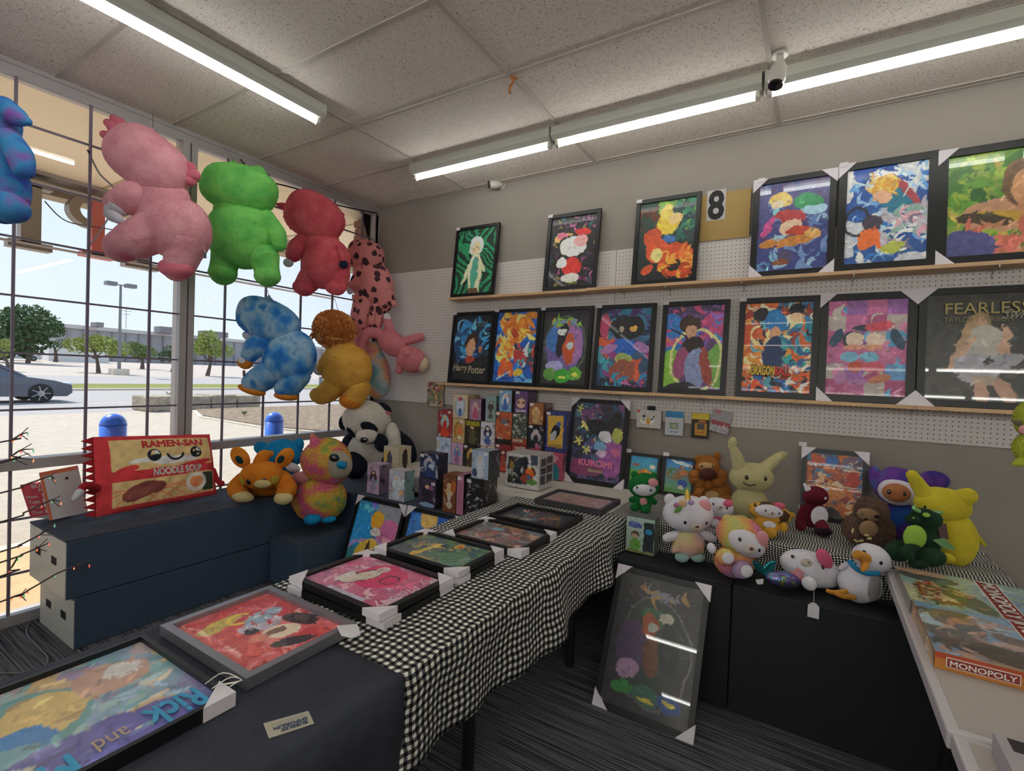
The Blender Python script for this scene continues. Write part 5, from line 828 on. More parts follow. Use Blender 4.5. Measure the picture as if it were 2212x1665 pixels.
# hanging packages on the pegboard
def pack(lab, name, a, b_, items, th=.03, seed=1, ang=0, hook=True):
    p, q = on(*a, 1, -.05), on(*b_, 1, -.05); t = thing(name, lab, 'package', ((p[0]+q[0])/2, -.014, q[2]), 'packages hanging under the lower shelf')
    u = np.array([math.cos(ang), 0, -math.sin(ang)]); v = np.array([-math.sin(ang), 0, -math.cos(ang)]); W, H = q[0]-p[0], p[2]-q[2]; O = np.array([p[0], -.02-th, p[2]])
    B().hexa(O, O+u*W, O+u*W+v*H, O+v*H, (0, th, 0)).build('carton', mat('pack_grey', '9a989a', .4), t); sheet('printed_face', O+np.array([0, -.0008, 0]), u*W, v*H, items, t, seed, 50, print_mat('box_print'), warp=.015, strokes=.2)
    if hook: c = O+u*W*.5; B().tube([c+np.array([0, th+.018, .03]), c+np.array([0, th+.0, .03]), c+np.array([0, -.01, .022]), c+np.array([0, -.014, .034])], .0018, 6).build('peg_hook', mat('zinc_wire', 'a8a6a2', .35, .8), t)
    return t, O, u*1, v*1, W, H
t, O, u, v, W, H = pack('white controller box with a red corner hanging on the pegboard', 'controller_box', (1377, 884), (1428, 926), [('bg', 'b4b0ac'), ('B', 0, 0, .13, .16, 'b02c34'), ('e', .45, .62, .3, .14, 0, 'd0ccc8'), ('e', .3, .35, .06, .06, 0, '2c2c30'), ('e', .62, .5, .05, .05, 0, '3c3c40'), ('e', .48, .62, .08, .16, 0, 'b88434'), ('e', .3, .55, .04, .04, 0, '3c3c40'), ('e', .7, .35, .04, .04, 0, '3c3c40')], .04, 81)
B().box((O[0]+W*.4, O[1]+.01, O[2]), (O[0]+W*.72, O[1]+.03, O[2]+.03)).build('hang_tab', INK, t, bevel=.004)
pack('white and blue handheld game card hanging right of the controller box', 'game_card', (1437, 887), (1474, 942), [('bg', 'b0b0b4'), ('B', 0, 0, 1, .26, '1f74a8'), ('b', .28, .48, .72, .74, '5c6c5c'), ('b', .34, .52, .66, .7, '8c9c80'), ('ring', .5, .64, .36, .4, .08, '8c98a8'), ('e', .4, .86, .1, .04, 0, '5c84b0'), ('e', .64, .86, .1, .04, 0, '5c84b0')], .018, 82)
pack('black and yellow handheld game card on the pegboard', 'game_card', (1494, 891), (1530, 948), [('bg', '1c1a1a'), ('B', 0, 0, 1, .26, 'c0ac2c'), ('B', .4, .28, .8, .38, 'b0602c'), ('b', .2, .4, .86, .9, 'b8842c'), ('b', .32, .42, .74, .66, '3c403c'), ('e', .4, .78, .08, .05, 0, 'a03c2c'), ('e', .64, .78, .1, .05, 0, 'a03c2c')], .018, 83)
pack('tilted clear sleeve with grey and red card, rightmost package on the pegboard', 'card_sleeve', (1541, 882), (1582, 934), [('bg', '8c8a90'), ('B', 0, .5, 1, .7, '8c3440'), ('b', .1, .02, .4, .18, 'a05c68'), ('busy', 14, ['9c98a0', 'a8a4a8'], 0, .7, 1, 1, .2)], .006, 84, ang=.2)
pack('crinkled multicoloured sticker bag hanging at the left end of the lower shelf', 'sticker_bag', (922, 823), (955, 879), [('bg', '8c7870'), ('busy', 110, ['b0a094', '94485c', '5c7c4c', 'b8883c', '4c4844', 'c0a8a8', '6c3040', '5c6c50'], 0, 0, 1, 1, .14)], .02, 85)
# board games and the lower right box
games = 'board game boxes on the pale table'; redm = mat('game_red', '8c3430', .45)
def game(lab, x0, x1, y0, y1, z0, z1, items, band, seed):
    t = thing('board_game', lab, 'board game', ((x0+x1)/2, (y0+y1)/2, z0), games)
    B().box((x0, y0, z0), (x1, y1, z1)).build('box_lid', mat('game_side_'+str(seed), band, .35, coat=.5, vary=.1), t, bevel=.002)
    sheet('printed_lid', (x0+.001, y1-.001, z1+.0006), (x1-x0-.002, 0, 0), (0, -(y1-y0)+.002, 0), items, t, seed, 90, print_mat('wrapped_lid', .3, 1.0), warp=.04); return t
x0 = 4.16
t = game('board game with a blue lid and orange sides, nearest on the pale table', x0, x0+.40, -1.72, -1.335, T+.0025, T+.05, [('bg', '6c8ca8'), ('e', .18, .4, .22, .34, 20, '5c5450'), ('e', .28, .35, .14, .14, 0, 'a8705c'), ('busy', 40, ['5c5048', '8c7468', '3c4448', '94a8b4', 'a88878'], 0, .1, .55, 1, .12), ('e', .4, .8, .18, .14, 30, '4c4640'), ('e', .5, .6, .1, .06, 0, 'a88c84'), ('b', .62, 0, .66, 1, '5c88b4')], 'c07830', 91)
def monoband(t, xa, xb, ya, yb, z, word='MONOPOLY'):
    B().box((xa, ya, z), (xb, yb, z+.0006)).build('title_band', WHITE, t); B().box((xa+.003, ya+.003, z+.0006), (xb-.003, yb-.003, z+.001)).build('title_panel', redm, t)
    lettering(word, (xb, yb, z+.0012), (0, -1, 0), (-1, 0, 0), (.012, .012, (yb-ya)-.012, (xb-xa)-.012), WHITE, t, bold=.015)
monoband(t, x0+.24, x0+.305, -1.715, -1.34, T+.0512)
B().box((x0+.001, -1.7206, T+.034), (x0+.399, -1.7196, T+.0495)).build('red_strip', mat('game_red_orange', 'b0482c', .4), t)
B().box((x0+.025, -1.7225, T+.014), (x0+.175, -1.7203, T+.041)).build('title_panel', WHITE, t); B().box((x0+.027, -1.7232, T+.016), (x0+.173, -1.7224, T+.039)).build('title_panel', redm, t)
lettering('MONOPOLY', (x0+.025, -1.7236, T+.041), (1, 0, 0), (0, 0, -1), (.008, .006, .142, .021), WHITE, t, bold=.02)
sheet('printed_side', (x0-.0008, -1.34, T+.049), (0, -.375, 0), (0, 0, -.045), [('bg', 'b8843c'), ('busy', 26, ['94744c', '8c6c58', 'c8a870', '6c645c'], 0, 0, 1, .7, .06)], t, 95, 70, print_mat('box_print'))
t = game('board game with a green lid, behind the blue one', x0-.005, x0+.395, -1.33, -.945, T+.0025, T+.048, [('bg', '84a098'), ('e', .2, .2, .26, .14, 10, '4c4c48'), ('e', .2, .08, .2, .08, 0, 'b08c70'), ('e', .26, .62, .22, .26, 0, '94482c'), ('e', .32, .7, .12, .14, 0, 'c0b080'), ('e', .42, .66, .12, .34, -20, '4c5c34'), ('busy', 30, ['b08458', '5c6c40', 'c0a880', '7c3c28'], .1, .4, .5, .95, .07), ('B', .0, .5, .1, .98, 'b0a890'), ('busy', 10, ['6c8cac', '9cb4b4'], .6, 0, 1, 1, .08)], '7c7068', 92)
monoband(t, x0+.235, x0+.3, -1.325, -.955, T+.0492)
lettering('SCOTLAND', (x0+.012, -1.14, T+.0492), (0, -1, 0), (-1, 0, 0), (0, -.03, .16, -.012), INK, t)
t = game('pink and blue board game box behind the green one, partly out of frame', x0+.4, x0+.80, -1.325, -.935, T+.0025, T+.05, [('bg', '7c8aa8'), ('e', .6, .15, .4, .2, 0, '94605c'), ('e', .1, .1, .14, .12, 0, 'b8a0a4'), ('busy', 40, ['8c5c64', 'a88c94', '94a0b8', '7c5048'], .2, 0, 1, 1, .12)], '6c5060', 93)
lettering('HELLO KITTY', (x0+.5, -.98, T+.0515), (0, -1, 0), (-1, 0, 0), (0, 0, .3, .035), mat('ink_pale_blue', 'b0bccc', .5), t, bold=.02)
game('dark board game box beside the blue one at the right frame edge', x0+.405, x0+.8, -1.72, -1.335, T+.0025, T+.048, [('bg', '2c3034'), ('busy', 20, ['3c5c84', '24282c', '4c4c54'], 0, 0, 1, 1, .12)], '202428', 94)
a, b_ = on(2122.6, 1579, 2, T+.05), on(2150, 1665, 2, T+.05); x0 = 4.2
t = thing('card_game_box', 'white card game box with blue lettering at the lower right corner', 'box', (x0+.12, -2.3, T+.003), None)
B().box((x0, -2.48, T+.003), (x0+.24, -2.075, T+.05)).build('carton', mat('white_carton', 'aaa4a8', .4), t, bevel=.002)
lettering('GAME', (x0+.24, -2.075, T+.0512), (0, -1, 0), (-1, 0, 0), (.1, .10, .36, .155), mat('ink_game_blue', '2c6c9c', .5), t, bold=.03); lettering('THE', (x0+.24, -2.075, T+.0512), (0, -1, 0), (-1, 0, 0), (.1, .03, .3, .085), mat('ink_game_blue', '2c6c9c', .5), t, bold=.03)
B().box((x0+.02, -2.13, T+.05), (x0+.065, -2.085, T+.051)).build('black_stamp', mat('stamp_black', '2c2628', .6), t); B().box((x0+.1, -2.16, T+.05), (x0+.17, -2.09, T+.052)).build('price_sticker', TAGW, t)
B().tube([(x0+.0, -2.2, T+.03), (x0-.03, -2.21, T+.006), (x0-.055, -2.2, T+.006)], .0012, 5, K=3).build('tag_string', WHITE, t)
# business card on the black cloth
c4 = [on(q[0], q[1], 2, T+.0075) for q in ((569, 1562), (666, 1535), (679, 1562), (581, 1594))]
t = thing('business_card', 'cream business card lying on the black cloth', 'card', c4[0]); B().hexa(c4[0], c4[3], c4[2], c4[1], (0, 0, -.001)).build('card_stock', mat('card_cream', 'b4ae9c', .7), t)
O = c4[2]+np.array([0, 0, .0006]); U = c4[3]-c4[2]; V = c4[1]-c4[2]; wd, ht = np.linalg.norm(U), np.linalg.norm(V); cb = mat('ink_slate', '3c4c6c', .6)
for s_, r_ in (("BUBBLES'", (.13, .12, .72, .33)), ('EMPORIUM', (.1, .38, .85, .6))): lettering(s_, O, nz(U), nz(V), (r_[0]*wd, r_[1]*ht, r_[2]*wd, r_[3]*ht), cb, t, bold=.03, lift=0)
for r_ in ((.05, .74, .92, .77), (.1, .84, .85, .87)): lettering('.............................', O, nz(U), nz(V), (r_[0]*wd, r_[1]*ht, r_[2]*wd, r_[3]*ht), cb, t, lift=0)
# ================================================================== NOODLE PILLOW, PAPERS, PLUSH TOYS
def pile(o0, n, L, mt):
    me = o0.data; r = random.Random(n); off = wl(o0); V = []; Fc = []
    for q in r.choices(range(len(me.polygons)), [q.area for q in me.polygons], k=n):
        pl_ = me.polygons[q]; vs = [np.array(me.vertices[i].co) for i in pl_.vertices]; w2 = [r.random() for _ in vs]; sw = sum(w2); c = sum(a*w3/sw for a, w3 in zip(vs, w2))+off; nn = np.array(pl_.normal)
        d = nz(nn+np.array([r.gauss(0, .45), r.gauss(0, .45), r.gauss(0, .45)-.4])); sd = nz(np.cross(d, [r.gauss(0, 1), r.gauss(0, 1), r.gauss(0, 1)])); ll = L*(.6+.8*r.random())
        k0 = len(V); V += [c-nn*.001+sd*ll*.35, c-nn*.001-sd*ll*.35, c+d*ll]; Fc.append((k0, k0+1, k0+2))
    b = B(); b.v = V; b.f = Fc; b.build('pile', mt, o0)['kind'] = 'stuff'
HG_NAME = 'plush animals hanging along the window'
def toy(name, lab, anchor, ax, v, parts, cat='plush toy', group=None, base=None):
    """parts given around the toy's own real distance D. e=ellipsoid, l=limb, y=eye on a named part, c=cone, fur on a named part"""
    A = on(*anchor, ax, v); D = fwd(A); m = D/F0; R = {}
    loc = np.array(base if base is not None else A, float); t = thing(name, lab, cat, loc, group)
    for p in parts:
        k = p[0]
        if k == 'e':     # name, px,py, rx,ry, rot, dd, mat, rz, parentname
            _, nm, px, py, rx, ry, rot, dd, mt = p[:9]; rz = p[9] if len(p) > 9 and p[9] else min(rx, ry)*.9; par = R.get(p[10]) if len(p) > 10 else None
            a = math.radians(rot); c = dep(px, py, D+dd); mm = (D+dd)/F0
            X = (CR*math.cos(a)-CU*math.sin(a)); Y = (CR*math.sin(a)+CU*math.cos(a))
            key = p[11] if len(p) > 11 else nm
            fn = None
            if nm in ('head', 'body'):
                sd = px*.013+py*.007
                if group == HG_NAME and nm == 'head': fn = lambda q, sd=sd: tuple(np.sign(q)*np.abs(q)**.8*(1+.05*mnoise.noise(Vector((q[0]*1.6+sd, q[1]*1.6, q[2]*1.6)))))
                else: fn = lambda q, sd=sd: tuple(np.array(q)*(1+.05*mnoise.noise(Vector((q[0]*1.6+sd, q[1]*1.6, q[2]*1.6)))))
            o = B().ell(c, X*rx*mm, Y*ry*mm, CF*rz*mm, 28, 18, fn).build(nm, mt, par[0] if par else t, smooth=True)
            R[key] = (o, c, X, Y, rx*mm, ry*mm, rz*mm, D+dd)
            if group == HG_NAME and nm in ('head', 'body'): pile(o, 2600, 3.6*mm, mt)
        elif k == 'l':   # name, pts(px,py,r,dd), mat, parent
            _, nm, pts, mt = p[:4]; P = [dep(q[0], q[1], D+(q[3] if len(q) > 3 else 0)) for q in pts]
            o = B().tube(P, [q[2]*m for q in pts], 16, K=4).build(nm, mt, R[p[4]][0] if len(p) > 4 else t, smooth=True); R[nm] = (o, P[0], CR, CU, pts[0][2]*m, pts[0][2]*m, pts[0][2]*m, D)
        elif k == 'y':   # name, on part, px,py, rx,ry, rot, mat
            _, nm, on_, px, py, rx, ry, rot, mt = p[:9]; o0, c, X, Y, ax_, ay_, az_, Dp = R[on_]
            if nm == 'nose' and mt is NOSE:
                parts_m = dep(px, py+ry, Dp); gm = parts_m-c; um, wm = np.dot(gm, X)/ax_, np.dot(gm, Y)/ay_; qm = c+X*um*ax_+Y*wm*ay_-CF*az_*math.sqrt(max(.02, 1-um*um-wm*wm)); mm = Dp/F0
                B().ell(qm, CR*rx*3*mm, CU*ry*2.6*mm, CF*rx*1.6*mm, 18, 12).build('muzzle', plush('plush_oat', 'cfc4b8', .5), o0, smooth=True); c = c-CF*rx*1.5*mm
            g = dep(px, py, Dp)-c; u, w_ = np.dot(g, X)/ax_, np.dot(g, Y)/ay_; s = math.sqrt(max(.02, 1-u*u-w_*w_)); q = c+X*u*ax_+Y*w_*ay_-CF*az_*s
            n = nz(X*u/ax_+Y*w_/ay_-CF*s/az_); a = math.radians(rot); e1 = nz(CR*math.cos(a)-CU*math.sin(a)-n*np.dot(CR*math.cos(a)-CU*math.sin(a), n)); e2 = nz(np.cross(n, e1)); mm = Dp/F0
            o = B().ell(q, e1*rx*mm, e2*ry*mm, n*min(rx, ry)*mm*(p[9] if len(p) > 9 else .35), 16, 10).build(nm, mt, o0, smooth=True)
        elif k == 'fur':  # on part, n, length px, mat
            _, on_, n, L, mt = p[:5]; o0 = R[on_][0]; me = o0.data; b = B(); r = random.Random(n); off = wl(o0); ps = me.polygons
            wts = [q.area for q in ps]; V = []; Fc = []
            for q in r.choices(range(len(ps)), wts, k=n):
                pl_ = ps[q]; vs = [np.array(me.vertices[i].co) for i in pl_.vertices]; w2 = [r.random() for _ in vs]; sw = sum(w2); c = sum(a*w3/sw for a, w3 in zip(vs, w2))+off; nn = np.array(pl_.normal)
                dirn = nz(nn+np.array([r.gauss(0, .35), r.gauss(0, .35), r.gauss(0, .35)-.35])); sd = nz(np.cross(dirn, [r.gauss(0, 1), r.gauss(0, 1), r.gauss(0, 1)])); ll = L*m*(.6+.8*r.random())
                k0 = len(V); V += [c-nn*.002+sd*ll*.16, c-nn*.002-sd*ll*.16, c+dirn*ll]; Fc.append((k0, k0+1, k0+2))
            b.v = V; b.f = Fc; f = b.build('fur', mt, o0); f['kind'] = 'stuff'
        elif k == 'w':   # flat panel (wing, fin, flower petal card): name, poly px list, dd, thickness m, mat
            _, nm, poly, dd, th, mt = p[:6]; P = [dep(x, y, D+dd) for x, y in poly]; B().prism(P, CF*th).build(nm, mt, R[p[6]][0] if len(p) > 6 else t, bevel=th*.3)
    return t, D
BLK = mat('toy_eye_black', '0e0e12', .08, coat=1); EYW = mat('toy_eye_glint', 'f4f4f4', .2); NOSE = mat('toy_nose_brown', '6c4438', .8)
def eyes(on_, *pts, r=2.2, g=True):
    o = []
    for x, y in pts:
        o.append(('y', 'eye', on_, x, y, r, r*1.25, 0, BLK, .5))
    return o
HG = 'plush animals hanging along the window'
def hang(p, l=None):
    return p
pk = plush('plush_pink', 'ecaab4', 1, 'de94a2'); pkd = plush('plush_deep_pink', 'e27c90'); wht = plush('plush_white', 'dedbe4', .5, 'd2cfda')
# pink one with feathery frills
toy('plush_axolotl', 'pink plush animal with frilly gills hanging from the window top, seen from behind', (340, 450), 0, .34, [
    ('e', 'body', 382, 492, 74, 66, 25, 0, pk, 52), ('e', 'body', 347, 440, 58, 62, 35, .0, pk, 44),
    ('e', 'head', 322, 350, 92, 62, 38, -.02, pk, 52), ('l', 'head_tip', [(329, 281, 4), (327, 296, 15), (330, 325, 38)], pk),
    ('l', 'gill', [(285, 328, 18), (252, 302, 15), (226, 291, 9)], pkd), ('l', 'gill', [(285, 314, 18), (252, 280, 15), (234, 266, 9)], pkd), ('l', 'gill', [(290, 305, 16), (264, 272, 13), (246, 256, 8)], pkd),
    ('l', 'gill', [(398, 372, 12), (410, 362, 12)], pkd), ('l', 'gill', [(402, 380, 12), (420, 378, 12)], pkd), ('l', 'gill', [(396, 388, 10), (412, 390, 11)], pkd),
    ('l', 'arm', [(318, 420, 26, -.04), (285, 425, 31, -.09), (255, 440, 26, -.1)], pk), ('l', 'hand', [(252, 448, 22, -.11), (243, 462, 15, -.12), (258, 475, 9, -.13)], wht),
    ('l', 'leg', [(350, 495, 48), (300, 515, 41, -.05), (262, 533, 33, -.06)], pk), ('e', 'foot', 262, 536, 38, 24, 22, -.07, pkd, 26),
    ('l', 'leg', [(405, 520, 42), (392, 560, 33), (382, 580, 28)], pk), ('e', 'foot', 380, 580, 37, 22, 8, -.02, pkd, 24),
    ('l', 'tag_string', [(438, 522, .5, -.02), (441, 535, .5, -.02), (443, 545, .5, -.02)], wht), ('w', 'paper_tag', [(440, 545), (446, 545), (446, 558), (440, 558)], -.02, .001, mat('tag_grey', '5c5a60'))], group=HG, base=on(340, 600, 0, .34))
grn = plush('plush_green', '86dc70', 1, '66c462')
toy('plush_frog', 'bright green plush animal with round ears hanging at the window, seen from behind', (520, 480), 0, .34, [
    ('e', 'body', 522, 508, 70, 72, 8, 0, grn, 54), ('e', 'body', 512, 455, 46, 45, 10, 0, grn, 38), ('e', 'head', 518, 408, 78, 50, 10, -.02, grn, 48), ('l', 'head_tip', [(505, 347, 3), (506, 360, 13), (512, 386, 33)], grn),
    ('e', 'ear', 469, 369, 20, 18, 0, -.01, grn, 13), ('e', 'ear', 556, 378, 20, 20, 20, -.0, grn, 13),
    ('l', 'arm', [(478, 468, 20, -.02), (462, 492, 21, -.04), (457, 508, 17, -.05)], grn), ('l', 'arm', [(575, 470, 18), (598, 505, 19), (603, 528, 15)], grn),
    ('l', 'leg', [(492, 545, 32), (484, 575, 27), (482, 588, 28)], grn), ('e', 'foot', 481, 590, 29, 19, 5, -.02, grn, 26), ('l', 'leg', [(570, 555, 32), (576, 582, 26), (578, 594, 26)], grn), ('e', 'foot', 578, 597, 27, 20, 0, -.02, grn, 26)], group=HG)
red = plush('plush_red', 'e66c76', 1, 'd45464'); navy = plush('plush_navy', '2c3048')
toy('plush_devil', 'red plush animal with pointed ears and dark tail tip hanging at the window', (690, 530), 0, .32, [
    ('e', 'body', 705, 568, 50, 58, 18, 0, red, 42), ('e', 'body', 695, 530, 38, 40, 20, 0, red, 34), ('e', 'head', 680, 470, 64, 50, 30, -.02, red, 42), ('l', 'head_tip', [(667, 413, 3), (670, 424, 12), (678, 446, 28)], red),
    ('l', 'ear', [(632, 452, 10), (612, 446, 8), (598, 441, 3)], red), ('l', 'ear', [(722, 464, 11), (738, 464, 6)], red), ('l', 'horn', [(633, 434, 6), (631, 427, 4), (629, 422, 2)], navy),
    ('l', 'arm', [(660, 518, 18, -.03), (643, 535, 20, -.05), (634, 550, 16, -.06)], red), ('e', 'hand', 623, 567, 11, 10, 0, -.07, wht, 8),
    ('l', 'leg', [(682, 585, 28), (668, 605, 25), (658, 618, 22)], red), ('e', 'foot', 656, 621, 24, 17, 10, -.02, red, 18), ('l', 'leg', [(730, 592, 26), (727, 615, 23)], red), ('e', 'foot', 725, 620, 23, 17, 5, -.02, red, 18),
    ('l', 'tail', [(732, 535, 7, -.1), (738, 552, 6, -.11), (740, 562, 6, -.12)], red), ('e', 'tail_tip', 742, 571, 10, 9, 0, -.12, navy, 8)], group=HG)
leo = spots('plush_leopard', 'df8f90', '4a2c38', 14, .34)
toy('plush_leopard', 'pink plush leopard with dark spots hanging near the corner', (800, 600), 0, .28, [
    ('e', 'body', 806, 612, 42, 56, -15, 0, leo, 34), ('e', 'head', 790, 552, 40, 32, 15, -.02, leo, 30), ('e', 'body', 822, 640, 30, 36, -20, .0, leo, 26), ('e', 'ear', 848, 655, 9, 9, 0, -.03, leo, 6), ('e', 'ear', 815, 545, 10, 11, 0, -.03, leo, 6),
    ('l', 'arm', [(782, 590, 17, -.05), (772, 608, 15, -.07), (763, 618, 12, -.07)], leo), ('e', 'hand', 757, 624, 8, 12, 10, -.08, wht, 7),
    ('l', 'leg', [(790, 650, 26), (782, 680, 24), (778, 700, 22)], leo), ('l', 'leg', [(815, 660, 20), (812, 685, 17), (810, 700, 15)], leo), ('l', 'tail', [(820, 640, 8, -.06), (806, 668, 7, -.08), (802, 695, 7, -.08)], leo)], group=HG)
tie = multi('plush_blue_tie_dye', ['1f6cc0', '2c84d8', '6ca8dc', 'a0c4e0', '2c7cc8'], 7); org = plush('plush_orange', 'e08a34')
toy('plush_tiedye_bear', 'blue tie-dye plush animal with orange soles hanging below the green one', (620, 750), 0, .36, [
    ('e', 'body', 626, 770, 56, 62, 12, 0, tie, 44), ('e', 'head', 580, 692, 68, 44, 24, -.02, tie, 40), ('l', 'head_tip', [(581, 640, 3), (580, 652, 12), (580, 674, 28)], tie),
    ('e', 'chin', 540, 728, 18, 10, 30, -.0, wht, 10), ('l', 'arm', [(575, 735, 22, -.04), (552, 750, 24, -.06), (540, 765, 18, -.07)], tie), ('e', 'paw', 529, 783, 17, 14, 20, -.08, org, 10), ('y', 'paw_label', 'paw', 527, 778, 9, 7, 30, wht), ('l', 'tag_string', [(527, 792, .5, -.08), (527, 800, .5, -.08)], wht), ('w', 'paper_tag', [(524, 800), (530, 800), (530, 812), (524, 812)], -.08, .001, mat('tag_grey', '')),
    ('l', 'leg', [(592, 800, 32), (565, 818, 29), (550, 826, 26)], tie), ('e', 'foot_sole', 544, 842, 30, 10, 18, -.01, org, 20), ('l', 'leg', [(640, 810, 30), (625, 832, 27), (618, 838, 24)], tie), ('e', 'foot_sole', 618, 856, 26, 9, 8, -.01, org, 18)], group=HG)
mus = plush('plush_mustard', 'e4b052', 1, 'd49c44'); mane = plush('mane_fur', 'b06830', .5, '8c4c20', 30); manef = mat('mane_hair', 'e8a060', .9, vary=.35)
toy('plush_lion', 'mustard yellow plush lion with shaggy orange mane hanging beside the blue one', (740, 780), 0, .36, [
    ('e', 'body', 748, 795, 56, 52, 25, 0, mus, 42), ('e', 'body', 738, 762, 34, 34, 10, 0, mus, 28), ('e', 'mane', 722, 712, 46, 42, 25, -.02, mane, 36), ('fur', 'mane', 2600, 24, manef), ('e', 'ear', 690, 690, 10, 15, 20, -.04, mus, 5), ('y', 'ear_lining', 'ear', 688, 692, 6, 10, 20, wht),
    ('l', 'arm', [(722, 768, 20, -.05), (706, 786, 18, -.07), (697, 796, 14, -.07)], mus), ('e', 'hand', 688, 800, 13, 10, 30, -.08, wht, 9),
    ('l', 'leg', [(728, 828, 26), (710, 845, 24), (694, 854, 20)], mus), ('e', 'foot', 693, 855, 24, 18, 15, -.02, mus, 18), ('l', 'leg', [(775, 838, 26), (765, 860, 23)], mus), ('e', 'foot', 757, 866, 25, 17, 10, -.02, org, 18)], group=HG)
rnb = multi('plush_rainbow_bands', ['c8b0c8', 'd88c98', 'dca878', 'a8b8c0', '5c9ca8', 'c07c90'], 3.2)
toy('plush_pastel_rainbow', 'pastel rainbow plush partly hidden behind the mustard lion', (812, 808), 0, .3, [('e', 'body', 812, 806, 31, 58, -8, 0, rnb, 28), ('e', 'head', 800, 760, 24, 22, 0, .01, rnb, 18), ('e', 'foot', 786, 872, 15, 9, 0, .01, plush('plush_teal', '2c94b8'), 10)], group=HG)
sal = plush('plush_salmon', 'd98890', .8, 'cc7a86'); sall = plush('plush_cream_pink', 'd8c8a8', .6)
toy('plush_sideways', 'pale pink long-tailed plush hanging sideways on the white pegboard', (850, 750), 1, -.22, [
    ('e', 'body', 848, 742, 34, 25, 35, 0, sal, 26), ('l', 'tail', [(822, 722, 12), (798, 718, 13), (782, 734, 13), (780, 752, 11), (788, 768, 8)], sal), ('l', 'leg', [(846, 725, 11), (840, 705, 10), (836, 690, 9)], sal), ('e', 'foot', 836, 686, 8, 10, -10, -.01, wht, 7),
    ('l', 'arm', [(872, 738, 10), (892, 732, 10), (908, 728, 9)], sal), ('e', 'head', 888, 776, 30, 26, 20, -.03, sal, 25), ('y', 'ear', 'head', 884, 764, 9, 8, 20, sal, .8), ('l', 'leg', [(868, 772, 9, -.03), (864, 790, 8, -.04), (862, 800, 8, -.04)], sal), ('e', 'muzzle', 914, 788, 11, 17, 20, -.05, sall, 12)], group=HG)
gal = multi('plush_blue_violet', ['1c3c98', '3c5cc0', '3c94d0', '8c5cb8', '2c68c0'], 5)
toy('plush_galaxy', 'blue and violet plush animal hanging at the left edge of the photo', (10, 380), 0, .5, [
    ('e', 'body', 0, 400, 52, 84, -8, 0, gal, 48), ('e', 'head', -30, 270, 60, 55, 10, -.02, gal, 46), ('l', 'ear', [(10, 232, 22, -.04), (36, 252, 20, -.05), (58, 262, 9, -.05)], gal), ('l', 'arm', [(20, 300, 22, -.04), (42, 335, 24, -.06), (50, 365, 20, -.07)], gal), ('e', 'foot', 18, 448, 42, 32, 20, -.08, gal, 32)], group=HG)
# strings / hooks for the hanging toys
zinc = mat('zinc_wire', 'a8a6a2')
for (a, b_, lab) in (((330, 240), (330, 286), 'pink frilly'), ((487, 320), (506, 350), 'green'), ((653, 390), (668, 417), 'red'), ((574, 618), (582, 643), 'blue tie-dye'), ((722, 645), (729, 666), 'mustard lion')):
    top = on(*a, 0, .03); bot = on(*b_, 0, .33); tag(B().tube([top, (top+bot)/2+np.array([.0, 0, .008]), bot], .0022, 6, K=3).tube([bot, bot+np.array([.0, .0, -.03])], .002, 6).build('hook_wire', zinc), 'wire hook holding up the %s plush' % lab, 'hook', 'wire hooks for the hanging plush animals')
c_ = [on(x, y, 0, .06) for x, y in ((520, 345), (545, 372), (580, 392), (620, 402), (680, 420), (720, 440), (770, 452), (815, 460))]
tag(B().tube(c_, .006, 6, K=4).build('black_cable', mat('cable_black', '1c1c20', .5)), 'black cable drooping along the top of the window', 'cable')
def ptag(px, py, X, lab):
    p = on(px, py, 0, X); q = on(px, py-34, 0, X); t = thing('hang_tag', lab, 'tag', p, 'paper tags dangling from plush animals')
    B().box((p[0]-.001, p[1]-.01, p[2]-.022), (p[0]+.001, p[1]+.01, p[2]+.015)).build('card', mat('tag_grey', '5c5a60', .6), t); B().tube([p+np.array([0, 0, .015]), q], .0008, 4).build('string', WHITE, t)
# pillow shaped like a noodle packet, sitting on the box
zb_ = .594; BLp = np.array([.235, -2.33, zb_+.012]); BRp = np.array([.30, -1.665, zb_+.0]); 
TLp = on(200, 944, 0, .215); TRp = on(452, 938, 0, .19)
BLp = on(208, 1105, 0, .34); BLp[2] = zb_+.02; BRp = on(467, 1073, 0, .3); BRp[2] = zb_+.02
nrm = nz(np.cross(TRp-TLp, BLp-TLp)); nrm = nrm if np.dot(nrm, CAM-TLp) > 0 else -nrm
t = thing('noodle_pillow', 'large red pillow shaped like a smiling noodle soup packet on the black box', 'pillow', (BLp+BRp)/2)
def pil(a, b, s=1):
    a = np.asarray(a, float); b = np.asarray(b, float)
    P = TLp*((1-a)*(1-b))[..., None]+TRp*(a*(1-b))[..., None]+BLp*((1-a)*b)[..., None]+BRp*(a*b)[..., None]
    h = np.clip(np.sin(math.pi*np.clip(a, 0, 1)), 0, 1)**.45*np.clip(np.sin(math.pi*np.clip(b, 0, 1)), 0, 1)**.45
    wr = .006*np.sin(a*37+4*b)*np.sin(b*21)*h
    return P+nrm*(s*(.005+.075*h)+wr)[..., None]
def pil2(a, b): return pil(a, b, 1)+nrm*.0015
cr_ = 'cdb27c'; rd = 'c03038'
art = [('bg', rd)]+[('bolt', i*.025-.3, 0, i*.025, 1, .0028, 'd05058') for i in range(52)]+[('B', .1, .06, .96, .93, cr_), ('e', .52, .38, .3, .04, 0, 'd0cfd4'),
    ('B', .1, .48, .96, .62, rd), ('e', .3, .44, .16, .035, 0, cr_), ('e', .82, .62, .14, .02, 0, cr_), ('e', .2, .47, .1, .03, -16, rd), ('e', .78, .47, .18, .03, -10, rd)]
for i in range(9): art.append(('ring', .1+.12*i, 1.15, .42, .3, .035, 'd0845c'))
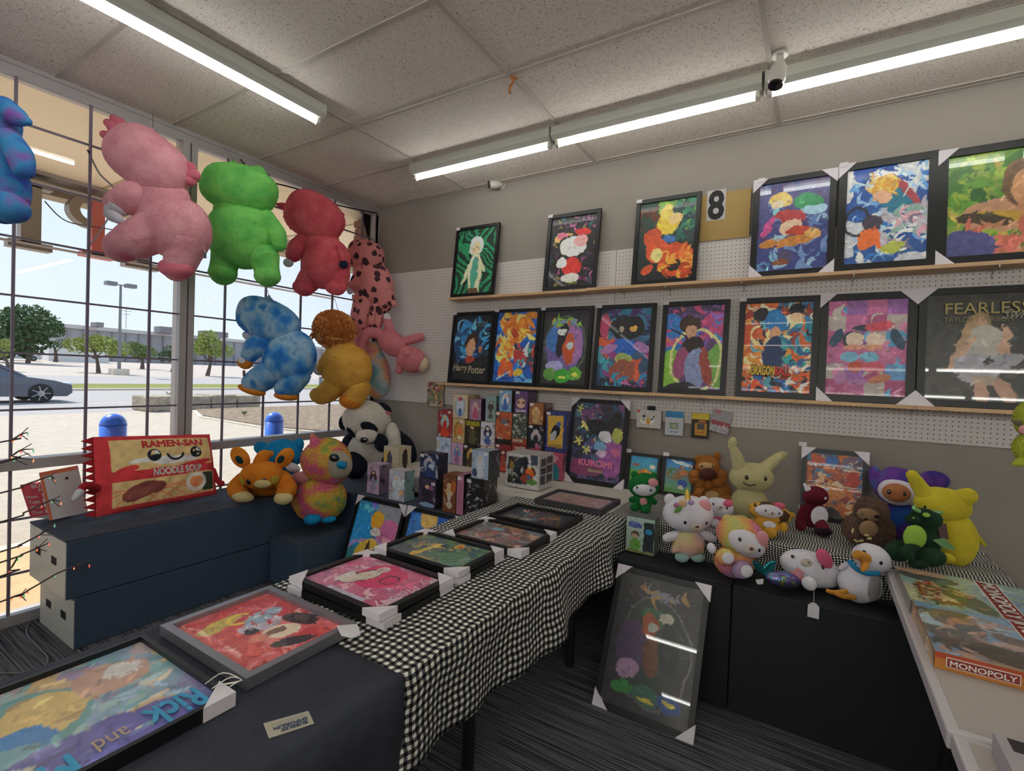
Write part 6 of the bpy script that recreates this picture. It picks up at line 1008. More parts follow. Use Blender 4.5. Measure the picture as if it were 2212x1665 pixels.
art += [('e', .3, .76, .15, .07, -22, '7c3c34'), ('e', .42, .74, .08, .05, -10, '7c3c34'), ('e', .28, .78, .1, .04, -20, '8c4c44'), ('B', .84, .62, .955, .9, '2c3c28'), ('e', .78, .75, .1, .1, 0, 'd8d4cc'), ('e', .78, .75, .062, .062, 0, 'e08a54'), ('B', 0, .94, 1, 1, rd), ('B', 0, 0, 1, .05, rd), ('B', 0, 0, .09, 1, rd), ('B', .965, 0, 1, 1, rd)]
sheet('printed_front', TLp, TRp-TLp, BLp-TLp, art, t, 101, 150, print_mat('pillow_print', .9), .012, fn=lambda a, b: pil(a, b, 1), strokes=0)
rdm = plush('pillow_red', 'b02c34', .6); a_, b_ = np.meshgrid(np.linspace(0, 1, 24), np.linspace(0, 1, 16)); P_ = pil(a_, b_, -1).reshape(-1, 3); bb = B(); bb.add(P_, [(j*24+i, j*24+i+1, (j+1)*24+i+1, (j+1)*24+i) for j in range(15) for i in range(23)]); bb.build('back_cover', rdm, t, smooth=True)
bb = B()
for k in range(11):
    v0, v1 = k/11, (k+1)/11; A0 = TLp*(1-v0)+BLp*v0; A1 = TLp*(1-v1)+BLp*v1; out_ = -nz(TRp-TLp); bb.prism([A0, (A0+A1)/2+out_*.055, A1], nrm*-.012)
bb.build('jagged_edge', rdm, t)
for c, nmz in (((.42, .3), 'l'), ((.8, .29), 'r')):
    th_ = np.linspace(0, 6.283, 24, endpoint=False); bb = B(); P = [pil2(np.array(c[0]+.057*math.cos(q)), np.array(c[1]+.085*math.sin(q)))+nrm*.001 for q in th_]; bb.add(P, [tuple(range(23, -1, -1))]); e = bb.build('eye', mat('embroidery_navy', '161d2c', .8), t)
    for (dx, dy, rr_) in ((.015, -.04, .02), (.035, -.02, .01)):
        bb = B(); bb.add([pil2(np.array(c[0]+dx+rr_*math.cos(q)), np.array(c[1]+dy+rr_*1.3*math.sin(q)))+nrm*.003 for q in th_], [tuple(range(23, -1, -1))]); bb.build('eye_glint', EYW, e)
bb = B().tube([pil2(np.array(.6+.07*math.cos(q)), np.array(.29+.09*math.sin(q)))+nrm*.001 for q in np.linspace(3.0, .14, 10)], .0065, 8); bb.build('mouth', mat('embroidery_navy', ''), t, smooth=True)
mir = lambda f: f
lettering('RAMEN-SAN', None, (1, 0, 0), (0, 1, 0), (.34, .09, .88, .185), mat('ink_packet_red', 'c83438', .8), t, bold=.045, fn=pil2)
lettering('NOODLE SOUP', None, (1, 0, 0), (0, 1, 0), (.4, .49, .84, .585), mat('ink_packet_white', 'd8d8d4', .8), t, bold=.045, fn=pil2)
m_ = fwd(BLp)/F0
B().tube([TLp*.35+BLp*.65+nrm*.02, dep(186, 1048, fwd(BLp)-.06), dep(170, 1065, fwd(BLp)-.1)], [9*m_, 8*m_, 7*m_], 12, K=3).build('arm', rdm, t, smooth=True); B().tube([dep(172, 1063, fwd(BLp)-.1), dep(160, 1078, fwd(BLp)-.12)], [8*m_, 5*m_], 12).build('glove', wht, t, smooth=True)
B().tube([TRp*.4+BRp*.6, dep(470, 1038, fwd(BRp)), dep(478, 1044, fwd(BRp))], [6*m_, 6*m_, 8*m_], 12, K=3).build('arm', rdm, t, smooth=True)
for (px, py, rr_) in ((292, 1092, 18), (363, 1079, 14)): D = fwd(on(px, py, 2, zb_+.03)); c = dep(px, py, D-.02); B().ell(c, CR*rr_*D/F0, CU*rr_*.62*D/F0, CF*rr_*D/F0*.7, 18, 12).build('foot', wht, t, smooth=True)
# papers in the window beside the pillow
def paper(lab, c4, items, X0, nm='paper_sign', seed=1, m=None):
    P = [on(x, y, 0, v) for (x, y, v) in c4]; t = thing(nm, lab, 'sign', P[3]); n = nz(np.cross(P[1]-P[0], P[3]-P[0])); n = n if np.dot(n, CAM-P[0]) > 0 else -n
    B().hexa(P[0], P[3], P[2], P[1], -n*.0015).build('sheet', mat('paper_white', 'cbc8cc'), t); sheet('printed_face', P[0]+n*.0006, P[1]-P[0], P[3]-P[0], items, t, seed, 50, print_mat('paper_print', .6), warp=0, strokes=0); return t, P, n
t, P, n = paper('red and white opening hours sign leaning by the window bars', [(43, 1047, .07), (130, 1035, .07), (160, 1124, .1), (66, 1118, .1)], [('bg', 'b83c4c'), ('B', .44, .34, .98, .46, 'd0c4c4'), ('B', .42, .5, .98, .62, 'd0c4c4'), ('B', .4, .66, .98, .78, 'd0c4c4'), ('B', .4, .82, .98, .93, 'd0c4c4')], 0, seed=111)
U, V = P[1]-P[0], P[3]-P[0]
for s_, r_ in (('BUSINESS', (.25, .04, .98, .15)), ('HOURS', (.4, .17, .9, .28)), ('Mon.', (.06, .35, .34, .45)), ('Tues.', (.06, .51, .36, .61)), ('Wed.', (.06, .67, .34, .77)), ('Thur.', (.06, .83, .36, .93))): lettering(s_, P[0]+n*.001, U, V, r_, mat('ink_sign_white', 'd8d0d0', .6), t, bold=.02, lift=.0005)
t, P, n = paper('orange-bordered sheet with handwriting standing in front of the hours sign', [(84, 1021, .13), (168, 1005, .1), (190, 1106, .17), (107, 1124, .19)], [('bg', 'b86444'), ('B', .1, .12, .88, .86, 'b4a6a8'), ('B', .88, 0, 1, 1, 'c47070')], 0, seed=113)
U, V = P[1]-P[0], P[3]-P[0]
for s_, r_ in (('Accept', (.18, .32, .42, .38)), ('For', (.18, .42, .3, .47)), ('Prizes', (.22, .48, .48, .54)), ('Games', (.25, .6, .55, .66))): lettering(s_, P[0]+n*.001, U, V, r_, mat('ink_pen', '6c5c64', .7), t, shear=.3, lift=.0005)
B().add([P[0]+n*.002+U*a+V*b_ for a, b_ in ((.6, .2), (.68, .2), (.68, .25), (.6, .25))], [(3, 2, 1, 0)]).build('black_mark', INK, t)
OUT = 'plush toys on the black boxes'
ora = plush('plush_bright_orange', 'd8842c', .7, 'c87020'); crm = plush('plush_cream', 'cfc08c', .5, 'c4b480'); dkt = plush('plush_dark_teal', '1c3c40', .5)
toy('plush_orange', 'orange plush animal with big round ears and cream paws lying on the black box', (567, 1084), 2, .60, [
    ('e', 'body', 567, 1040, 62, 32, 0, .2, ora, 30), ('l', 'arm', [(525, 1040, 20, .05), (512, 1055, 20, .0), (520, 1068, 17, -.02)], ora), ('l', 'arm', [(608, 1035, 20, .05), (622, 1055, 19, .0), (615, 1065, 17, -.02)], ora),
    ('e', 'head', 566, 1026, 46, 31, 0, .0, ora, 30), ('l', 'hair_tuft', [(562, 1000, 15, .0), (570, 985, 14, .0), (584, 980, 7, .02)], ora), ('e', 'ear', 519, 988, 18, 26, -38, .03, ora, 8), ('y', 'ear_lining', 'ear', 521, 992, 7, 10, -38, dkt), ('e', 'ear', 615, 989, 17, 25, 42, .03, ora, 8), ('y', 'ear_lining', 'ear', 610, 991, 7, 10, 42, dkt),
    ('e', 'muzzle', 567, 1045, 18, 9, 0, -.09, crm, 8), ('y', 'cheek', 'head', 532, 1036, 9, 10, 0, plush('plush_yellow_dull', 'c8b040', .5), .3), ('y', 'cheek', 'head', 602, 1033, 9, 10, 0, plush('plush_yellow_dull', 'c8b040'), .3),
    ('e', 'paw', 524, 1072, 24, 12, 10, -.04, crm, 14), ('e', 'paw', 612, 1076, 20, 14, 0, -.05, crm, 14)]+eyes('head', (551, 1036), (584, 1034), r=5.5), group=OUT)
cyn = plush('plush_cyan_blue', '1c8cc4', .7, '177cb4')
toy('plush_blue_bear', 'bright blue plush bear half hidden behind the orange plush', (610, 1000), 0, .26, [('e', 'head', 612, 980, 42, 32, 8, .0, cyn, 30), ('e', 'ear', 565, 968, 17, 14, 20, .0, cyn, 8), ('e', 'ear', 644, 962, 12, 16, 20, -.0, cyn, 8), ('e', 'body', 605, 1022, 38, 18, 0, .02, cyn, 26), ('e', 'muzzle', 632, 1010, 17, 10, 20, -.08, wht, 9)]+eyes('head', (640, 992), r=4), group=OUT)
owl = multi('plush_patchwork_pastel', ['4c8c98', '8c9c4c', 'c8a840', 'cc8850', 'cf6478', 'c85c88', '6c9ca0'], 8, rng=(.25, .75)); owf = multi('owl_tuft', ['4c8c98', '8c9c4c', 'c8a840', 'cc8850', 'cf6478', 'c85c88', '6c9ca0'], 8, rng=(.25, .75)); gry = plush('plush_face_grey', 'b0a698', .6)
owp = on(690, 1130, 2, .345)
toy('plush_owl', 'multicoloured tie-dye plush owl with blue beak and feet', (690, 1128), 0, .80, [
    ('e', 'body', 690, 1076, 58, 50, 0, .0, owl, 50), ('fur', 'body', 4500, 8, owf), ('e', 'head', 706, 997, 54, 50, 12, -.0, owl, 46), ('fur', 'head', 3500, 7, owf), ('l', 'head_tuft', [(684, 962, 18), (678, 948, 9), (675, 939, 4)], owl),
    ('e', 'face', 726, 1002, 36, 30, 30, -.075, gry, 22), ('l', 'wing', [(662, 1030, 13, -.05), (645, 1032, 13, -.07), (637, 1033, 10, -.07)], plush('plush_pale_pink', 'cc8c90')), ('e', 'beak', 738, 1004, 11, 8, 15, -.15, cyn, 12),
    ('e', 'foot', 676, 1120, 19, 13, -10, -.12, cyn, 16), ('e', 'foot', 710, 1121, 16, 8, -5, -.08, cyn, 12), ('e', 'eye_rim', 722, 989, 11, 9, 20, -.135, dkt, 6), ('y', 'eye', 'eye_rim', 722, 989, 8, 7, 20, BLK), ('y', 'eye', 'face', 751, 1002, 3, 8, 10, BLK)], group=OUT)
pw_ = plush('panda_white', 'd5d0c8', .8, 'c4beb4'); pb_ = plush('panda_black', '1f2430', .6, '181c28'); pwf = mat('panda_hair_white', 'f4f0ea', .9); pbf = mat('panda_hair_black', '20242e', .9)
toy('plush_panda', 'large seated plush panda in the corner by the window', (800, 1000), 1, -.42, [
    ('e', 'body', 805, 972, 57, 44, 0, .0, pw_, 40), ('e', 'head', 792, 908, 52, 42, 12, -.05, pw_, 40), ('fur', 'head', 3200, 8, pwf), ('fur', 'body', 2600, 8, pwf), ('e', 'ear', 744, 912, 12, 17, 10, -.0, pb_, 8), ('fur', 'ear', 500, 5, pbf), ('e', 'ear', 828, 884, 19, 13, 30, -.03, pb_, 9), ('fur', 'ear', 500, 5, pbf),
    ('y', 'eye_patch', 'head', 808, 920, 19, 11, 30, pb_, .5), ('y', 'eye_patch', 'head', 766, 932, 8, 14, -30, pb_, .5), ('e', 'muzzle', 793, 942, 24, 16, 0, -.2, pw_, 18), ('e', 'nose', 786, 950, 9, 6, -8, -.27, BLK, 4), ('y', 'eye', 'head', 803, 919, 5, 5, 0, BLK, .8),
    ('l', 'arm', [(760, 955, 20, .0), (752, 975, 19, -.02), (760, 990, 16, -.04)], pb_), ('l', 'arm', [(858, 945, 16, .02), (876, 962, 18, .0), (884, 985, 17, -.02)], pb_), ('e', 'raised_arm', 850, 948, 15, 36, -6, -.13, pw_, 15), ('fur', 'raised_arm', 900, 8, pwf), ('e', 'paw', 823, 956, 15, 20, -10, -.2, pb_, 12),
    ('l', 'leg', [(775, 985, 22, -.06), (770, 1005, 24, -.14), (768, 1012, 22, -.18)], pb_), ('l', 'leg', [(845, 992, 22, -.06), (848, 1002, 22, -.12)], pb_), ('w', 'ear_label', [(833, 886), (846, 891), (842, 897), (831, 893)], -.09, .001, plush('label_pink', 'c87c80'))], group=OUT)
# ---------------- toys on the gingham and black boxes
TG = 'plush toys seated along the back wall'
dg = plush('plush_forest_green', '1f7038', .7, '17602e'); pkl = plush('plush_light_pink', 'dc98a0', .6); pkb = plush('plush_bubblegum', 'dd6888', .6)
toy('plush_green_hood', 'small green plush with white face and pink flower on the headphone box side', (1390, 1106), 2, T+.01, [
    ('e', 'head', 1391, 1049, 33, 28, 0, 0, dg, 24), ('e', 'face', 1392, 1056, 25, 15, 0, -.035, wht, 15), ('e', 'ear', 1370, 1025, 7, 8, 0, 0, dg), ('e', 'ear', 1412, 1028, 7, 8, 0, 0, dg), ('e', 'flower', 1411, 1042, 11, 9, 20, -.07, pkl, 5), ('e', 'body', 1389, 1083, 20, 19, 0, 0, dg, 15), ('y', 'belly', 'body', 1386, 1080, 8, 9, 0, pkl),
    ('l', 'arm', [(1374, 1076, 6), (1364, 1079, 6)], dg), ('l', 'arm', [(1404, 1076, 6), (1414, 1084, 6)], dg), ('e', 'foot', 1371, 1095, 10, 9, 0, -.03, dg, 10), ('e', 'foot', 1394, 1098, 12, 10, 0, -.04, dg, 11)]+eyes('face', (1374, 1051), (1402, 1056), r=2.3), group=TG)
brn = plush('plush_caramel', 'a86c34', .7, '965c2c'); brd = plush('plush_chocolate', '5c3430', .6)
toy('plush_brown_bear', 'caramel brown plush bear with dark muzzle and ruffled chest', (1538, 1085), 2, T+.01, [
    ('e', 'body', 1540, 1062, 40, 30, 0, .04, brn, 26), ('e', 'head', 1529, 1010, 26, 27, 0, .02, brn, 22), ('e', 'ear', 1509, 990, 8, 8, 0, .03, brn, 5), ('e', 'ear', 1550, 985, 8, 9, 0, .03, brn, 5), ('e', 'face', 1526, 1006, 18, 8, 0, -.03, plush('plush_tan', 'cfa878', .5), 7), ('e', 'muzzle', 1529, 1023, 18, 12, 0, -.05, brd, 10)]
    +[('e', 'ruffle', 1529+31*math.cos(a), 1030+17*math.sin(a), 12, 11, 0, -.02, brn, 11) for a in np.linspace(-.3, 3.44, 7)]+[('y', 'belly', 'body', 1528, 1064, 14, 9, 0, plush('plush_tan', '')), ('l', 'arm', [(1514, 1055, 9, -.02), (1508, 1064, 8, -.04)], brn), ('e', 'leg', 1565, 1080, 22, 12, 0, -.02, brn, 14), ('e', 'leg', 1506, 1074, 14, 10, 0, -.02, brn, 12)]+eyes('face', (1514, 1006), (1537, 1005), r=2), group=TG)
cre = plush('plush_pale_cream', 'bcb488', .5, 'b0a87c'); cdk = plush('plush_brown_tip', '3a3430', .5)
toy('plush_cream_rabbit', 'tall cream plush with two long ears and a small smile', (1620, 1119), 2, T+.01, [
    ('e', 'body', 1619, 1086, 38, 36, 0, .0, cre, 30), ('e', 'head', 1624, 1031, 47, 32, 4, .0, cre, 32), ('l', 'ear', [(1598, 1010, 15), (1592, 988, 12), (1586, 972, 9)], cre), ('e', 'ear_end', 1582, 958, 9, 15, 10, .0, cre, 7), ('l', 'ear', [(1652, 1012, 14), (1668, 998, 12), (1680, 988, 10)], cre), ('e', 'ear_end', 1688, 984, 14, 9, -15, .0, cre, 7),
    ('l', 'smile', [(1606, 1042, 1.3, -.105), (1618, 1048, 1.3, -.112), (1632, 1046, 1.3, -.11)], BLK), ('e', 'foot', 1600, 1118, 15, 6, 0, -.05, cre, 10), ('e', 'foot', 1635, 1120, 15, 6, 0, -.05, cre, 10)]+eyes('head', (1600, 1026), (1638, 1028), r=4), group=TG)
hol = mat('gold_foil_cloth', 'd8b450', .35, .5); pst = multi('plush_pastel_dress', ['a8bc98', 'c4c088', 'd4a890', '94a8cc', 'c8a0b8'], 4)
toy('plush_unicorn', 'white plush with golden horn, flower crown and pastel rainbow dress', (1486, 1212), 2, .60, [
    ('e', 'body', 1488, 1172, 34, 32, 0, .0, pst, 28), ('w', 'skirt', [(1462, 1172), (1516, 1172), (1526, 1198), (1508, 1196), (1488, 1200), (1470, 1196), (1452, 1196)], -.05, .05, pst), ('e', 'head', 1487, 1110, 54, 39, 2, -.01, wht, 38), ('e', 'ear', 1447, 1079, 12, 13, -20, .0, wht, 9), ('e', 'ear', 1520, 1082, 11, 11, 20, .0, wht, 9),
    ('l', 'horn', [(1486, 1080, 7, -.04), (1485, 1068, 5, -.04), (1484, 1058, 2, -.04)], hol), ('e', 'flower', 1475, 1087, 9, 8, 0, -.085, plush('petal_peach', 'd8b088', .4), 4), ('e', 'flower', 1461, 1091, 6, 6, 0, -.09, plush('petal_plum', 'b87ca0', .4), 4), ('e', 'flower', 1493, 1085, 7, 6, 0, -.085, plush('petal_lilac', 'b49cc8', .4), 4), ('e', 'leaf', 1465, 1101, 10, 5, -35, -.10, plush('leaf_felt', '6c9c4c', .4), 3),
    ('e', 'rosette', 1521, 1094, 15, 15, 20, -.06, pkl, 8), ('l', 'arm', [(1462, 1155, 9), (1445, 1160, 10), (1440, 1162, 9)], wht), ('l', 'arm', [(1514, 1152, 9), (1532, 1160, 10), (1540, 1164, 8)], wht),
    ('e', 'foot', 1473, 1203, 15, 11, 0, -.03, plush('plush_mint', '9cbcb8', .4), 12), ('e', 'foot', 1507, 1203, 15, 11, 0, -.03, plush('plush_mint', ''), 12), ('y', 'nose', 'head', 1491, 1126, 4.5, 3, 0, NOSE, .5)]+eyes('head', (1468, 1119), (1514, 1121), r=3.2), group=TG)
toy('plush_white_pink', 'white plush with pink flower tucked behind the horned white plush', (1548, 1132), 2, T+.01, [('e', 'head', 1553, 1096, 32, 21, 12, .0, wht, 20), ('e', 'body', 1548, 1122, 14, 14, 0, .0, pkb, 12), ('e', 'foot', 1546, 1130, 10, 9, 0, -.03, wht, 9), ('e', 'rosette', 1573, 1087, 10, 8, 0, -.05, pkb, 5), ('y', 'nose', 'head', 1547, 1090, 2.5, 1.8, 0, NOSE, .5)]+eyes('head', (1535, 1085), (1562, 1093), r=2.2), group=TG)
rbf = multi('plush_rainbow_fleece', ['9cb47c', 'c8bc6c', 'dca060', 'd87c88', 'b08cb8', 'd890a0'], 4.5); rbfm = rbf
toy('plush_rainbow_hood', 'fluffy rainbow-hooded white plush leaning on the edge of the black box', (1592, 1240), 2, .60, [
    ('e', 'body', 1586, 1212, 42, 34, 10, .0, rbf, 32), ('e', 'head', 1602, 1160, 56, 42, 32, .0, rbf, 40), ('fur', 'head', 2500, 5, rbf), ('fur', 'body', 2200, 5, rbf), ('e', 'hood_tip', 1572, 1122, 12, 10, 30, .0, rbf, 8), ('e', 'face', 1611, 1171, 43, 28, 32, -.05, wht, 28), ('e', 'leg', 1567, 1203, 20, 18, 0, -.09, rbf, 16), ('y', 'foot_pad', 'leg', 1566, 1200, 13, 12, 0, wht), ('e', 'leg', 1603, 1230, 22, 19, 0, -.09, plush('plush_lilac', 'b094b8', .6), 16), ('y', 'foot_pad', 'leg', 1606, 1228, 14, 13, 0, wht),
    ('e', 'hand', 1537, 1184, 9, 12, -20, -.04, wht, 8), ('e', 'rosette', 1646, 1163, 14, 17, 0, -.09, pkl, 8), ('y', 'nose', 'face', 1607, 1174, 4.5, 4, 30, NOSE, .5)]+eyes('face', (1588, 1158), (1628, 1180), r=3.4), group=TG)
tig = plush('plush_tiger_yellow', 'd0a03c', .7, 'c09030')
tp = [('l', 'stripe', [(x, y, 1.2, -.0), (x+6, y-2+6*s, 1.2, -.0)], BLK) for x, y, s in ()]
toy('plush_tiger', 'yellow striped plush tiger with white face lying on the gingham', (1665, 1155), 2, T+.01, [('e', 'head', 1664, 1108, 47, 22, 14, .0, multi('tiger_stripes', ['d0a03c', 'd0a03c', '4c3420', 'd0a03c', 'c8983c'], 11, interp='CONSTANT'), 22), ('e', 'face', 1661, 1104, 30, 14, 8, -.045, wht, 13), ('e', 'ear', 1626, 1092, 7, 6, 0, 0, tig), ('e', 'ear', 1710, 1112, 7, 6, 0, 0, tig), ('e', 'body', 1656, 1134, 28, 20, 14, -.02, tig, 16), ('y', 'belly', 'body', 1654, 1129, 14, 8, 8, wht), ('e', 'leg', 1664, 1150, 13, 12, 0, -.06, tig, 12), ('e', 'leg', 1692, 1138, 9, 11, 0, -.04, tig, 9), ('e', 'arm', 1624, 1130, 7, 9, 0, -.03, tig, 7),
    ('e', 'rosette', 1684, 1092, 13, 7, 14, -.04, pkb, 5), ('y', 'nose', 'face', 1660, 1104, 2.4, 1.8, 0, NOSE, .5)]+eyes('face', (1648, 1100), (1677, 1106), r=2), group=TG)
mar = plush('plush_maroon', '6c2030', .8, '50141f'); slv = mat('silver_foil', '9c9cac', .25, .8)
toy('plush_maroon_dragon', 'maroon plush with white belly and white-tipped ears sitting before the comic print', (1762, 1148), 2, T+.01, [('e', 'head', 1762, 1071, 26, 21, 0, .0, mar, 19), ('l', 'ear', [(1746, 1058, 7), (1738, 1046, 3)], wht), ('l', 'ear', [(1778, 1062, 6), (1790, 1055, 3)], wht), ('e', 'body', 1757, 1110, 25, 30, 0, .02, mar, 20), ('y', 'belly', 'body', 1758, 1110, 19, 22, 0, wht, .3),
    ('l', 'arm', [(1737, 1100, 9), (1731, 1120, 10), (1730, 1135, 11)], mar), ('l', 'leg', [(1770, 1128, 12, -.02), (1776, 1140, 14, -.05)], mar), ('e', 'foot', 1779, 1148, 17, 10, 0, -.07, plush('plush_near_black', '241820', .6), 12), ('w', 'wing', [(1729, 1080), (1737, 1088), (1736, 1096), (1728, 1096)], .03, .004, slv), ('w', 'wing', [(1786, 1100), (1796, 1094), (1812, 1106), (1820, 1122), (1800, 1120), (1788, 1112)], .04, .004, slv), ('y', 'head_spot', 'head', 1772, 1072, 4, 3, 0, wht)]+eyes('head', (1745, 1078), (1759, 1084), r=2), group=TG)
slo = plush('sloth_brown', '6c5448', .6, '54403a', 40); slf = mat('sloth_hair', '7a6252', .95, vary=.25); tan2 = plush('sloth_face', '94785c', .5)
toy('plush_sloth', 'shaggy brown plush sloth sitting on the gingham cloth', (1876, 1178), 2, T+.01, [('e', 'body', 1876, 1142, 54, 38, 0, .0, slo, 34), ('fur', 'body', 4500, 8, slf), ('e', 'head', 1882, 1104, 33, 31, 0, -.02, slo, 28), ('fur', 'head', 2600, 8, slf), ('e', 'face', 1876, 1112, 25, 14, 12, -.085, tan2, 10), ('y', 'eye_patch', 'face', 1889, 1114, 9, 4, 10, plush('sloth_dark', '3c2c28', .5)), ('y', 'nose', 'face', 1866, 1120, 4, 3, 0, BLK, .7), ('e', 'belly', 1876, 1142, 20, 18, 0, -.11, tan2, 8),
    ('e', 'claw', 1872, 1156, 6, 2.4, 10, -.14, crm, 2), ('e', 'claw', 1878, 1163, 6, 2.4, 0, -.14, crm, 2), ('e', 'claw', 1842, 1146, 2.4, 6, 10, -.13, crm, 2), ('e', 'claw', 1849, 1168, 6, 2.4, 30, -.13, crm, 2), ('e', 'claw', 1860, 1168, 6, 2.4, -10, -.13, crm, 2)]+eyes('face', (1858, 1108), (1890, 1113), r=2), group=TG)
bp_ = multi('plush_blue_purple', ['1c6cb8', '1c4498', '3c2c84', '6c3c98', '1c7cb8'], 6)
toy('plush_big_eared', 'blue and purple big-eared plush with a peach and white face', (1945, 1160), 2, T+.01, [('e', 'body', 1945, 1122, 36, 40, 0, .0, bp_, 32), ('e', 'head', 1938, 1050, 44, 42, 4, .0, bp_, 36), ('e', 'ear', 1893, 1036, 15, 31, -14, .05, bp_, 8), ('e', 'ear', 2018, 1037, 34, 20, 8, .07, bp_, 9), ('e', 'face_ruff', 1940, 1062, 40, 29, 8, -.045, wht, 27), ('e', 'face', 1937, 1064, 30, 20, 8, -.085, plush('plush_peach', 'bc7c54', .5), 16), ('y', 'muzzle', 'face', 1926, 1074, 9, 7, 0, plush('plush_tan2', 'a86c48', .4), .6)]+eyes('face', (1913, 1060), (1942, 1063), r=4), group=TG)
yel = plush('plush_lemon', 'd2c23c', .8, 'c0ae30')
toy('plush_yellow', 'large yellow plush with upright ears turned away beside the green dragon', (2057, 1212), 2, T+.01, [('e', 'body', 2058, 1160, 44, 62, -6, .0, yel, 40), ('e', 'head', 2036, 1090, 58, 38, 10, -.0, yel, 36), ('l', 'ear', [(1998, 1068, 17), (1982, 1044, 14), (1970, 1026, 11)], yel), ('l', 'ear', [(2062, 1082, 17, -.02), (2082, 1074, 18, -.04), (2090, 1071, 17, -.05)], yel),
    ('l', 'arm', [(2090, 1135, 8), (2108, 1158, 7), (2128, 1178, 3)], yel), ('l', 'arm', [(1992, 1145, 10, -.04), (1968, 1144, 8, -.06)], yel), ('e', 'foot', 2046, 1206, 14, 11, 0, -.1, yel, 14), ('w', 'care_label', [(2026, 1134), (2044, 1130), (2050, 1165), (2030, 1160)], -.13, .002, mat('label_print', '5c4448', .6)), ('y', 'eye', 'head', 1985, 1092, 2, 5, 0, BLK)], group=TG)
dkg = plush('plush_dark_green', '24402c', .8, '182c20', 12); lim = plush('plush_lime', '94bc4c', .6); limf = mat('lime_foil', '8cc484', .25, .6)
toy('plush_green_dragon', 'dark green plush dragon with lime belly and shiny lime wing', (1985, 1222), 2, T+.01, [('e', 'body', 1996, 1168, 30, 40, 10, .0, dkg, 28), ('e', 'head', 2000, 1120, 33, 22, 10, -.03, dkg, 22), ('e', 'snout', 1972, 1122, 15, 11, 5, -.06, dkg, 12), ('e', 'belly', 1976, 1160, 24, 26, 10, -.09, lim, 12), ('l', 'neck', [(1995, 1130, 18, -.02), (2000, 1150, 22, .0)], dkg),
    ('l', 'horn', [(1984, 1104, 5, -.06), (1974, 1098, 4, -.06), (1976, 1092, 2, -.06)], limf), ('l', 'horn', [(2015, 1108, 6, -.04), (2030, 1107, 4, -.04), (2036, 1106, 2, -.04)], limf), ('e', 'brow', 2001, 1112, 8, 5, 10, -.11, lim, 4), ('e', 'leg', 1940, 1190, 24, 22, 0, -.03, dkg, 20), ('l', 'arm', [(1976, 1180, 10, -.09), (1955, 1192, 10, -.13), (1965, 1200, 9, -.14)], dkg), ('e', 'leg', 2010, 1203, 30, 20, 0, -.08, dkg, 22), ('e', 'foot', 1984, 1218, 22, 9, 0, -.12, dkg, 14),
    ('w', 'wing', [(2014, 1166), (2040, 1162), (2058, 1178), (2066, 1190), (2038, 1184)], -.06, .006, limf), ('w', 'ear', [(2026, 1122), (2040, 1118), (2036, 1132), (2030, 1134)], -.03, .005, limf), ('y', 'eye', 'snout', 1966, 1116, 2, 2, 0, lim)], group=TG)
seq = multi('sequin_scales', ['b09c50', '4c9ca0', '8c64a8', '5c88c0', 'b87c90', '4ca8a0'], 30, interp='CONSTANT', rough=.22, metal=.85)
tealf = mat('teal_foil', '2c8c98', .22, .8)
toy('plush_mermaid', 'white plush with sequin fish tail and pink flower lying on the black box', (1745, 1268), 2, .60, [('e', 'head', 1752, 1228, 66, 36, 20, .0, wht, 36), ('e', 'tail', 1692, 1252, 38, 18, 8, -.05, seq, 18), ('w', 'tail_fin', [(1652, 1244), (1630, 1226), (1625, 1211), (1640, 1216), (1650, 1226), (1662, 1214), (1677, 1211), (1674, 1228), (1662, 1244)], -.04, .012, tealf), ('e', 'body', 1722, 1246, 18, 16, 10, -.03, pkl, 16), ('e', 'arm', 1748, 1260, 16, 14, 40, -.1, wht, 12), ('w', 'fan', [(1712, 1238), (1722, 1224), (1738, 1236), (1736, 1248)], -.12, .003, pkl),
    ('e', 'rosette', 1781, 1206, 14, 24, -35, -.08, pkb, 9), ('y', 'nose', 'head', 1725, 1202, 4, 3.4, 0, NOSE, .5), ('l', 'whisker', [(1765, 1234, .8, -.13), (1775, 1252, .8, -.125)], BLK), ('l', 'whisker', [(1777, 1230, .8, -.125), (1788, 1250, .8, -.12)], BLK), ('w', 'paper_label', [(1632, 1252), (1650, 1250), (1648, 1262), (1636, 1262)], -.06, .001, TAGW)][:-3]+[('w', 'paper_label', [(1632, 1252), (1650, 1250), (1648, 1262), (1636, 1262)], -.06, .001, TAGW)]+eyes('head', (1704, 1197), (1757, 1213), r=3.6), group=TG)
gul = plush('gull_grey', '8c8888', .6); blus = plush('scarf_blue', '2c84b4', .5); beak = plush('beak_orange', 'd0903c', .5)
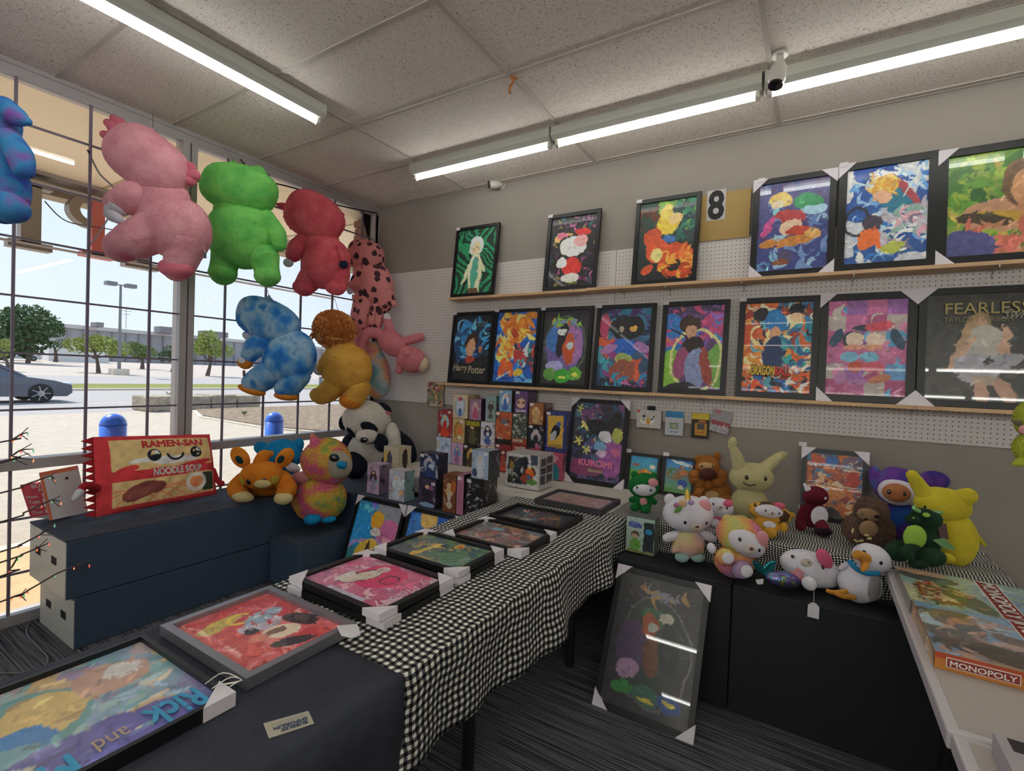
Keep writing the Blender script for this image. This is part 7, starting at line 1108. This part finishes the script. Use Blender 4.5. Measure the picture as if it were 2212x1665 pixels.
toy('plush_seagull', 'white plush gull with orange beak and blue scarf', (1861, 1296), 2, .60, [('e', 'body', 1858, 1260, 42, 40, 15, .0, wht, 36), ('e', 'head', 1883, 1205, 38, 30, 20, -.01, wht, 30), ('l', 'scarf', [(1836, 1214, 5, -.07), (1850, 1228, 5, -.1), (1872, 1238, 5, -.11), (1896, 1238, 5, -.09)], blus), ('l', 'beak', [(1868, 1206, 12, -.1), (1854, 1198, 9, -.13), (1846, 1202, 5, -.14)], beak), ('l', 'beak', [(1868, 1212, 8, -.1), (1868, 1222, 7, -.13), (1864, 1230, 5, -.14)], beak),
    ('e', 'wing', 1888, 1270, 13, 28, 8, -.07, gul, 8), ('e', 'wing', 1824, 1222, 6, 14, 60, .02, wht, 6), ('l', 'leg', [(1832, 1276, 5, -.02), (1805, 1280, 5, -.05), (1788, 1276, 4, -.05)], beak), ('l', 'leg', [(1845, 1290, 5, -.06), (1822, 1288, 5, -.08), (1808, 1282, 5, -.08)], beak), ('w', 'paper_tag', [(1902, 1228), (1916, 1222), (1917, 1242), (1903, 1244)], -.0, .002, TAGW)]+eyes('head', (1856, 1187), (1881, 1205), r=3.6), group=TG)
p = on(1757, 1319, 1, -1.065); t = thing('hang_tag', 'white price tag dangling over the front of the black box', 'tag', p)
B().prism([p+np.array([a, 0, b_]) for a, b_ in ((-.021, -.03), (.021, -.03), (.021, .02), (.008, .034), (-.008, .034), (-.021, .02))], (0, -.0012, 0)).build('card', TAGW, t)
q = on(1759, 1262, 1, -1.075); B().tube([p+np.array([0, 0, .03]), q], .001, 4).build('string', WHITE, t)
limp = plush('plush_chartreuse', 'a4ac3c', .6)
toy('plush_lime_hanging', 'chartreuse plush toy hanging at the right edge of the photo', (2230, 960), 1, -1.4, [('e', 'body', 2236, 968, 40, 36, 0, .0, limp, 32), ('l', 'leg', [(2225, 990, 13), (2205, 998, 10), (2190, 1002, 4)], limp), ('l', 'arm', [(2225, 922, 9), (2205, 914, 7), (2190, 910, 4)], plush('plush_olive', '74745c', .5)), ('e', 'head', 2240, 905, 38, 42, 0, .0, limp, 30), ('e', 'hand', 2212, 928, 9, 10, 0, -.03, pkl, 8)], group=HG)
# ================================================================== TWIG LIGHTS, CORDS
twm = mat('twig_wrap', '5c4c4c', .7); tb = thing('twig_light_tree', 'bare twig tree with tiny coloured lights reaching in from the left edge', 'decoration', (.75, -3.62, 0))
trunk = B().tube([(.75, -3.62, 0), (.74, -3.6, .6), (.76, -3.58, 1.2), (.74, -3.6, 1.6)], [.012, .011, .009, .005], 8, K=3); trunk.tube([(.9, -3.62, 0), (.6, -3.62, .0)], .01, 6); trunk.build('stem', twm, tb)
bulbs = {'r': emis('bulb_red', 'ff3c28', .7), 'g': emis('bulb_green', '20c070', .6), 'o': emis('bulb_amber', 'ff7c20', .8)}
for br in ([(0, 955), (28, 948), (45, 938), (60, 934)], [(0, 1000), (25, 985), (45, 972), (72, 970)], [(0, 997), (30, 990), (72, 992)], [(0, 1065), (45, 1050), (80, 1038), (108, 1028), (118, 1036)], [(0, 1128), (50, 1108), (90, 1090), (112, 1080), (132, 1084)], [(0, 1192), (40, 1178), (85, 1155), (118, 1132)], [(0, 1215), (45, 1198), (80, 1184), (106, 1172)], [(0, 1300), (60, 1275), (120, 1240), (160, 1224), (193, 1219)], [(0, 1300), (25, 1290), (45, 1286), (52, 1284)], [(0, 1245), (20, 1232), (38, 1205)]):
    P = [on(x, y, 0, .78-.0006*(x)) for x, y in br]; st_ = np.array([.75, -3.61, P[0][2]-.12]); o = B().tube([st_]+P, [.006]+[.0038]*(len(P)-1)+[.002], 6, K=3).build('branch', twm, tb, smooth=True)
    tip, pre = P[-1], P[-2]; B().tube([pre, pre+(tip-pre)*.6+np.array([0, .01, .025])], .002, 5).build('twig', twm, o); B().tube([pre, pre+(tip-pre)*.5+np.array([0, .012, -.03])], .002, 5).build('twig', twm, o)
    for k, q in enumerate(P[1:]):
        c = 'rgo'[(k+len(br)+br[0][1]) % 3]; e = q+np.array([0, 0, -.012]); B().tube([q, e], [.0022, .0032], 8).build('bulb', bulbs[c], o, smooth=True)
c_ = [on(x, y, 2, .006) for x, y in ((62, 1345), (58, 1370), (85, 1400), (103, 1420), (95, 1440), (60, 1452), (0, 1454))]
tag(B().tube(c_, .004, 6, K=5).build('power_cord', mat('cord_grey', '6c6a6c', .5)), 'thin grey cord curling on the carpet at lower left', 'cord')
